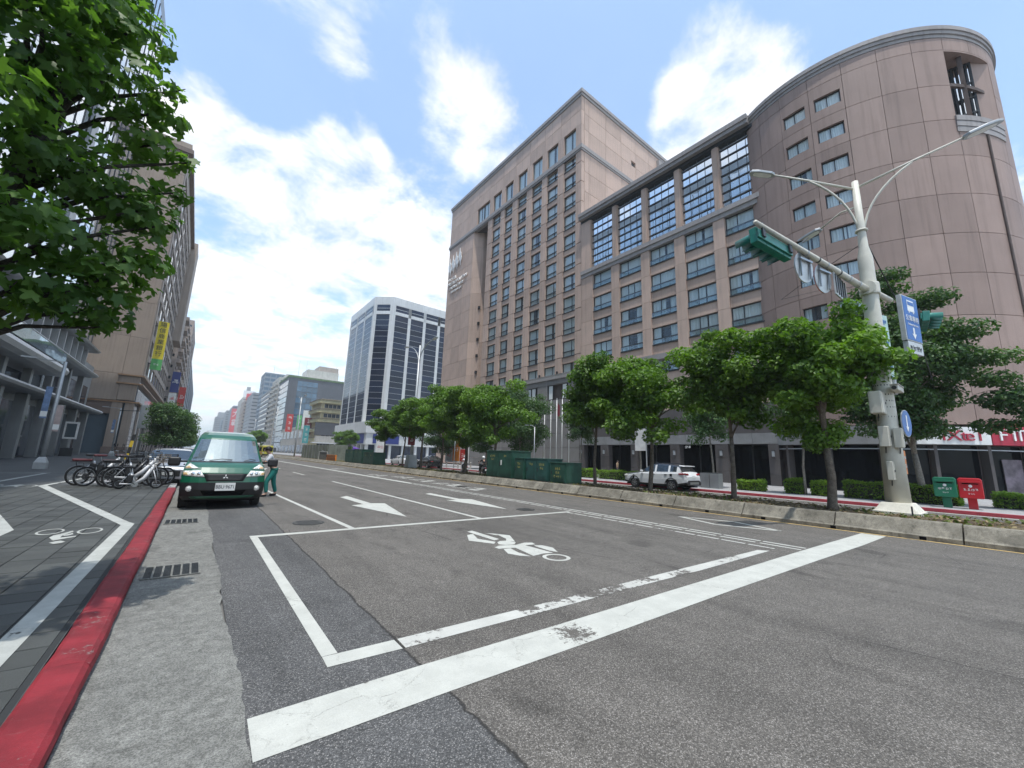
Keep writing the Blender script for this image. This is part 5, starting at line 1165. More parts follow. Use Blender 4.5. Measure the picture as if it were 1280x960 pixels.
c = Vector((px_, py_, .36))+a0.lerp(a1, .715)
signal('green four lamp traffic signal slung under the end of the long arm over the road', tuple(c+Vector((0,.16,-.24))), ad, (.12,1,-.10), 4, .385)
signal('green traffic signal half hidden in the dark tree right of the blue sign', (px_+2.95, py_-.95, 7.15), (.97,.18,-.05), (.35,-1,-.1), 4, .32)
# round signs on the arm, seen from behind
def disc_sign(label, q, r, tilt, rim, col='sign_backing'):
    p = Vector((px_, py_, .36))+a0.lerp(a1, q)+Vector((0,.08,-.42)); t = thing('round_sign', label, 'road sign', tuple(p), 0, 'signs hung on the signal arm'); d = Vector((.20,.97,.05)).normalized()
    part('disc', MB().tube([d*0, d*.02], r, 32), col, t); part('rim', MB().tube([d*.021, d*.035], r*1.0, 32), rim, t)
    e = d.cross(Vector((0,0,1))).normalized()
    for s in (-.18, .18): part('channel', MB().bar(e*s*1.3-Vector((0,0,r*.7))-d*.03, e*s*1.3+Vector((0,0,r*.7+.1))-d*.03, .05, .04), 'steel', t)
    part('bracket', MB().bar(e*-.3-d*.06+Vector((0,0,.2)), e*.3-d*.06+Vector((0,0,.2)), .05, .05), 'steel', t)
disc_sign('pale round sign back hung next to the green signal on the long arm', .60, .45, 0, 'sign_backing'); disc_sign('round sign with a red rim, second along the arm from the green signal', .43, .45, 0, 'sign_red2')
p = Vector((px_, py_, .36))+a0.lerp(a1, .24)+Vector((0,.1,-.40)); t = thing('lane_sign', 'striped rectangular lane sign on the arm beside the cream pole', 'road sign', tuple(p), 0, 'signs hung on the signal arm')
part('board', MB().box(-.75,.55,0,.03,-.36,.36), 'sign_backing', t)
for k in range(5): part('arrow', MB().box(-.68+.24*k,-.60+.24*k,-.022,-.001,-.3,.3), 'frame_dark', t)
# blue bus-lane sign box with a white plate under it
bs = thing('bus_lane_sign', 'thick blue sign with a white bus and down arrow beside the cream pole', 'road sign', (px_+1.62, py_-.55, 6.05), rad(-13)); bs.scale = (.9, .9, .93)
part('case', MB().box(-.05,1.17,0,.16,0,1.78), 'sign_backing', bs, bev=.012); part('face', MB().box(0,1.12,-.012,-.001,.04,1.74), 'sign_blue2', bs)
letters('公車專用', .25, (.56,-.018,.88), (1,0,0), (0,0,1), 'sign_white', bs, .003); letters('Exclusive Bus Lane', .105, (.56,-.018,.65), (1,0,0), (0,0,1), 'sign_white', bs, .003)
part('bus_symbol', MB().box(.30,.82,-.018,-.013,1.18,1.62), 'sign_white', bs); part('bus_window', MB().box(.33,.79,-.023,-.019,1.42,1.56), 'sign_blue2', bs); 
for x in (.36, .70): part('bus_wheel', MB().box(x,x+.07,-.018,-.013,1.12,1.175), 'sign_white', bs)
part('arrow', MB().prism([(.56,.10),(.72,.30),(.62,.30),(.62,.54),(.50,.54),(.50,.30),(.40,.30)], (0,-.018,0), (1,0,0), (0,0,1), (0,.005,0)), 'sign_white', bs)
part('plate', MB().box(0,1.12,0,.16,-.47,-.02), 'sign_backing', bs, bev=.01); letters('~4', .24, (.56,-.006,-.25), (1,0,0), (0,0,1), 'frame_dark', bs, .003)
sn = thing('street_name_sign', 'narrow pale green upright street name plate beside the cream pole', 'sign', (px_+.38, py_-.18, 4.25), rad(70)); part('plate', MB().box(-.02,.02,-.16,.16,0,2.45), 'sign_greenwhite', sn)
for k in range(6): letters('~1', .24, (-.026,0,2.2-k*.38), (0,-1,0), (0,0,1), 'sign_blue2', sn, .002)
def cab(label, x, y, z, w, d, h, mat, rz=0, cat='control box', name='control_box'):
    t = thing(name, label, cat, (x, y, z), rz, 'boxes strapped to the signal pole'); part('body', MB().box(-w/2,w/2,-d/2,d/2,0,h), mat, t, bev=.02); part('door', MB().box(-w/2+.03,w/2-.03,-d/2-.012,-d/2-.001,.03,h-.03), mat, t); part('latch', MB().box(w/2-.1,w/2-.06,-d/2-.03,-d/2-.013,h*.45,h*.55), 'frame_dark', t); part('cable', MB().tube([(0,0,0),(.05,.02,-.15),(.2,.05,-.2)], .015, 5), 'black_plastic', t); return t
cab('large pale square control box on the left of the signal pole', px_-.52, py_+.1, 3.35, .55, .3, .68, 'pole_cream'); cab('lower rounded pale control box on the left of the signal pole', px_-.40, py_+.05, 2.35, .26, .24, .62, 'pole_cream'); cab('second rounded box tight against the signal pole', px_-.24, py_-.24, 2.32, .2, .2, .6, 'pole_cream'); cab('smallest and lowest pale box on the signal pole', px_-.36, py_+.02, 1.35, .14, .16, .56, 'pole_cream')
cab('dark grey box on the right of the signal pole', px_+.42, py_-.1, 4.05, .34, .3, .55, 'pole_grey')
cm_ = thing('camera', 'pale camera housing mounted across the signal pole', 'camera', (px_-.1, py_-.34, 4.12)); part('housing', MB().box(-.45,.42,-.09,.09,-.07,.09), 'pole_cream', cm_, bev=.02); part('sunshield', MB().box(-.5,.36,-.11,.11,.095,.11), 'pole_cream', cm_); part('lens', MB().cyl((-.451,0,0),(-.47,0,0),.06), 'lens_dark', cm_)
ds = thing('round_sign', 'blue round road sign on the right of the signal pole', 'road sign', (px_+.34, py_-.36, 3.1)); d = Vector((-.12,-.99,0)); part('disc', MB().tube([d*0, d*.025], .42, 32), 'sign_backing', ds); part('face', MB().tube([d*.026, d*.032], .40, 32), 'sign_blue2', ds); part('arrow', MB().prism([(0,-.26),(.12,-.1),(.04,-.1),(.04,.25),(-.04,.25),(-.04,-.1),(-.12,-.1)], d*.034, (.99,-.12,0), (0,0,1), d*.004), 'sign_white', ds)
os_ = thing('notice_board', 'small orange notice hung low on the right of the signal pole', 'notice', (px_+.42, py_-.2, 1.55)); part('panel', MB().box(0,.32,0,.03,0,.72), 'sign_orange', os_); letters('~2', .14, (.16,-.006,.5), (1,0,0), (0,0,1), 'sign_white', os_, .002); letters('~2', .14, (.16,-.006,.25), (1,0,0), (0,0,1), 'sign_white', os_, .002); part('bracket', MB().box(-.12,.02,.0,.03,.6,.65), 'steel', os_)
wr = thing('cable', 'black cable sagging from the pole into the dark tree', 'cable', (px_, py_, 9.)); part('wire', MB().tube([(.1,-.05,.4),(1.2,-.3,-.9),(4.,-.6,-2.6),(8,-.4,-3.4)], .018, 5), 'black_plastic', wr)
wr = thing('cable', 'thin dark cable running from the pole up to the round building', 'cable', (px_, py_, 8.)); part('wire', MB().tube([(-.1,.05,1.2),(3,2.6,1.6),(8,5,3.),(19.8,6,7.4)], .012, 5), 'black_plastic', wr)
st = thing('stake', 'short rusty iron stake in the soil in front of the pole plinth', 'stake', (16.1, 2.25, .38)); part('stem', MB().cyl((0,0,-.05),(0,0,.28),.02), 'iron', st); part('cap', MB().box(-.05,.05,-.05,.05,.0,.04), 'iron', st)
# ---- other lamp posts on the median
def lamp_post(label, x, y, h, z=.36, banner=False, base=False, name='street_lamp'):
    t = thing(name, label, 'street lamp', (x, y, z), 0, 'twin armed street lamps on the median')
    part('pole', MB().lathe([(.15,0),(.13,h*.3),(.085,h)], 14), 'pole_grey', t, smooth=True)
    if base: part('plinth', MB().lathe([(.62,0),(.62,.3),(.5,1.2),(.42,1.25)], 4, m=Matrix.Rotation(rad(45),3,'Z')), 'pole_grey', t)
    for s in (-1, 1):
        b = Vector((0,s*.1,h-1.6)); e = Vector((-.1*s,s*2.6,h+.35 if s > 0 else h+.05)); pts = []
        for k in range(9): q = k/8; pts.append(b*(1-q)**2+Vector((0,s*.55,h-.1))*2*q*(1-q)+e*q*q)
        part('arm', MB().tube(pts, .045, 7), 'pole_grey', t, smooth=True); lampfix(t, e, (0,s,.12), .8)
    part('tie', MB().bar((0,-.75,h-.75),(0,.75,h-.75),.03,.03), 'pole_grey', t); part('ring', MB().box(-.03,.03,-.28,.28,h-1.5,h-1.44), 'pole_grey', t)
    if banner:
        bnr = thing('lamp_banner', 'maroon upright banner tied to the far lamp post', 'banner', (x-.2, y-.2, 2.5)); part('panel', MB().box(-.35,.35,-.02,.02,0,2.3), 'sign_maroon', bnr)
        for k in range(4): letters('~1', .42, (0,-.026,2.0-k*.52), (1,0,0), (0,0,1), 'sign_white', bnr, .003)
    return t
lamp_post('twin armed grey street lamp with a maroon banner among the median trees', 16.2, 36.2, 12., banner=True, base=True)
lamp_post('twin armed street lamp past the construction fence, tallest of the far ones', 15.9, 92., 12.2); lamp_post('twin armed street lamp beyond the fence, second of the far ones', 15.8, 122., 12.4); lamp_post('most distant twin armed street lamp, above the green van', 15.8, 172., 12.)
# ---- green utility cabinets on the median
M('cabinet_green', (.022, .085, .058), .45, var=.22, vs=2.2, streak=.2, fine=.06, fs=25); M('cabinet_green2', (.028, .10, .085), .45, var=.2, vs=2.2, streak=.2); M('stencil_yellow', (.50, .44, .12), .7, var=.3, vs=9)
def cabinet(label, x, y0, y1, w, h, mat, txt, doors=2, sticker=False, z=.38, louv=True):
    t = thing('utility_cabinet', label, 'utility cabinet', (x, (y0+y1)/2, z), 0, 'green utility cabinets on the median'); L = y1-y0
    part('plinth', MB().box(-w/2-.03,w/2+.03,-L/2-.03,L/2+.03,-.1,.05), 'gutter_concrete', t); part('body', MB().box(-w/2,w/2,-L/2,L/2,.05,h), mat, t, bev=.015); part('lid', MB().box(-w/2-.035,w/2+.035,-L/2-.035,L/2+.035,h+.001,h+.06), mat, t, bev=.012)
    for k in range(doors):
        a, b = -L/2+L*k/doors+.03, -L/2+L*(k+1)/doors-.03; d = part('door', MB().box(-w/2-.022,-w/2-.001,a,b,.10,h-.06), mat, t, bev=.006); part('handle', MB().box(-w/2-.05,-w/2-.023,b-.12,b-.08,h*.45,h*.62), 'frame_dark', d)
        for j in range(4 if louv else 0): part('louvre', MB().box(-w/2-.034,-w/2-.023,a+.1,b-.2,.18+j*.05,.2+j*.05), mat, d)
        s = txt[k % len(txt)]
        for j, ln in enumerate(s): letters('~%d' % len(ln), .15, (-w/2-.025,(a+b)/2,h-.28-j*.2), (0,-1,0), (0,0,1), 'stencil_yellow', t, .001)
    part('side_panel', MB().box(-w/2+.06,w/2-.06,-L/2-.015,-L/2-.001,.12,h-.08), mat, t, bev=.004)
    if sticker: part('sticker', MB().box(-w/2-.028,-w/2-.0235,-.35,-.22,.8,1.1), 'sign_white', t)
    return t
cabinet('smallest green cabinet at the right end of the row, yellow stencilled writing', 15.65, 14.75, 15.9, 1.2, 1.05, 'cabinet_green', [['高壓電','危險','請勿靠近']], 1)
cabinet('bluish green cabinet with two doors, second from the right of the row', 15.75, 16.25, 18.05, 1.15, 1.22, 'cabinet_green2', [['變壓器','危險'],['台電']], 2); cabinet('narrow green cabinet between the bluish one and the largest', 15.6, 18.12, 18.95, 1.1, 1.22, 'cabinet_green', [['高壓','危險']], 1)
cabinet('largest and tallest green cabinet with a white sticker', 15.8, 19.25, 21.9, 1.5, 1.62, 'cabinet_green', [['台電'],['高壓危險','電話']], 2, True)
cabinet('far green cabinet nearest the leaning tree, lower than its neighbours', 15.7, 43.2, 46.6, 1.3, 1.3, 'cabinet_green', [['台電']], 2); cabinet('far tall green cabinet in the middle of the far row', 15.7, 47.0, 50., 1.3, 1.6, 'cabinet_green', [['台電']], 2); cabinet('far green cabinet at the left end of the far row', 15.7, 50.3, 53.6, 1.3, 1.55, 'cabinet_green', [['台電']], 2)
# ---- post boxes
M('post_green', (.012, .16, .085), .38, coat=.3, var=.06); M('post_red', (.50, .014, .022), .38, coat=.3, var=.06)
def postbox(label, x, y, mat):
    t = thing('post_box', label, 'post box', (x, y, .13), rad(4), 'post boxes on the hotel pavement')
    part('post', MB().box(-.11,.11,-.14,.14,0,.46), mat, t, bev=.02); prof = [(-.34,0),(.34,0),(.36,.06),(.36,.78),(.30,.86),(-.30,.86),(-.36,.78),(-.36,.06)]
    part('body', MB().prism(prof, (-.28,0,.46), (0,1,0), (0,0,1), (.55,0,0)), mat, t, bev=.03); part('hood', MB().box(-.33,-.281,-.3,.3,1.12,1.2), mat, t, bev=.01); part('slot', MB().box(-.288,-.2815,-.24,.24,1.06,1.10), 'void', t)
    part('emblem', MB().ball((-.285,0,.98),.012,.06,.06), 'sign_white', t); letters('~4', .12, (-.286,0,.83), (0,-1,0), (0,0,1), 'sign_white', t, .002); letters('~3', .07, (-.286,0,.66), (0,-1,0), (0,0,1), 'sign_white', t, .002)
postbox('green post box standing left of the red one', 26.7, 2.55, 'post_green'); postbox('red post box standing right of the green one', 26.8, 1.8, 'post_red')
lb = thing('litter_bin', 'pair of grey steel litter bins behind the white car', 'litter bin', (27.3, 13.3, .13)); 
for k in (0, 1): part('bin', MB().box(-.3,.3,-.62+k*.64,-.02+k*.64,0,.95), 'metal_panel', lb, bev=.02); part('lid', MB().box(-.28,.28,-.6+k*.64,-.04+k*.64,.951,1.), 'frame_dark', lb)
# ---- flag poles, poster wall, pavement lamp
for i, y in enumerate((36., 34.9, 33.9, 33.0, 31.9)):
    t = thing('flag_pole', ('leftmost','second from the left','middle','second from the right','rightmost')[i]+' of the five white flag poles before the grey wall', 'flag pole', (33, y, .13), 0, 'white flag poles before the hotel'); part('pole', MB().lathe([(.06,0),(.035,8.6)], 10), 'sign_white', t, smooth=True); part('base', MB().lathe([(.14,0),(.12,.15)], 10), 'steel', t); part('finial', MB().ball((0,0,8.65),.07), 'steel', t)
fl = thing('flag', 'dark red flag drooping from the middle flag pole', 'flag', (33, 33.9, 6.6)); part('cloth', MB().grid([[(.05+.05*math.sin(i*1.3), -.08-.07*i, 1.6-j*.5-.05*i) for j in range(4)] for i in range(6)]), 'sign_maroon', fl, smooth=True)
pw = thing('poster_wall', 'wall of red and white restaurant posters beside the hotel entrance', 'poster wall', (31, 53, .13)); part('panel', MB().box(-.2,0,-3.3,3.3,.6,4.4), 'sign_panel', pw)
for k, (y0, y1, z0, z1) in enumerate(((-3.1,-1.2,.8,2.5),(-1.0,1.0,.8,4.2),(1.2,3.1,.8,2.5),(-3.1,-1.2,2.7,4.2),(1.2,3.1,2.7,4.2))): part('poster', MB().box(-.23,-.201,y0,y1,z0,z1), ('sign_red2','sign_orange','wall_cream','wall_cream','sign_red2')[k], pw); letters('~2', .7, (-.235,(y0+y1)/2,(z0+z1)/2), (0,-1,0), (0,0,1), 'sign_white' if k in (0,1,4) else 'sign_red2', pw, .002)
for (x, y, lb_) in ((26.2, 30., 'thin pavement lamp behind the largest green cabinet'), (26.2, 45.5, 'thin pavement lamp with a round sign behind the scooters')):
    t = thing('pavement_lamp', lb_, 'lamp', (x, y, .13)); part('pole', MB().lathe([(.06,0),(.045,4.6)], 10), 'pole_grey', t, smooth=True); part('arm', MB().tube([(0,0,4.6),(-.25,.1,4.75),(-.7,.2,4.75)], .03, 6), 'pole_grey', t); part('lamp_head', MB().box(-1.1,-.7,.12,.3,4.7,4.78), 'pole_grey', t)
t = thing('banner_pole', 'pale hanging banner on a slim pole above the white car', 'banner', (27.2, 18.1, .13)); part('pole', MB().lathe([(.05,0),(.04,4.3)], 8), 'pole_grey', t); part('panel', MB().box(-.02,.02,.06,1.0,2.4,4.1), 'sign_panel', t)
for i in range(10):
    t = thing('bollard', 'pale far bollard, '+('first','second','third','fourth','fifth','sixth','seventh','eighth','ninth','last')[i]+' in its row counting from the largest green cabinet', 'bollard', (25.7, 32.+i*2.9, .13), 0, 'pale bollards by the far kerb'); part('post', MB().lathe([(.09,0),(.09,.8),(.05,.86)], 10), 'wall_cream', t); part('band', MB().lathe([(.095,.62),(.095,.7)], 10), 'frame_dark', t)
# ---- fence of the works site on the median, striped barrier, stall
wf = thing('construction_fence', 'weathered grey green panel fence round the works on the median', 'fence', (15.9, 74, .3))
for k in range(9): part('panel', MB().box(-.05,.05,-9+k*2.2+.02,-9+(k+1)*2.2-.02,.0,2.4), 'fence_panel' if 'fence_panel' in MATS else M('fence_panel', (.19,.21,.17), .8, var=.3, vs=.8, streak=.3, rnd=.1), wf); part('post', MB().box(-.1,-.051,-9+k*2.2-.04,-9+k*2.2+.04,0,2.5), 'steel', wf)
part('panel', MB().box(-.05,2.6,-9.12,-9.02,0,2.4), 'fence_panel', wf); letters('~3', .8, (-.07,-6,1.2), (0,-1,0), (0,0,1), 'sign_white', wf, .002)
M('stripe_black', (.02,.02,.02), .6); sbx = thing('striped_barrier', 'low yellow and black striped barrier at the end of the works fence', 'barrier', (15.4, 61.5, .36)); part('body', MB().box(-.1,.1,-2.4,2.4,.0,.85), 'sign_orange', sbx)
for k in range(9):
    for j in (0, 1): part('stripe', MB().box(-.115,-.101,-2.35+k*.52+j*.26,-2.1+k*.52+j*.26,.05+j*.4,.42+j*.4), 'stripe_black', sbx)
hf = thing('site_hoarding', 'low grey hoarding with a white frame beside the striped barrier', 'hoarding', (15.6, 67, .36)); part('panel', MB().box(-.05,.05,-2.5,2.5,0,1.2), 'gutter_concrete', hf); part('frame', MB().bar((-.08,-2.5,1.25),(-.08,2.5,1.25),.06,.06).bar((-.08,-2.5,0),(-.08,-2.5,1.25),.06,.06).bar((-.08,2.5,0),(-.08,2.5,1.25),.06,.06), 'sign_white', hf)
M('tent_purple', (.10,.03,.28), .7, var=.15); tn = thing('market_tent', 'small purple canopy tent on the far pavement by the yellow house', 'tent', (31.5, 112, .13)); part('canopy', MB().add([(-2.6,-3,2.6),(2.6,-3,2.6),(2.6,3,2.6),(-2.6,3,2.6),(0,-1,3.6),(0,1,3.6)], [(0,1,4),(1,2,5,4),(2,3,5),(3,0,4,5)]), 'tent_purple', tn)
part('valance', MB().box(-2.6,2.6,-3.,-2.97,2.1,2.6).box(-2.6,-2.57,-2.97,3,2.1,2.6), 'tent_purple', tn)
for sx in (-2.5, 2.5):
    for sy in (-2.9, 2.9): part('leg', MB().cyl((sx,sy,0),(sx,sy,2.6),.05), 'steel', tn)
bsg = thing('pavement_sign', 'upright pale notice sign before the blue board of the white office block', 'sign', (22.5, 62, .13)); part('panel', MB().box(-.7,.7,-.05,.05,1.6,4.9), 'sign_panel', bsg); part('post', MB().box(-.1,.1,-.04,.04,0,1.6), 'steel', bsg); part('emblem', MB().tube([(0,-.052,3.9),(0,-.06,3.9)], .45, 20), 'frame_dark', bsg); letters('~2', .5, (0,-.056,2.5), (1,0,0), (0,0,1), 'sign_red2', bsg, .002)
M('banner_blue', (.16,.24,.40), .6, var=.4, vs=3); M('banner_pale', (.45,.36,.34), .6, var=.2, vs=3)
# ---- left pavement lamps, signal box, striped post
def path_lamp(label, x, y, lean, flags):
    t = thing('pavement_lamp', label, 'street lamp', (x, y, .12), 0, 'grey lamps on the left pavement'); part('pole', MB().lathe([(.125,0),(.105,3),(.07,6.1)], 14), 'pole_grey', t, smooth=True); part('base', MB().lathe([(.34,0),(.34,.35),(.2,.62),(.13,.66)], 4, m=Matrix.Rotation(rad(45),3,'Z')), 'pole_grey', t)
    part('arm', MB().bar((0,0,6.05),(-1.15,.1,6.12),.07,.05), 'pole_grey', t); part('lamp_head', MB().box(-1.75,-1.15,.02,.2,6.08,6.18), 'pole_grey', t, bev=.02)
    for k, (dx, z0, z1, mt) in enumerate(flags):
        f = thing('lamp_banner', ('blue and white','pale pinkish')[k]+' banner hung on the '+label.split(' grey')[0]+' left pavement lamp', 'banner', (x+dx, y-.02, z0)); part('panel', MB().box(-.13,.13,-.012,.012,0,z1-z0), mt, f); part('stripe', MB().box(-.13,.13,-.016,-.0125,.1,.4), 'sign_white', f); part('bracket', MB().bar((-dx,0,z1-z0),(.2,0,z1-z0),.025,.025), 'steel', f)
path_lamp('nearer grey lamp standing on the left pavement by the entrance canopies', -6.65, 33.9, 0, ((-.36,2.9,4.7,'banner_blue'),(.22,2.2,3.7,'banner_pale'))); path_lamp('farther grey lamp on the left pavement before the brown stone column', -8.3, 71.5, 0, ((-.36,3.0,4.7,'banner_blue'),))
sbx2 = thing('signal_cabinet', 'grey metal box seen edge on atop a steel post by the brown building', 'signal', (-4.85, 60, .12)); part('pole', MB().lathe([(.14,0),(.12,4.4)], 12), 'steel', sbx2); part('box', MB().box(-.55,.5,-.2,.25,3.3,5.9), 'metal_panel', sbx2, bev=.03); part('arm', MB().bar((-.3,0,5.2),(-2.2,.2,5.1),.07,.07), 'frame_dark', sbx2)
M('hazard_yellow', (.62,.42,.02), .5, var=.1); yp = thing('striped_post', 'yellow and black striped post leaning behind the parked bicycles', 'post', (-2.95, 30., .12)); q0, q1 = Vector((0,0,0)), Vector((.22,0,2.05))
for k in range(6): part('band', MB().bar(q0.lerp(q1,k/6), q0.lerp(q1,(k+1)/6-.002), .13, .10), 'hazard_yellow' if k % 2 == 0 else 'stripe_black', yp)
part('foot', MB().box(-.15,.15,-.15,.15,0,.05), 'frame_dark', yp)
vb = thing('notice_stand', 'pale notice stand at the dark doorway of the brown building', 'notice stand', (-11.3, 66., .12)); part('panel', MB().box(-.55,.55,-.1,.1,1.9,3.8), 'sign_panel', vb); part('panel', MB().box(-.4,.4,-.115,-.101,2.1,3.6), 'glass_grey', vb); part('foot', MB().box(-.5,.5,-.15,.15,0,.9), 'frame_dark', vb); part('post', MB().box(-.06,.06,-.05,.05,.9,1.9), 'steel', vb)
# coping stone outlining a tree pit

# ---- manhole covers
def manhole(label, x, y, r):
    t = thing('manhole_cover', label, 'manhole cover', (x, y, .004), 0, 'manhole covers in the road'); part('rim', MB().lathe([(r,0),(r,.006),(r*.93,.006),(r*.93,0)], 28), 'iron', t); part('lid', MB().lathe([(r*.91,0),(r*.91,.005)], 28), 'cover_iron', t)
    for k in range(5): part('rib', MB().box(-r*.7,r*.7,-r*.6+k*r*.3-.012,-r*.6+k*r*.3+.012,.0055,.009), 'iron', t)
M('cover_iron', (.07,.066,.06), .7, .3, var=.3, vs=6)
manhole('round iron manhole cover in the lane ahead of the green van', 2.25, 10.3, .33); manhole('worn manhole cover near the bus lane by the barrier', 11.6, 19.2, .34); manhole('worn manhole cover near the tip of the right lane arrow', 8.6, 10.2, .3)
# ================================================================ PEOPLE
M('skin', (.42,.25,.18), .55, var=.05); M('hair', (.012,.010,.009), .6); M('cloth_grey', (.50,.52,.56), .9, var=.08, vs=6); M('cloth_teal', (.012,.16,.14), .9, var=.12, vs=6); M('cloth_black', (.015,.015,.017), .9); M('cloth_white', (.72,.73,.74), .9, var=.06, vs=6); M('cloth_tan', (.50,.38,.24), .9); M('cloth_navy', (.03,.04,.08), .9); M('helmet_white', (.78,.79,.80), .25, coat=.4); M('sole_white', (.75,.75,.73), .7)
def skinned(name, J, edges, root, mat, parent, sub=2):
    """J: name -> (x, y, z, radius); one continuous skinned surface"""
    ks = list(J); me = bpy.data.meshes.new(name); me.from_pydata([J[k][:3] for k in ks], [(ks.index(a), ks.index(b)) for a, b in edges], []); me.materials.append(MATS[mat])
    o = bpy.data.objects.new(name, me); C.objects.link(o); o.parent = parent
    md = o.modifiers.new('skin', 'SKIN'); md.use_smooth_shade = True
    for i, k in enumerate(ks):
        r = J[k][3]; sv = me.skin_vertices[0].data[i]; sv.radius = (r, r) if not hasattr(r, '__len__') else r; sv.use_root = (k == root)
    s = o.modifiers.new('sub', 'SUBSURF'); s.levels = s.render_levels = sub
    return o
def person(label, loc, rz, P, shirt, trousers, shoes='cloth_black', helmet=None, sleeves=True, cat='person', group=None):
    """P: pose dict in local axes, facing +y"""
    t = thing('person', label, cat, loc, rz, group)
    J = {k: (*v, r) for k, v, r in (('pelvis', P['pelvis'], .105), ('waist', P['waist'], .10), ('chest', P['chest'], .125), ('neck0', P['neck'], .055), ('neck1', P['head0'], .052), ('head', P['head'], .083), ('crownp', P['top'], .07))}
    E = [('pelvis','waist'),('waist','chest'),('chest','neck0'),('neck0','neck1'),('neck1','head'),('head','crownp')]
    for s in 'LR':
        sh, el, wr, hd = P['arm'+s]; hp, kn, an, toe = P['leg'+s]
        J.update({'sh'+s: (*sh, .062), 'el'+s: (*el, .044), 'wr'+s: (*wr, .030), 'hd'+s: (*hd, (.036,.02)), 'hp'+s: (*hp, .088), 'kn'+s: (*kn, .056), 'an'+s: (*an, .038), 'toe'+s: (*toe, .034)})
        E += [('chest','sh'+s),('sh'+s,'el'+s),('el'+s,'wr'+s),('wr'+s,'hd'+s),('pelvis','hp'+s),('hp'+s,'kn'+s),('kn'+s,'an'+s),('an'+s,'toe'+s)]
        v = Vector(hd)-Vector(wr); v.normalize(); sd = v.cross(Vector((0,0,1)) if abs(v.z) < .9 else Vector((0,1,0))).normalized()
        for q, (off, ln) in enumerate(((-.030,.062),(-.010,.075),(.011,.070),(.030,.055))):
            a = Vector(hd)+sd*off; b = a+v*ln*.55; c = a+v*ln+v.cross(sd)*.022
            J['f%s%d0' % (s, q)] = (*a, .0095); J['f%s%d1' % (s, q)] = (*b, .009); J['f%s%d2' % (s, q)] = (*c, .0075); E += [('hd'+s, 'f%s%d0' % (s, q)), ('f%s%d0' % (s, q), 'f%s%d1' % (s, q)), ('f%s%d1' % (s, q), 'f%s%d2' % (s, q))]
        a = Vector(wr).lerp(Vector(hd), .6)+sd*.035; b = a+sd*.022+v*.035; J['th%s0' % s] = (*a, .011); J['th%s1' % s] = (*b, .009); E += [('wr'+s, 'th%s0' % s), ('th%s0' % s, 'th%s1' % s)]
    skinned('body', J, E, 'pelvis', 'skin', t)
    up = 1.22
    S = {k: (*J[k][:3], J[k][3]*m) for k, m in (('pelvis',1.15),('waist',1.2),('chest',1.16))}; S['nk'] = (*Vector(P['chest']).lerp(Vector(P['neck']), .75), .075); Es = [('pelvis','waist'),('waist','chest'),('chest','nk')]
    for s in 'LR':
        S['sh'+s] = (*J['sh'+s][:3], .082); m_ = Vector(P['arm'+s][0]).lerp(Vector(P['arm'+s][1]), .8 if sleeves else .95); S['sl'+s] = (*m_, .062); Es += [('chest','sh'+s),('sh'+s,'sl'+s)]
    skinned('shirt', S, Es, 'pelvis', shirt, t)
    T = {'pelvis': (*J['pelvis'][:3], .118)}; Et = []
    for s in 'LR':
        T['hp'+s] = (*J['hp'+s][:3], .105); T['kn'+s] = (*J['kn'+s][:3], .078); T['an'+s] = (*Vector(P['leg'+s][1]).lerp(Vector(P['leg'+s][2]), .93), .062); Et += [('pelvis','hp'+s),('hp'+s,'kn'+s),('kn'+s,'an'+s)]
        a, b = Vector(P['leg'+s][2]), Vector(P['leg'+s][3]); fd = (b-a); fd.z = 0; fd.normalize(); sh_ = MB()
        skinned('shoe', {'a': (*(a-fd*.03-Vector((0,0,.03))), .045), 'b': (*(a.lerp(b,.5)-Vector((0,0,.02))), .046), 'c': (*(b+fd*.05), .036)}, [('a','b'),('b','c')], 'a', shoes, t, 1)
    skinned('trousers', T, Et, 'pelvis', trousers, t)
    h, tp = Vector(P['head']), Vector(P['top']); ax = (tp-h).normalized(); fw = Vector(P.get('face', (0,1,0))).normalized(); sd = fw.cross(ax).normalized(); fw = ax.cross(sd)
    m = Matrix((sd, fw, ax)).transposed().to_4x4(); m.translation = h
    face = MB(); face.add([m @ Vector(v) for v in ((-.016,.080,-.022),(.016,.080,-.022),(0,.112,-.028),(0,.084,.022))], [(0,1,2),(0,2,3),(1,3,2)]); part('nose', face, 'skin', t)
    for sx in (-1,1): part('ear', MB().add([m @ Vector(v) for v in ((sx*.080,.01,.02),(sx*.092,-.012,.028),(sx*.094,-.018,-.01),(sx*.080,.004,-.032))], [(0,1,2,3)]), 'skin', t); part('eye', MB().ball(m @ Vector((sx*.032,.079,.016)), .011, n=8, k=5), 'hair', t)
    part('mouth', MB().box(-.022,.022,.074,.084,-.055,-.048,m), 'sign_maroon', t)
    if helmet:
        part('helmet', MB().lathe([(.145,-.05),(.150,.02),(.138,.09),(.10,.145),(.05,.17),(.004,.176)], 20, h, m.to_3x3()), helmet, t, smooth=True); part('visor', MB().box(-.10,.10,.10,.165,-.03,.03,m), 'glass_dark', t)
    else:
        part('hair', MB().lathe([(.089,-.02),(.099,.03),(.097,.075),(.075,.115),(.04,.135),(.004,.14)], 18, h-fw*.016, m.to_3x3()), 'hair', t, smooth=True)
    return t
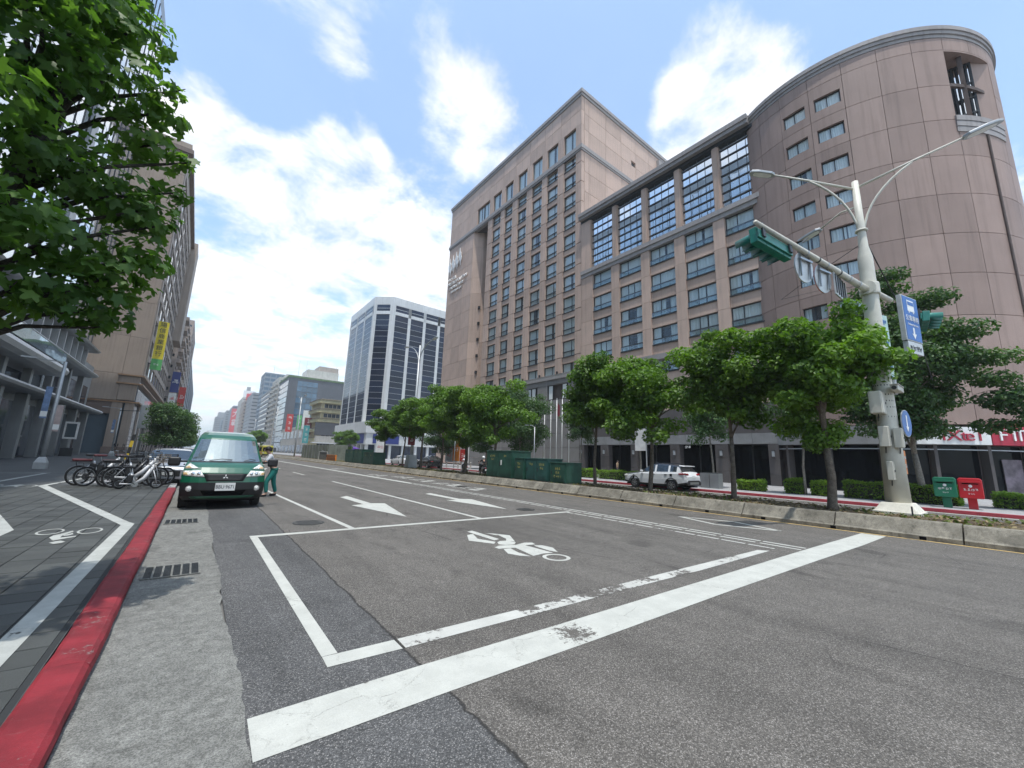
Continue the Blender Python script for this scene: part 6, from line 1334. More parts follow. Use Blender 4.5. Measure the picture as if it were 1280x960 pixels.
def standing(h=1.7, lean=0., **kw):
    k = h/1.7
    P = dict(pelvis=(0,0,.93), waist=(0,.01+lean*.15,1.07), chest=(0,.0+lean*.4,1.27), neck=(0,lean*.6,1.43), head0=(0,.01+lean*.65,1.47), head=(0,.03+lean*.75,1.57), top=(0,.01+lean*.8,1.645),
        armL=((-.185,lean*.5,1.375),(-.22,.0,1.12),(-.22,.06,.88),(-.22,.08,.81)), armR=((.185,lean*.5,1.375),(.22,0,1.12),(.22,.06,.88),(.22,.08,.81)),
        legL=((-.09,0,.87),(-.10,.02,.48),(-.10,-.02,.09),(-.11,.12,.04)), legR=((.09,0,.87),(.10,.02,.48),(.10,-.02,.09),(.11,.12,.04)))
    P.update(kw)
    def sc(v): return tuple(sc(q) for q in v) if hasattr(v[0], '__len__') else tuple(q*k for q in v)
    return {a: (sc(b) if a != 'face' else b) for a, b in P.items()}
# courier leaning to the driver's window of the van (faces -x)
person('person in pale grey shirt and teal trousers leaning towards the green van window', (2.28, 16.55, 0), rad(90), standing(1.72, .32,
    armL=((-.185,.17,1.36),(-.24,.33,1.12),(-.18,.58,1.16),(-.17,.66,1.17)), armR=((.185,.17,1.36),(.22,.32,1.10),(.16,.56,1.13),(.15,.64,1.14)),
    legL=((-.09,.0,.87),(-.13,.20,.50),(-.15,.16,.10),(-.16,.30,.045)), legR=((.09,-.02,.87),(.10,-.05,.47),(.10,-.16,.10),(.11,-.02,.045)), face=(0,1,-.25)), 'cloth_grey', 'cloth_teal')
person('person in tan clothes walking in the shaded hotel arcade', (36.4, 27.9, .13), rad(200), standing(1.66, .05, legL=((-.09,0,.87),(-.1,.16,.50),(-.1,.2,.09),(-.1,.34,.05)), legR=((.09,0,.87),(.1,-.02,.48),(.1,-.2,.12),(.1,-.08,.05))), 'cloth_tan', 'cloth_navy')

# ================================================================ VEHICLES
M('van_green', (.004,.088,.044), .28, var=.06, vs=1.5, coat=.7); M('car_white', (.70,.71,.72), .3, var=.03, coat=.7); M('car_silver', (.42,.44,.47), .3, .6, var=.03, coat=.7); M('car_black', (.015,.016,.02), .25, var=.03, coat=.8); M('bus_yellow', (.55,.50,.05), .35, coat=.5); M('bus_white', (.6,.58,.55), .35, coat=.5)
M('headlamp', (.72,.71,.66), .12, 0, .8, var=.5, vs=22, coat=.8); M('lamp_amber', (.62,.42,.20), .2, coat=.6); M('lamp_red', (.30,.01,.012), .2, coat=.6); M('cladding', (.022,.022,.023), .6, var=.15); M('plate_white', (.72,.72,.70), .5); M('tail_lens', (.35,.02,.03), .2, coat=.5)
glass_mat('glass_car', (.10,.13,.14,1), .12, .55, .01, .0)
def wheel(parent, x, y, r, w, side, spokes=5, rimmat='steel'):
    """side: -1 faces -x, +1 faces +x"""
    t = part('wheel', MB().lathe([(r*.62,-w/2),(r*.93,-w/2),(r,-w*.36),(r,w*.36),(r*.93,w/2),(r*.62,w/2)], 28, cap=False), 'rubber', parent, smooth=False, loc=(x, y, r), rot=(0, rad(90), 0))
    s = side
    mb = MB().lathe([(r*.63, s*w*.2),(r*.63, s*w*.46),(r*.58, s*w*.48),(r*.55, s*w*.3)], 28, cap=False)
    for k in range(spokes):
        a = 2*math.pi*k/spokes
        for da in (-.13, .13): mb.bar((r*.1*math.cos(a),r*.1*math.sin(a),s*w*.36), (r*.58*math.cos(a+da),r*.58*math.sin(a+da),s*w*.42), r*.085, r*.06)
    mb.lathe([(r*.16, s*w*.30),(r*.16, s*w*.46),(r*.1, s*w*.48)], 14); part('rim', mb, rimmat, t)
    part('brake', MB().lathe([(r*.54, s*w*.05),(r*.54, s*w*.12)], 20), 'cladding', t)
    return t
# ---- delivery van
vt = thing('delivery_van', 'green delivery van facing the camera, parked beside the red kerb', 'van', (.74, 13.35, 0))
VR = [(.24,.84,.14),(.36,.92,.04),(.52,.935,0.),(.70,.935,.0),(.82,.93,.03),(.95,.925,.07),(1.00,.915,.12),(1.08,.905,.20),(1.15,.89,.30),(1.205,.87,.42),(1.24,.86,.50),(1.30,.845,.555),(1.50,.79,.72),(1.70,.74,.89),(1.84,.705,1.01),(1.88,.695,1.05),(1.97,.66,1.18),(2.045,.60,1.42),(2.09,.50,1.85)]
def vrow(z):
    for (z0,h0,y0),(z1,h1,y1) in zip(VR, VR[1:]):
        if z <= z1: q = max(0,(z-z0)/(z1-z0)); return h0+(h1-h0)*q, y0+(y1-y0)*q
    return VR[-1][1:]
def vf(x, z, off=0.):
    hw, y = vrow(z); u = min(1, abs(x)/hw); return (x, y+.10*u**2+.12*u**7-off, z)
fx = [-1,-.97,-.93,-.8,-.6,-.4,-.2,0,.2,.4,.6,.8,.93,.97,1]
bodym, scr, bump, cowl = MB(), MB(), MB(), MB()
for (z0,h0,_),(z1,h1,_) in zip(VR, VR[1:]):
    for a, b in zip(fx, fx[1:]):
        q = [vf(a*h0,z0), vf(b*h0,z0), vf(b*h1,z1), vf(a*h1,z1)]; mid = (a+b)/2
        tgt = bodym
        if z0 >= 1.24 and z1 <= 1.84 and abs(mid) < .93: tgt = scr
        elif z0 >= 1.205 and z1 <= 1.24 and abs(mid) < .96: tgt = cowl
        elif z0 >= .24 and z1 <= .70: tgt = bump
        tgt.add(q, [(0,1,2,3)])
LEN = 3.95
for s in (-1, 1):
    for (z0,h0,_),(z1,h1,_) in zip(VR, VR[1:]):
        p0, p1 = vf(s*h0,z0), vf(s*h1,z1); bodym.add([p0, p1, (s*h1,LEN,z1), (s*h0,LEN,z0)], [(0,1,2,3)])
n = len(VR); bodym.add([(-h,LEN,z) for z,h,_ in VR]+[(h,LEN,z) for z,h,_ in VR], [(i,i+1,n+i+1,n+i) for i in range(n-1)])
bodym.grid([[vf(a*.5,2.09) for a in fx], [(a*.5,LEN,2.09+.02*(1-a*a)) for a in fx]]); bodym.add([(-.84,.3,.24),(.84,.3,.24),(.84,LEN,.24),(-.84,LEN,.24)], [(0,1,2,3)])
b_ = part('body', bodym, 'van_green', vt, smooth=True, norm=True); b_.data.update()
es = b_.modifiers.new('split', 'EDGE_SPLIT'); es.split_angle = rad(50)
part('windscreen', scr, 'glass_screen' if 'glass_screen' in MATS else glass_mat('glass_screen', (.35,.45,.45,1), .24, .5, .008, .0), vt, smooth=True); part('bumper', bump, 'black_plastic', vt, smooth=True); part('cowl', cowl, 'black_plastic', vt)
def vpatch(nm, c, off, mat, parent=None, th=.012, nx=8, nz=4):
    P = []
    for i in range(nz+1):
        row = []
        for j in range(nx+1):
            u, v = j/nx, i/nz; x = (c[0][0]*(1-u)+c[1][0]*u)*(1-v)+(c[3][0]*(1-u)+c[2][0]*u)*v; z = (c[0][1]*(1-u)+c[1][1]*u)*(1-v)+(c[3][1]*(1-u)+c[2][1]*u)*v
            row.append(vf(x, z, off))
        P.append(row)
    o = part(nm, MB().grid(P), mat, parent or vt, smooth=True); m = o.modifiers.new('depth', 'SOLIDIFY'); m.thickness = th; m.offset = 0; return o
for s in (-1, 1):
    h = vpatch('headlight', [(s*.45,.84),(s*.905,.87),(s*.915,.985),(s*.56,1.005)], .006, 'headlamp'); vpatch('indicator', [(s*.80,.885),(s*.90,.89),(s*.905,.95),(s*.84,.95)], .018, 'lamp_amber', h)
    for k in (.58, .70): part('reflector', MB().ball(vf(s*k,.92,.012), .045, .02, .045, 12, 6), 'chrome', h)
    h = vpatch('headlight', [(s*.60,1.055),(s*.895,1.04),(s*.875,1.10),(s*.80,1.185)], .006, 'headlamp'); vpatch('indicator', [(s*.76,1.065),(s*.88,1.06),(s*.865,1.09),(s*.80,1.12)], .018, 'lamp_amber', h)
    p = Vector(vf(s*.74,.55,.01)); f = part('fog_lamp', MB().tube([p, p+Vector((0,.06,0))], .075, 18), 'chrome', vt); part('lens', MB().ball(p, .055, .02, .055, 14, 6), 'headlamp', f)
    m = part('mirror', MB().box(s*1.14-.13,s*1.14+.13,.62,.74,1.10,1.33), 'black_plastic', vt, bev=.05, seg=3); part('mirror_arm', MB().bar((s*.86,.70,1.22),(s*1.03,.69,1.22),.05,.05), 'black_plastic', m)
    part('side_window', MB().add([(s*vrow(z)[0]*1.004, y, z) for y, z in ((.95,1.32),(1.05,1.32),(1.9,1.32),(1.9,1.80),(1.22,1.80))], [(0,1,2,3,4)]), 'glass_car', vt); part('side_window', MB().add([(s*vrow(z)[0]*1.004, y, z) for y, z in ((2.0,1.32),(3.7,1.32),(3.7,1.80),(2.0,1.80))], [(0,1,2,3)]), 'glass_car', vt)
    part('door_handle', MB().box(s*.935-.02,s*.935+.02,1.75,1.9,1.08,1.12), 'black_plastic', vt, bev=.008)
    wheel(vt, s*.82, .86, .315, .2, s, rimmat='steel'); wheel(vt, s*.82, 3.15, .315, .2, s)
    part('mud_flap', MB().box(s*.82-.12,s*.82+.12,1.25,1.27,.12,.4), 'black_plastic', vt)
vpatch('grille', [(-.40,.735),(.40,.735),(.49,.925),(-.49,.925)], .008, 'black_plastic')
for k in range(5): vpatch('grille_bar', [(-.42-.012*k,.765+.033*k),(.42+.012*k,.765+.033*k),(.42+.012*k,.775+.033*k),(-.42-.012*k,.775+.033*k)], .016, 'cladding', None, .01, 8, 1)
for k in range(3):      # three-lozenge badge
    a = rad(90+120*k); v = Vector((math.cos(a), 0, math.sin(a))); w_ = Vector((-v.z, 0, v.x)); c0 = Vector(vf(0,.845,.03)); part('badge', MB().prism([(0,.004),(.018,.036),(0,.068),(-.018,.036)], c0, w_, v, (0,.008,0)), 'sign_white', vt)
vpatch('lower_intake', [(-.42,.37),(.42,.37),(.50,.50),(-.50,.50)], .006, 'void'); vpatch('lip', [(-.66,.285),(.66,.285),(.72,.345),(-.72,.345)], .012, 'van_green')
pl = part('number_plate', MB().box(-.20,.24,vf(.02,.6)[1]-.035,vf(.02,.6)[1]-.022,.49,.69), 'plate_white', vt, bev=.004); letters('BBU·9671', .125, (.02, vf(.02,.6)[1]-.037, .585), (1,0,0), (0,0,1), 'void', vt, .001, .82)
for s in (-1, 1):
    a, b = Vector(vf(s*.15+.25*s,1.255,.02)), Vector(vf(.12 if s < 0 else .68,1.29,.03)); part('wiper', MB().tube([a, a.lerp(b,.5)+Vector((0,-.02,.03)), b], .010, 5), 'black_plastic', vt)
part('paper', MB().box(.36,.62,.86,.865,1.34,1.44), 'sign_greenwhite', vt); part('dashboard', MB().box(-.72,.72,.95,1.5,1.02,1.26), 'cladding', vt); part('seat', MB().box(-.62,-.12,1.6,1.75,1.0,1.75).box(.12,.62,1.6,1.75,1.0,1.75), 'cladding', vt, bev=.05); part('bulkhead', MB().box(-.68,.68,2.2,2.25,.5,1.95), 'cladding', vt)
part('steering_wheel', MB().torus((-.38,1.35,1.28),.17,.014,'y',20,6), 'black_plastic', vt); part('underbody', MB().box(-.78,.78,.5,3.7,.18,.26), 'void', vt)

def interp(tab, y):
    for (a, va), (b, vb) in zip(tab, tab[1:]):
        if y <= b: q = (y-a)/(b-a) if b > a else 0; return va+(vb-va)*max(0, q)
    return tab[-1][1]
def car(name, label, cat, loc, rz, L, W, top, belt, sill, wb, r, paint, plan, pillars, clad=False, wr_=.74, roofmat=None, glass='glass_car', spokes=5):
    """front at local y=0, rear at y=L; top: list of (y, z); pillars: y ranges kept painted"""
    t = thing(name, label, cat, loc, rz); N = 72; H = max(z for _, z in top)
    rings = []; ys_ = [L*i/N for i in range(N+1)]
    for y in ys_:
        zt = interp(top, y); zb = min(interp(belt, y), zt-.03); hw = W/2*interp(plan, y); g = max(0, min(1, (zt-zb-.03)/(H-zb))); s_ = interp(sill, y)
        hr = hw*(.97+(wr_-.97)*g); z2 = zb+(zt-zb)*.12
        rings.append([(hw*.90,s_),(hw*.985,s_+.13),(hw,(s_+zb)/2),(hw*.985,zb-.05),(hw*.955,zb),(hw*.955*(1-.1)+hr*.1,z2),(hr*1.03,zt-.075*g-.012),(hr*.93,zt-.012),(hr*.5,zt+.012),(0,zt+.02)])
    groups = {}
    def put(k, q): groups.setdefault(k, MB()).add(q, [(0,1,2,3)])
    for i in range(N):
        y = (ys_[i]+ys_[i+1])/2; zt, zt2 = interp(top, ys_[i]), interp(top, ys_[i+1]); zb = interp(belt, y); gh = (zt+zt2)/2-zb; sl = (zt2-zt)/(L/N)
        for s in (-1, 1):
            for j in range(9):
                q = [(s*rings[i][j][0],ys_[i],rings[i][j][1]),(s*rings[i+1][j][0],ys_[i+1],rings[i+1][j][1]),(s*rings[i+1][j+1][0],ys_[i+1],rings[i+1][j+1][1]),(s*rings[i][j+1][0],ys_[i],rings[i][j+1][1])]
                zc = sum(p[2] for p in q)/4; k = 'body'
                near = [w_ for w_ in wb if math.hypot(y-w_, zc-r) < r*1.12]
                if near and j < 4: continue
                if j == 5 and gh > .16 and not any(a <= y <= b for a, b in pillars): k = 'side_window'
                elif j >= 6 and gh > .06 and abs(sl) > .32: k = 'windscreen' if sl > 0 else 'rear_window'
                elif j >= 6 and roofmat and gh > .3: k = 'roof_panel'
                elif clad and j == 0: k = 'sill_cladding'
                put(k, q)
    for k, mb in groups.items():
        o = part(k, mb, {'body': paint, 'roof_panel': roofmat, 'sill_cladding': 'cladding'}.get(k, glass), t, smooth=True); o.modifiers.new('split', 'EDGE_SPLIT').split_angle = rad(42)
    caps = MB()
    for i in (0, N):
        R = [( x,ys_[i],z) for x, z in rings[i]]+[(-x,ys_[i],z) for x, z in reversed(rings[i][:-1])]; part('end_panel', MB().add(R, [tuple(range(len(R)))]), paint, t)
    s0 = interp(sill, L/2); part('floor', MB().box(-W*.44,W*.44,.2,L-.2,s0-.02,s0+.06), 'void', t); part('cabin', MB().box(-W*.36,W*.36,L*.38,L*.8,s0+.07,interp(belt, L/2)-.04), 'room_dark', t)
    for w_ in wb:
        for s in (-1, 1):
            hw = W/2*interp(plan, w_); wheel(t, s*(hw-.115), w_, r, .21, s, spokes); ar = MB(); P = []
            for k in range(15):
                a = math.pi*(-.04+1.08*k/14); P.append([(s*x, w_+q*math.cos(a), r+q*math.sin(a)) for x, q in ((hw+.008, r*1.10),(hw+.012, r*1.24 if clad else r*1.15),(hw-.05, r*1.26 if clad else r*1.16))])
            part('wheel_arch', ar.grid(P), 'cladding' if clad else paint, t, smooth=True); part('arch_liner', MB().box(s*hw*.6-.05,s*hw*.6+.05,w_-r*1.1,w_+r*1.1,r*.7,r*2.1), 'void', t)
    return t
# ---- white crossover on the slow lane, seen from its rear quarter (front towards +y)
sv = car('parked_car', 'white crossover car with black cladding parked at the far red kerb', 'car', (24.15, 17.3, 0), math.pi, 4.46, 1.83, [(0,.80),(.12,.90),(.95,1.02),(1.25,1.06),(2.0,1.55),(2.6,1.62),(3.4,1.58),(3.95,1.50),(4.25,1.10),(4.38,1.0),(4.46,.86)], [(0,.74),(1.2,.99),(3.0,1.04),(4.46,1.12)], [(0,.34),(.8,.24),(3.6,.24),(4.46,.42)], (.86,3.50), .345, 'car_white', [(0,.80),(.25,.93),(.8,1.),(3.6,1.),(4.2,.95),(4.46,.86)], [(0,1.42),(2.38,2.46),(3.28,3.42),(3.86,4.5)], True, .72, 'car_black', spokes=7)
part('rear_bumper', MB().prism([(-.80,.36),(.80,.36),(.84,.52),(.62,.66),(-.62,.66),(-.84,.52)], (0,4.36,0), (1,0,0), (0,0,1), (0,.14,0)), 'cladding', sv, bev=.02); part('bumper_insert', MB().box(-.5,.5,4.50,4.515,.42,.56), 'steel', sv, bev=.01); part('spoiler', MB().prism([(-.64,1.50),(.64,1.50),(.60,1.545),(-.60,1.545)], (0,3.9,0), (1,0,0), (0,0,1), (0,.34,-.03)), 'car_white', sv, bev=.01); part('number_plate', MB().box(-.18,.18,4.465,4.475,.80,.92), 'plate_white', sv)
for s in (-1, 1):
    part('tail_light', MB().prism([(s*.50,.96),(s*.80,.98),(s*.83,1.08),(s*.52,1.05)], (0,4.30,0), (1,0,0), (0,0,1), (0,.13,0)), 'tail_lens', sv, bev=.01); part('tail_light', MB().box(s*.88-.03,s*.88+.012,3.98,4.34,.98,1.07), 'tail_lens', sv, bev=.012)
    m = part('mirror', MB().box(s*1.0-.1,s*1.0+.1,1.42,1.56,1.03,1.17), 'car_white', sv, bev=.04); part('door_handle', MB().box(s*.915-.008,s*.915+.022,2.2,2.38,.92,.95), 'car_black', sv, bev=.006); part('door_handle', MB().box(s*.915-.008,s*.915+.022,3.05,3.22,.94,.97), 'car_black', sv, bev=.006); part('headlight', MB().box(s*.72-.14,s*.72+.12,.02,.30,.72,.82), 'headlamp', sv, bev=.03)
    part('roof_rail', MB().tube([(s*.60,1.95,1.60),(s*.60,2.1,1.66),(s*.60,3.3,1.64),(s*.60,3.5,1.58)], .018, 6), 'car_black', sv); part('fuel_flap', MB().box(s*.918-.004,s*.918+.004,3.42,3.58,.86,1.0), 'car_black', sv) if s > 0 else None
# ---- silver saloon behind the bicycles
slv = car('parked_car', 'silver saloon car half hidden between the parked bicycles and the green van', 'car', (-.78, 21.6, .05), 0, 4.6, 1.82, [(0,.62),(.10,.76),(.6,.86),(1.25,.96),(2.05,1.38),(2.6,1.44),(3.2,1.38),(3.95,1.06),(4.5,1.02),(4.6,.9)], [(0,.60),(1.2,.90),(4.6,.98)], [(0,.26),(.8,.2),(4.6,.3)], (.92,3.6), .32, 'car_silver', [(0,.80),(.2,.92),(.8,1.),(3.6,1.),(4.6,.88)], [(0,1.5),(2.6,2.68),(3.5,4.6)], False, .70)
for s in (-1, 1): part('headlight', MB().prism([(s*.44,.63),(s*.86,.68),(s*.88,.76),(s*.50,.70)], (0,.03,0), (1,0,0), (0,0,1), (0,.34,.02)), 'headlamp', slv, bev=.01); part('mirror', MB().box(s*.99-.1,s*.99+.1,1.45,1.58,.93,1.06), 'car_silver', slv, bev=.03); part('intake', MB().box(s*.62-.16,s*.62+.16,-.005,.05,.30,.44), 'black_plastic', slv, bev=.02)
part('grille', MB().box(-.42,.42,-.012,.05,.34,.58), 'black_plastic', slv, bev=.02); part('number_plate', MB().box(-.18,.18,-.03,-.013,.40,.52), 'plate_white', slv); part('badge', MB().tube([(0,-.013,.55),(0,-.03,.55)], .05, 14), 'chrome', slv)
def saloon(label, loc, rz, paint): 
    c = car('parked_car', label, 'car', loc, rz, 4.5, 1.78, [(0,.62),(.10,.76),(.6,.86),(1.25,.96),(2.05,1.38),(2.6,1.45),(3.2,1.40),(3.95,1.06),(4.4,1.02),(4.5,.9)], [(0,.60),(1.2,.90),(4.5,.98)], [(0,.26),(.8,.2),(4.5,.3)], (.9,3.5), .32, paint, [(0,.82),(.2,.93),(.8,1.),(3.6,1.),(4.5,.88)], [(0,1.5),(2.6,2.68),(3.5,4.5)], False, .70)
    for s in (-1, 1): part('headlight', MB().box(s*.7-.14,s*.7+.14,-.01,.2,.62,.72), 'headlamp', c, bev=.02); part('tail_light', MB().box(s*.7-.14,s*.7+.14,4.4,4.51,.82,.92), 'tail_lens', c, bev=.02)
    return c
saloon('dark saloon car parked beyond the far lamp post', (24.1, 50.5, 0), math.pi, 'car_black'); saloon('white saloon car parked further up past the dark saloon', (24.1, 59.5, 0), math.pi, 'car_white'); saloon('black car in the shade left of the poster wall', (28.4, 58.5, .13), math.pi, 'car_black'); saloon('small white car far up the left lane by the dark round trees', (-.5, 62, 0), 0, 'car_white'); saloon('small grey car far up the left lane, behind the white one', (.2, 84, 0), 0, 'car_silver')
# ---- far bus and taxi
bus = thing('city_bus', 'city bus in pale and dark red far up the bus lane', 'bus', (10.6, 112, 0)); part('body', MB().box(-1.25,1.25,0,11,.4,3.1), 'bus_white', bus, bev=.12); part('windscreen', MB().box(-1.12,1.12,-.03,-.005,1.2,2.55), 'glass_dark', bus); part('skirt', MB().box(-1.22,1.22,-.035,-.006,.5,1.1), 'sign_red2', bus); part('route_sign', MB().box(-.8,.8,-.04,-.006,2.62,2.95), 'void', bus)
for k in range(6): part('window', MB().box(-1.275,-1.252,.6+k*1.7,2.1+k*1.7,1.4,2.5), 'glass_dark', bus)
for s in (-1, 1): wheel(bus, s*1.1, 2.2, .48, .3, s); wheel(bus, s*1.1, 8.6, .48, .3, s); part('headlight', MB().box(s*.95-.15,s*.95+.15,-.05,-.036,.62,.8), 'headlamp', bus); part('mirror', MB().box(s*1.45-.1,s*1.45+.1,-.25,-.1,1.7,2.3), 'black_plastic', bus)
yv = thing('minibus', 'bright yellow minibus far up the road beside the works fence', 'minibus', (12.6, 104, 0)); part('body', MB().box(-1.05,1.05,0,6,.35,2.5), 'bus_yellow', yv, bev=.15); part('windscreen', MB().box(-.92,.92,-.02,-.005,1.25,2.1), 'glass_dark', yv); part('bumper', MB().box(-1,1,-.06,-.006,.35,.65), 'cladding', yv)
for s in (-1, 1): wheel(yv, s*.9, 1.1, .36, .22, s); wheel(yv, s*.9, 4.6, .36, .22, s); part('headlight', MB().box(s*.8-.15,s*.8+.15,-.03,-.006,.8,1.), 'headlamp', yv)
for k in range(3): part('window', MB().box(-1.07,-1.051,1.2+k*1.5,2.5+k*1.5,1.3,2.1), 'glass_dark', yv)
# ---- scooters
def scooter(label, loc, rz, paint, group='motor scooters', lean=0.):
    t = thing('motor_scooter', label, 'scooter', loc, rz, group)
    for nm, y in (('wheel', .62), ('wheel', -.62)):
        w_ = part(nm, MB().torus((0,0,0), .20, .055, 'x', 24, 8), 'rubber', t, smooth=True, loc=(0,y,.255)); part('rim', MB().lathe([(.155,-.04),(.155,.04)], 18, m=Matrix.Rotation(rad(90),3,'Y')), 'steel', w_)
    part('body', MB().prism([(-.85,.62),(-.80,.74),(-.35,.78),(-.05,.70),(0,.36),(.34,.34),(.40,.30),(-.30,.28),(-.55,.48)], (-.15,0,0), (0,1,0), (0,0,1), (.30,0,0)), paint, t, bev=.04); part('leg_shield', MB().prism([(.36,.32),(.46,.34),(.42,.98),(.34,1.0)], (-.2,0,0), (0,1,0), (0,0,1), (.4,0,0)), paint, t, bev=.03); part('front_fender', MB().prism([(.42,.42),(.62,.56),(.84,.42),(.74,.56),(.60,.62),(.44,.52)], (-.06,0,0), (0,1,0), (0,0,1), (.12,0,0)), paint, t, bev=.02)
    part('seat', MB().box(-.13,.13,-.82,-.08,.785,.86), 'black_plastic', t, bev=.04, seg=3); part('handlebar', MB().tube([(-.33,.30,1.03),(-.1,.38,1.0),(.1,.38,1.0),(.33,.30,1.03)], .018, 6), 'black_plastic', t); part('fork', MB().bar((0,.42,.9),(0,.62,.26),.05,.05), 'steel', t); part('headlight', MB().ball((0,.46,.92),.08,.05,.07,12,6), 'headlamp', t); part('tail_light', MB().box(-.09,.09,-.90,-.85,.62,.70), 'tail_lens', t, bev=.01); part('number_plate', MB().box(-.09,.09,-.93,-.92,.42,.56), 'plate_white', t)
    for s in (-1, 1): part('mirror', MB().ball((s*.30,.30,1.22),.06,.012,.04,10,6).bar((s*.24,.32,1.03),(s*.29,.30,1.2),.012,.012), 'black_plastic', t)
    part('engine', MB().box(-.12,.12,-.72,-.25,.2,.42), 'cladding', t, bev=.03); part('exhaust', MB().tube([(.16,-.3,.3),(.18,-.85,.36)], .045, 10), 'steel', t)
    return t
RIDE = dict(pelvis=(0,-.36,.93), waist=(0,-.34,1.06), chest=(0,-.27,1.26), neck=(0,-.22,1.42), head0=(0,-.20,1.46), head=(0,-.17,1.56), top=(0,-.19,1.635), armL=((-.19,-.24,1.36),(-.28,-.02,1.17),(-.31,.24,1.06),(-.31,.30,1.06)), armR=((.19,-.24,1.36),(.28,-.02,1.17),(.31,.24,1.06),(.31,.30,1.06)), legL=((-.10,-.33,.90),(-.17,.10,.80),(-.15,.12,.42),(-.15,.26,.385)), legR=((.10,-.33,.90),(.17,.10,.80),(.15,.12,.42),(.15,.26,.385)))
s0 = scooter('scooter carrying the rider in white, right behind the leaning pale trunk', (21., 34.4, 0), rad(-12), 'car_white'); person('scooter rider in a white shirt and white helmet', (21., 34.4, 0), rad(-12), RIDE, 'cloth_white', 'cloth_navy', helmet='helmet_white')
s1 = scooter('black scooter carrying the rider in black, left of the largest cabinet', (21., 31.2, 0), rad(-14), 'car_black'); person('scooter rider in black clothes and a white helmet', (21., 31.2, 0), rad(-14), RIDE, 'cloth_black', 'cloth_black', helmet='helmet_white')
for i, (x, y, rz) in enumerate(((26.2,84,90),(26.2,86,95),(26.2,88.5,80),(26.3,91,90),(26.2,94,88))): place(s0 if i % 2 else s1, (x, y, .13), rad(rz), ('nearest','second nearest','middle','second farthest','farthest')[i]+' parked scooter in the row behind the works fence', group='scooters parked at the far kerb')

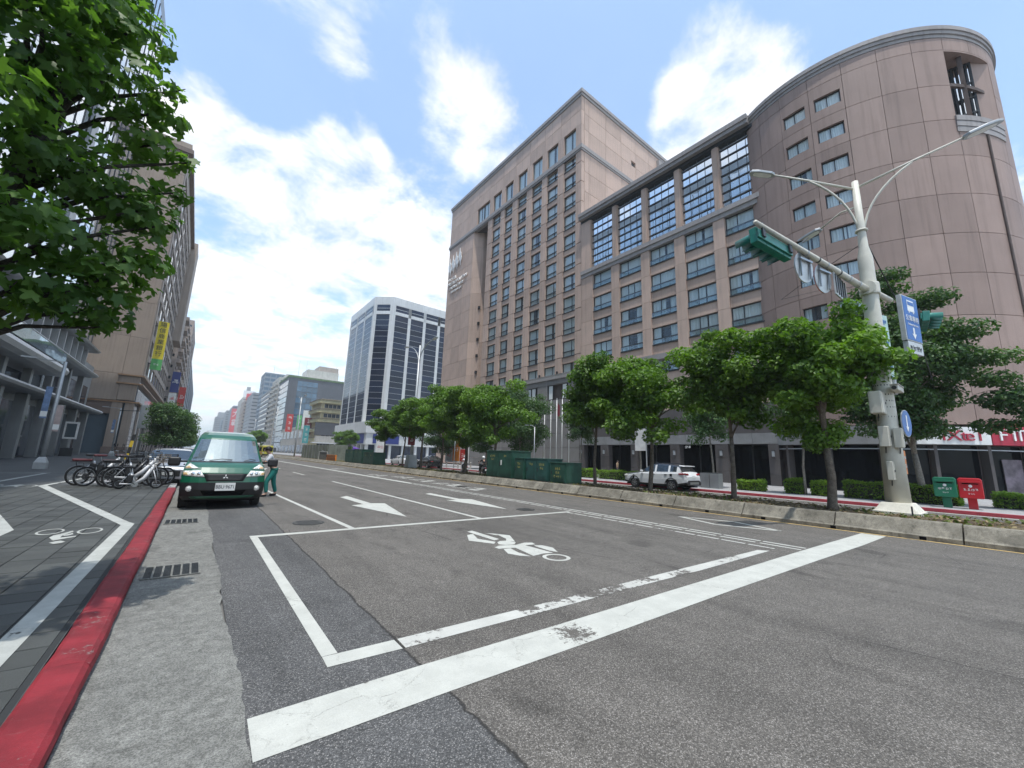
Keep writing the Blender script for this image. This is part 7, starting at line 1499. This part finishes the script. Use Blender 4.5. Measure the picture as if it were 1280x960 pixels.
# ================================================================ BICYCLES
M('frame_white', (.66,.67,.68), .35, coat=.4, var=.05); M('frame_black', (.02,.02,.022), .4, coat=.3); M('saddle_maroon', (.10,.02,.025), .6); M('basket_tan', (.28,.24,.20), .8)
def bike(label, loc, rz, r=.29, frame='frame_white', saddle='black_plastic', basket=None, rack=True, box=None, guard='steel', steer=0., wbase=1.04, bar_h=1.03, seat_h=.86, name='bicycle', fat=.027):
    """along local x, front wheel at +x"""
    t = thing(name, label, 'bicycle', loc, rz, 'electric bicycles parked on the left pavement'); a, b = -wbase/2, wbase/2
    for x in (a, b):
        w_ = part('wheel', MB().torus((0,0,0), r-fat, fat, 'y', 32, 8), 'rubber', t, smooth=True, loc=(x,0,r)); part('rim', MB().torus((0,0,0), r-2.2*fat, .010, 'y', 32, 6), 'steel', w_, smooth=True)
        sp = MB()
        for k in range(14): q = 2*math.pi*k/14; sp.bar((.03*math.cos(q),.018*(-1)**k,.03*math.sin(q)),((r-2.2*fat)*math.cos(q+.2),0,(r-2.2*fat)*math.sin(q+.2)),.004,.004)
        part('spokes', sp, 'steel', w_); part('hub', MB().cyl((0,-.05,0),(0,.05,0),.085 if x == a else .03,n=16), 'frame_black', w_)
        g = MB(); g.grid([[(( r+.018)*math.cos(q), yy, (r+.018)*math.sin(q)) for yy in (-.028,0,.028)] for q in [rad(20+140*k/12) for k in range(13)]]); part('mudguard', g, guard, t, smooth=True, loc=(x,0,r)).modifiers.new('depth','SOLIDIFY').thickness = .004
    bb, st, hd = Vector((-.08,0,r-.02)), Vector((-.22,0,seat_h-.14)), Vector((b-.16,0,.78 if r > .2 else .7))
    f = MB(); f.tube([hd, Vector((.12,0,.46 if r > .2 else .34)), bb], [.042,.058,.06], 8); f.tube([bb, st], .03, 8); f.tube([bb, (a,.05,r)], .024, 6); f.tube([bb, (a,-.05,r)], .024, 6); f.tube([st, (a,.05,r)], .013, 6); f.tube([st, (a,-.05,r)], .013, 6); f.tube([hd+Vector((.0,0,.08)), hd-Vector((-.03,0,.1))], .03, 8); part('frame', f, frame, t, smooth=True)
    part('fork', MB().tube([hd, (b-.05,.05,r+.2), (b,.055,r)], .015, 6).tube([hd, (b-.05,-.05,r+.2), (b,-.055,r)], .015, 6), frame, t, smooth=True); part('seat_post', MB().cyl(st, (-.26,0,seat_h), .014), 'steel', t)
    part('saddle', MB().prism([(-.16,-.10),(-.12,-.12),(.14,-.025),(.16,0),(.14,.025),(-.12,.12),(-.16,.10)], (-.27,0,seat_h), (1,0,0), (0,1,0), (0,0,.06)), saddle, t, bev=.02); part('handlebar', MB().tube([hd, hd+Vector((-.06,0,bar_h-hd.z))], .014, 6).tube([(b-.34,-.30,bar_h+.02),(b-.22,-.12,bar_h),(b-.22,.12,bar_h),(b-.34,.30,bar_h+.02)], .012, 6), 'steel', t)
    for s in (-1, 1): part('grip', MB().cyl((b-.34,s*.30,bar_h+.02),(b-.30,s*.21,bar_h+.015),.018), 'black_plastic', t); part('pedal', MB().bar(bb+Vector((0,s*.08,0)), bb+Vector((s*.12,s*.09,-s*.10)), .015,.02).box(bb.x+s*.12-.04,bb.x+s*.12+.04,s*.14-.05,s*.14+.05,bb.z-s*.1-.012,bb.z-s*.1+.012), 'frame_black', t)
    part('chainring', MB().cyl(bb+Vector((0,-.05,0)), bb+Vector((0,-.06,0)), .085, n=18), 'steel', t); part('stand', MB().tube([bb+Vector((-.1,.04,-.02)), (-.2,.2,.0)], .010, 5), 'steel', t); part('battery', MB().box(-.30,-.14,-.05,.05,r+.06,seat_h-.22), 'frame_black', t, bev=.02)
    for s in (-1, 1): part('mirror', MB().ball((b-.30,s*.34,bar_h+.20),.012,.055,.04,10,6).bar((b-.32,s*.27,bar_h+.02),(b-.30,s*.33,bar_h+.19),.010,.010), 'black_plastic', t)
    part('headlight', MB().ball((b-.10,0,hd.z+.1), .035,.03,.035,10,6), 'headlamp', t)
    if basket:
        k = part('basket', MB().box(b-.10,b+.22,-.16,.16,.72,.73), basket, t); q = MB()
        for z in (.78,.85,.92,.97): q.bar((b-.11,-.17,z),(b+.24,-.17,z),.006,.012).bar((b-.11,.17,z),(b+.24,.17,z),.006,.012).bar((b+.24,-.17,z),(b+.24,.17,z),.006,.012).bar((b-.11,-.17,z),(b-.11,.17,z),.006,.012)
        for j in range(8):
            x = b-.11+.05*j; q.bar((x,-.17,.73),(x,-.17,.98),.006,.006).bar((x,.17,.73),(x,.17,.98),.006,.006)
            y = -.17+.0486*j; q.bar((b+.24,y,.73),(b+.24,y,.98),.006,.006).bar((b-.11,y,.73),(b-.11,y,.98),.006,.006)
        part('basket_wires', q, basket, k)
    if rack: part('rack', MB().box(a-.22,a+.28,-.07,.07,2*r+.10,2*r+.115).bar((a-.1,.06,2*r+.1),(a,.06,r),.01,.01).bar((a-.1,-.06,2*r+.1),(a,-.06,r),.01,.01), 'frame_black', t)
    t.scale = (1.1, 1.1, 1.2 if r > .2 else 1.05)
    if box: part('rear_seat', MB().box(a-.20,a+.26,-.10,.10,2*r+.125,2*r+.20), box, t, bev=.03)
    return t
ZB = .12
bike('electric bicycle with a maroon padded rear seat, leftmost of the parked row', (-2.62, 21.1, ZB), rad(14), .29, 'frame_white', 'black_plastic', None, True, 'saddle_maroon')
bike('white framed electric bicycle with a tan front basket, frontmost full size one', (-1.52, 19.75, ZB), rad(3), .30, 'frame_white', 'black_plastic', 'basket_tan', True)
bike('black electric bicycle with a dark front basket, second from the left of the row', (-2.35, 20.6, ZB), rad(9), .28, 'frame_black', 'saddle_maroon', 'frame_black', True)
bike('black electric bicycle with no basket in the middle of the row', (-1.75, 20.35, ZB), rad(12), .29, 'frame_black', 'black_plastic', None, True, 'black_plastic', 'frame_black')
bike('black electric bicycle with a dark basket nearest the silver car', (-1.35, 20.9, ZB), rad(8), .28, 'frame_black', 'black_plastic', 'frame_black', True, 'black_plastic', 'frame_black')
bike('black electric bicycle at the very back of the row with a maroon padded seat', (-1.9, 21.5, ZB), rad(10), .28, 'frame_black', 'saddle_maroon', 'frame_black', True, 'saddle_maroon', 'frame_black')
bike('small wheeled white folding bicycle standing in front of the row by the kerb', (-1.40, 19.15, ZB), rad(4), .165, 'frame_white', 'black_plastic', None, False, None, 'frame_black', 0., .86, .78, .66, 'folding_bicycle', .028)

# ================================================================ AIR
hm = bpy.data.materials.new('haze'); hm.use_nodes = True; ht = NT(hm.node_tree); hv = ht.n('ShaderNodeVolumePrincipled'); hv.inputs['Color'].default_value = (.80, .88, .96, 1); hv.inputs['Density'].default_value = .00045
ho = ht.n('ShaderNodeOutputMaterial'); hm.node_tree.links.new(hv.outputs[0], ho.inputs['Volume']); MATS['haze'] = hm
hz_ = part('haze', MB().box(-3100, 3100, -850, 4600, -1.03, 100), 'haze', kind='stuff')
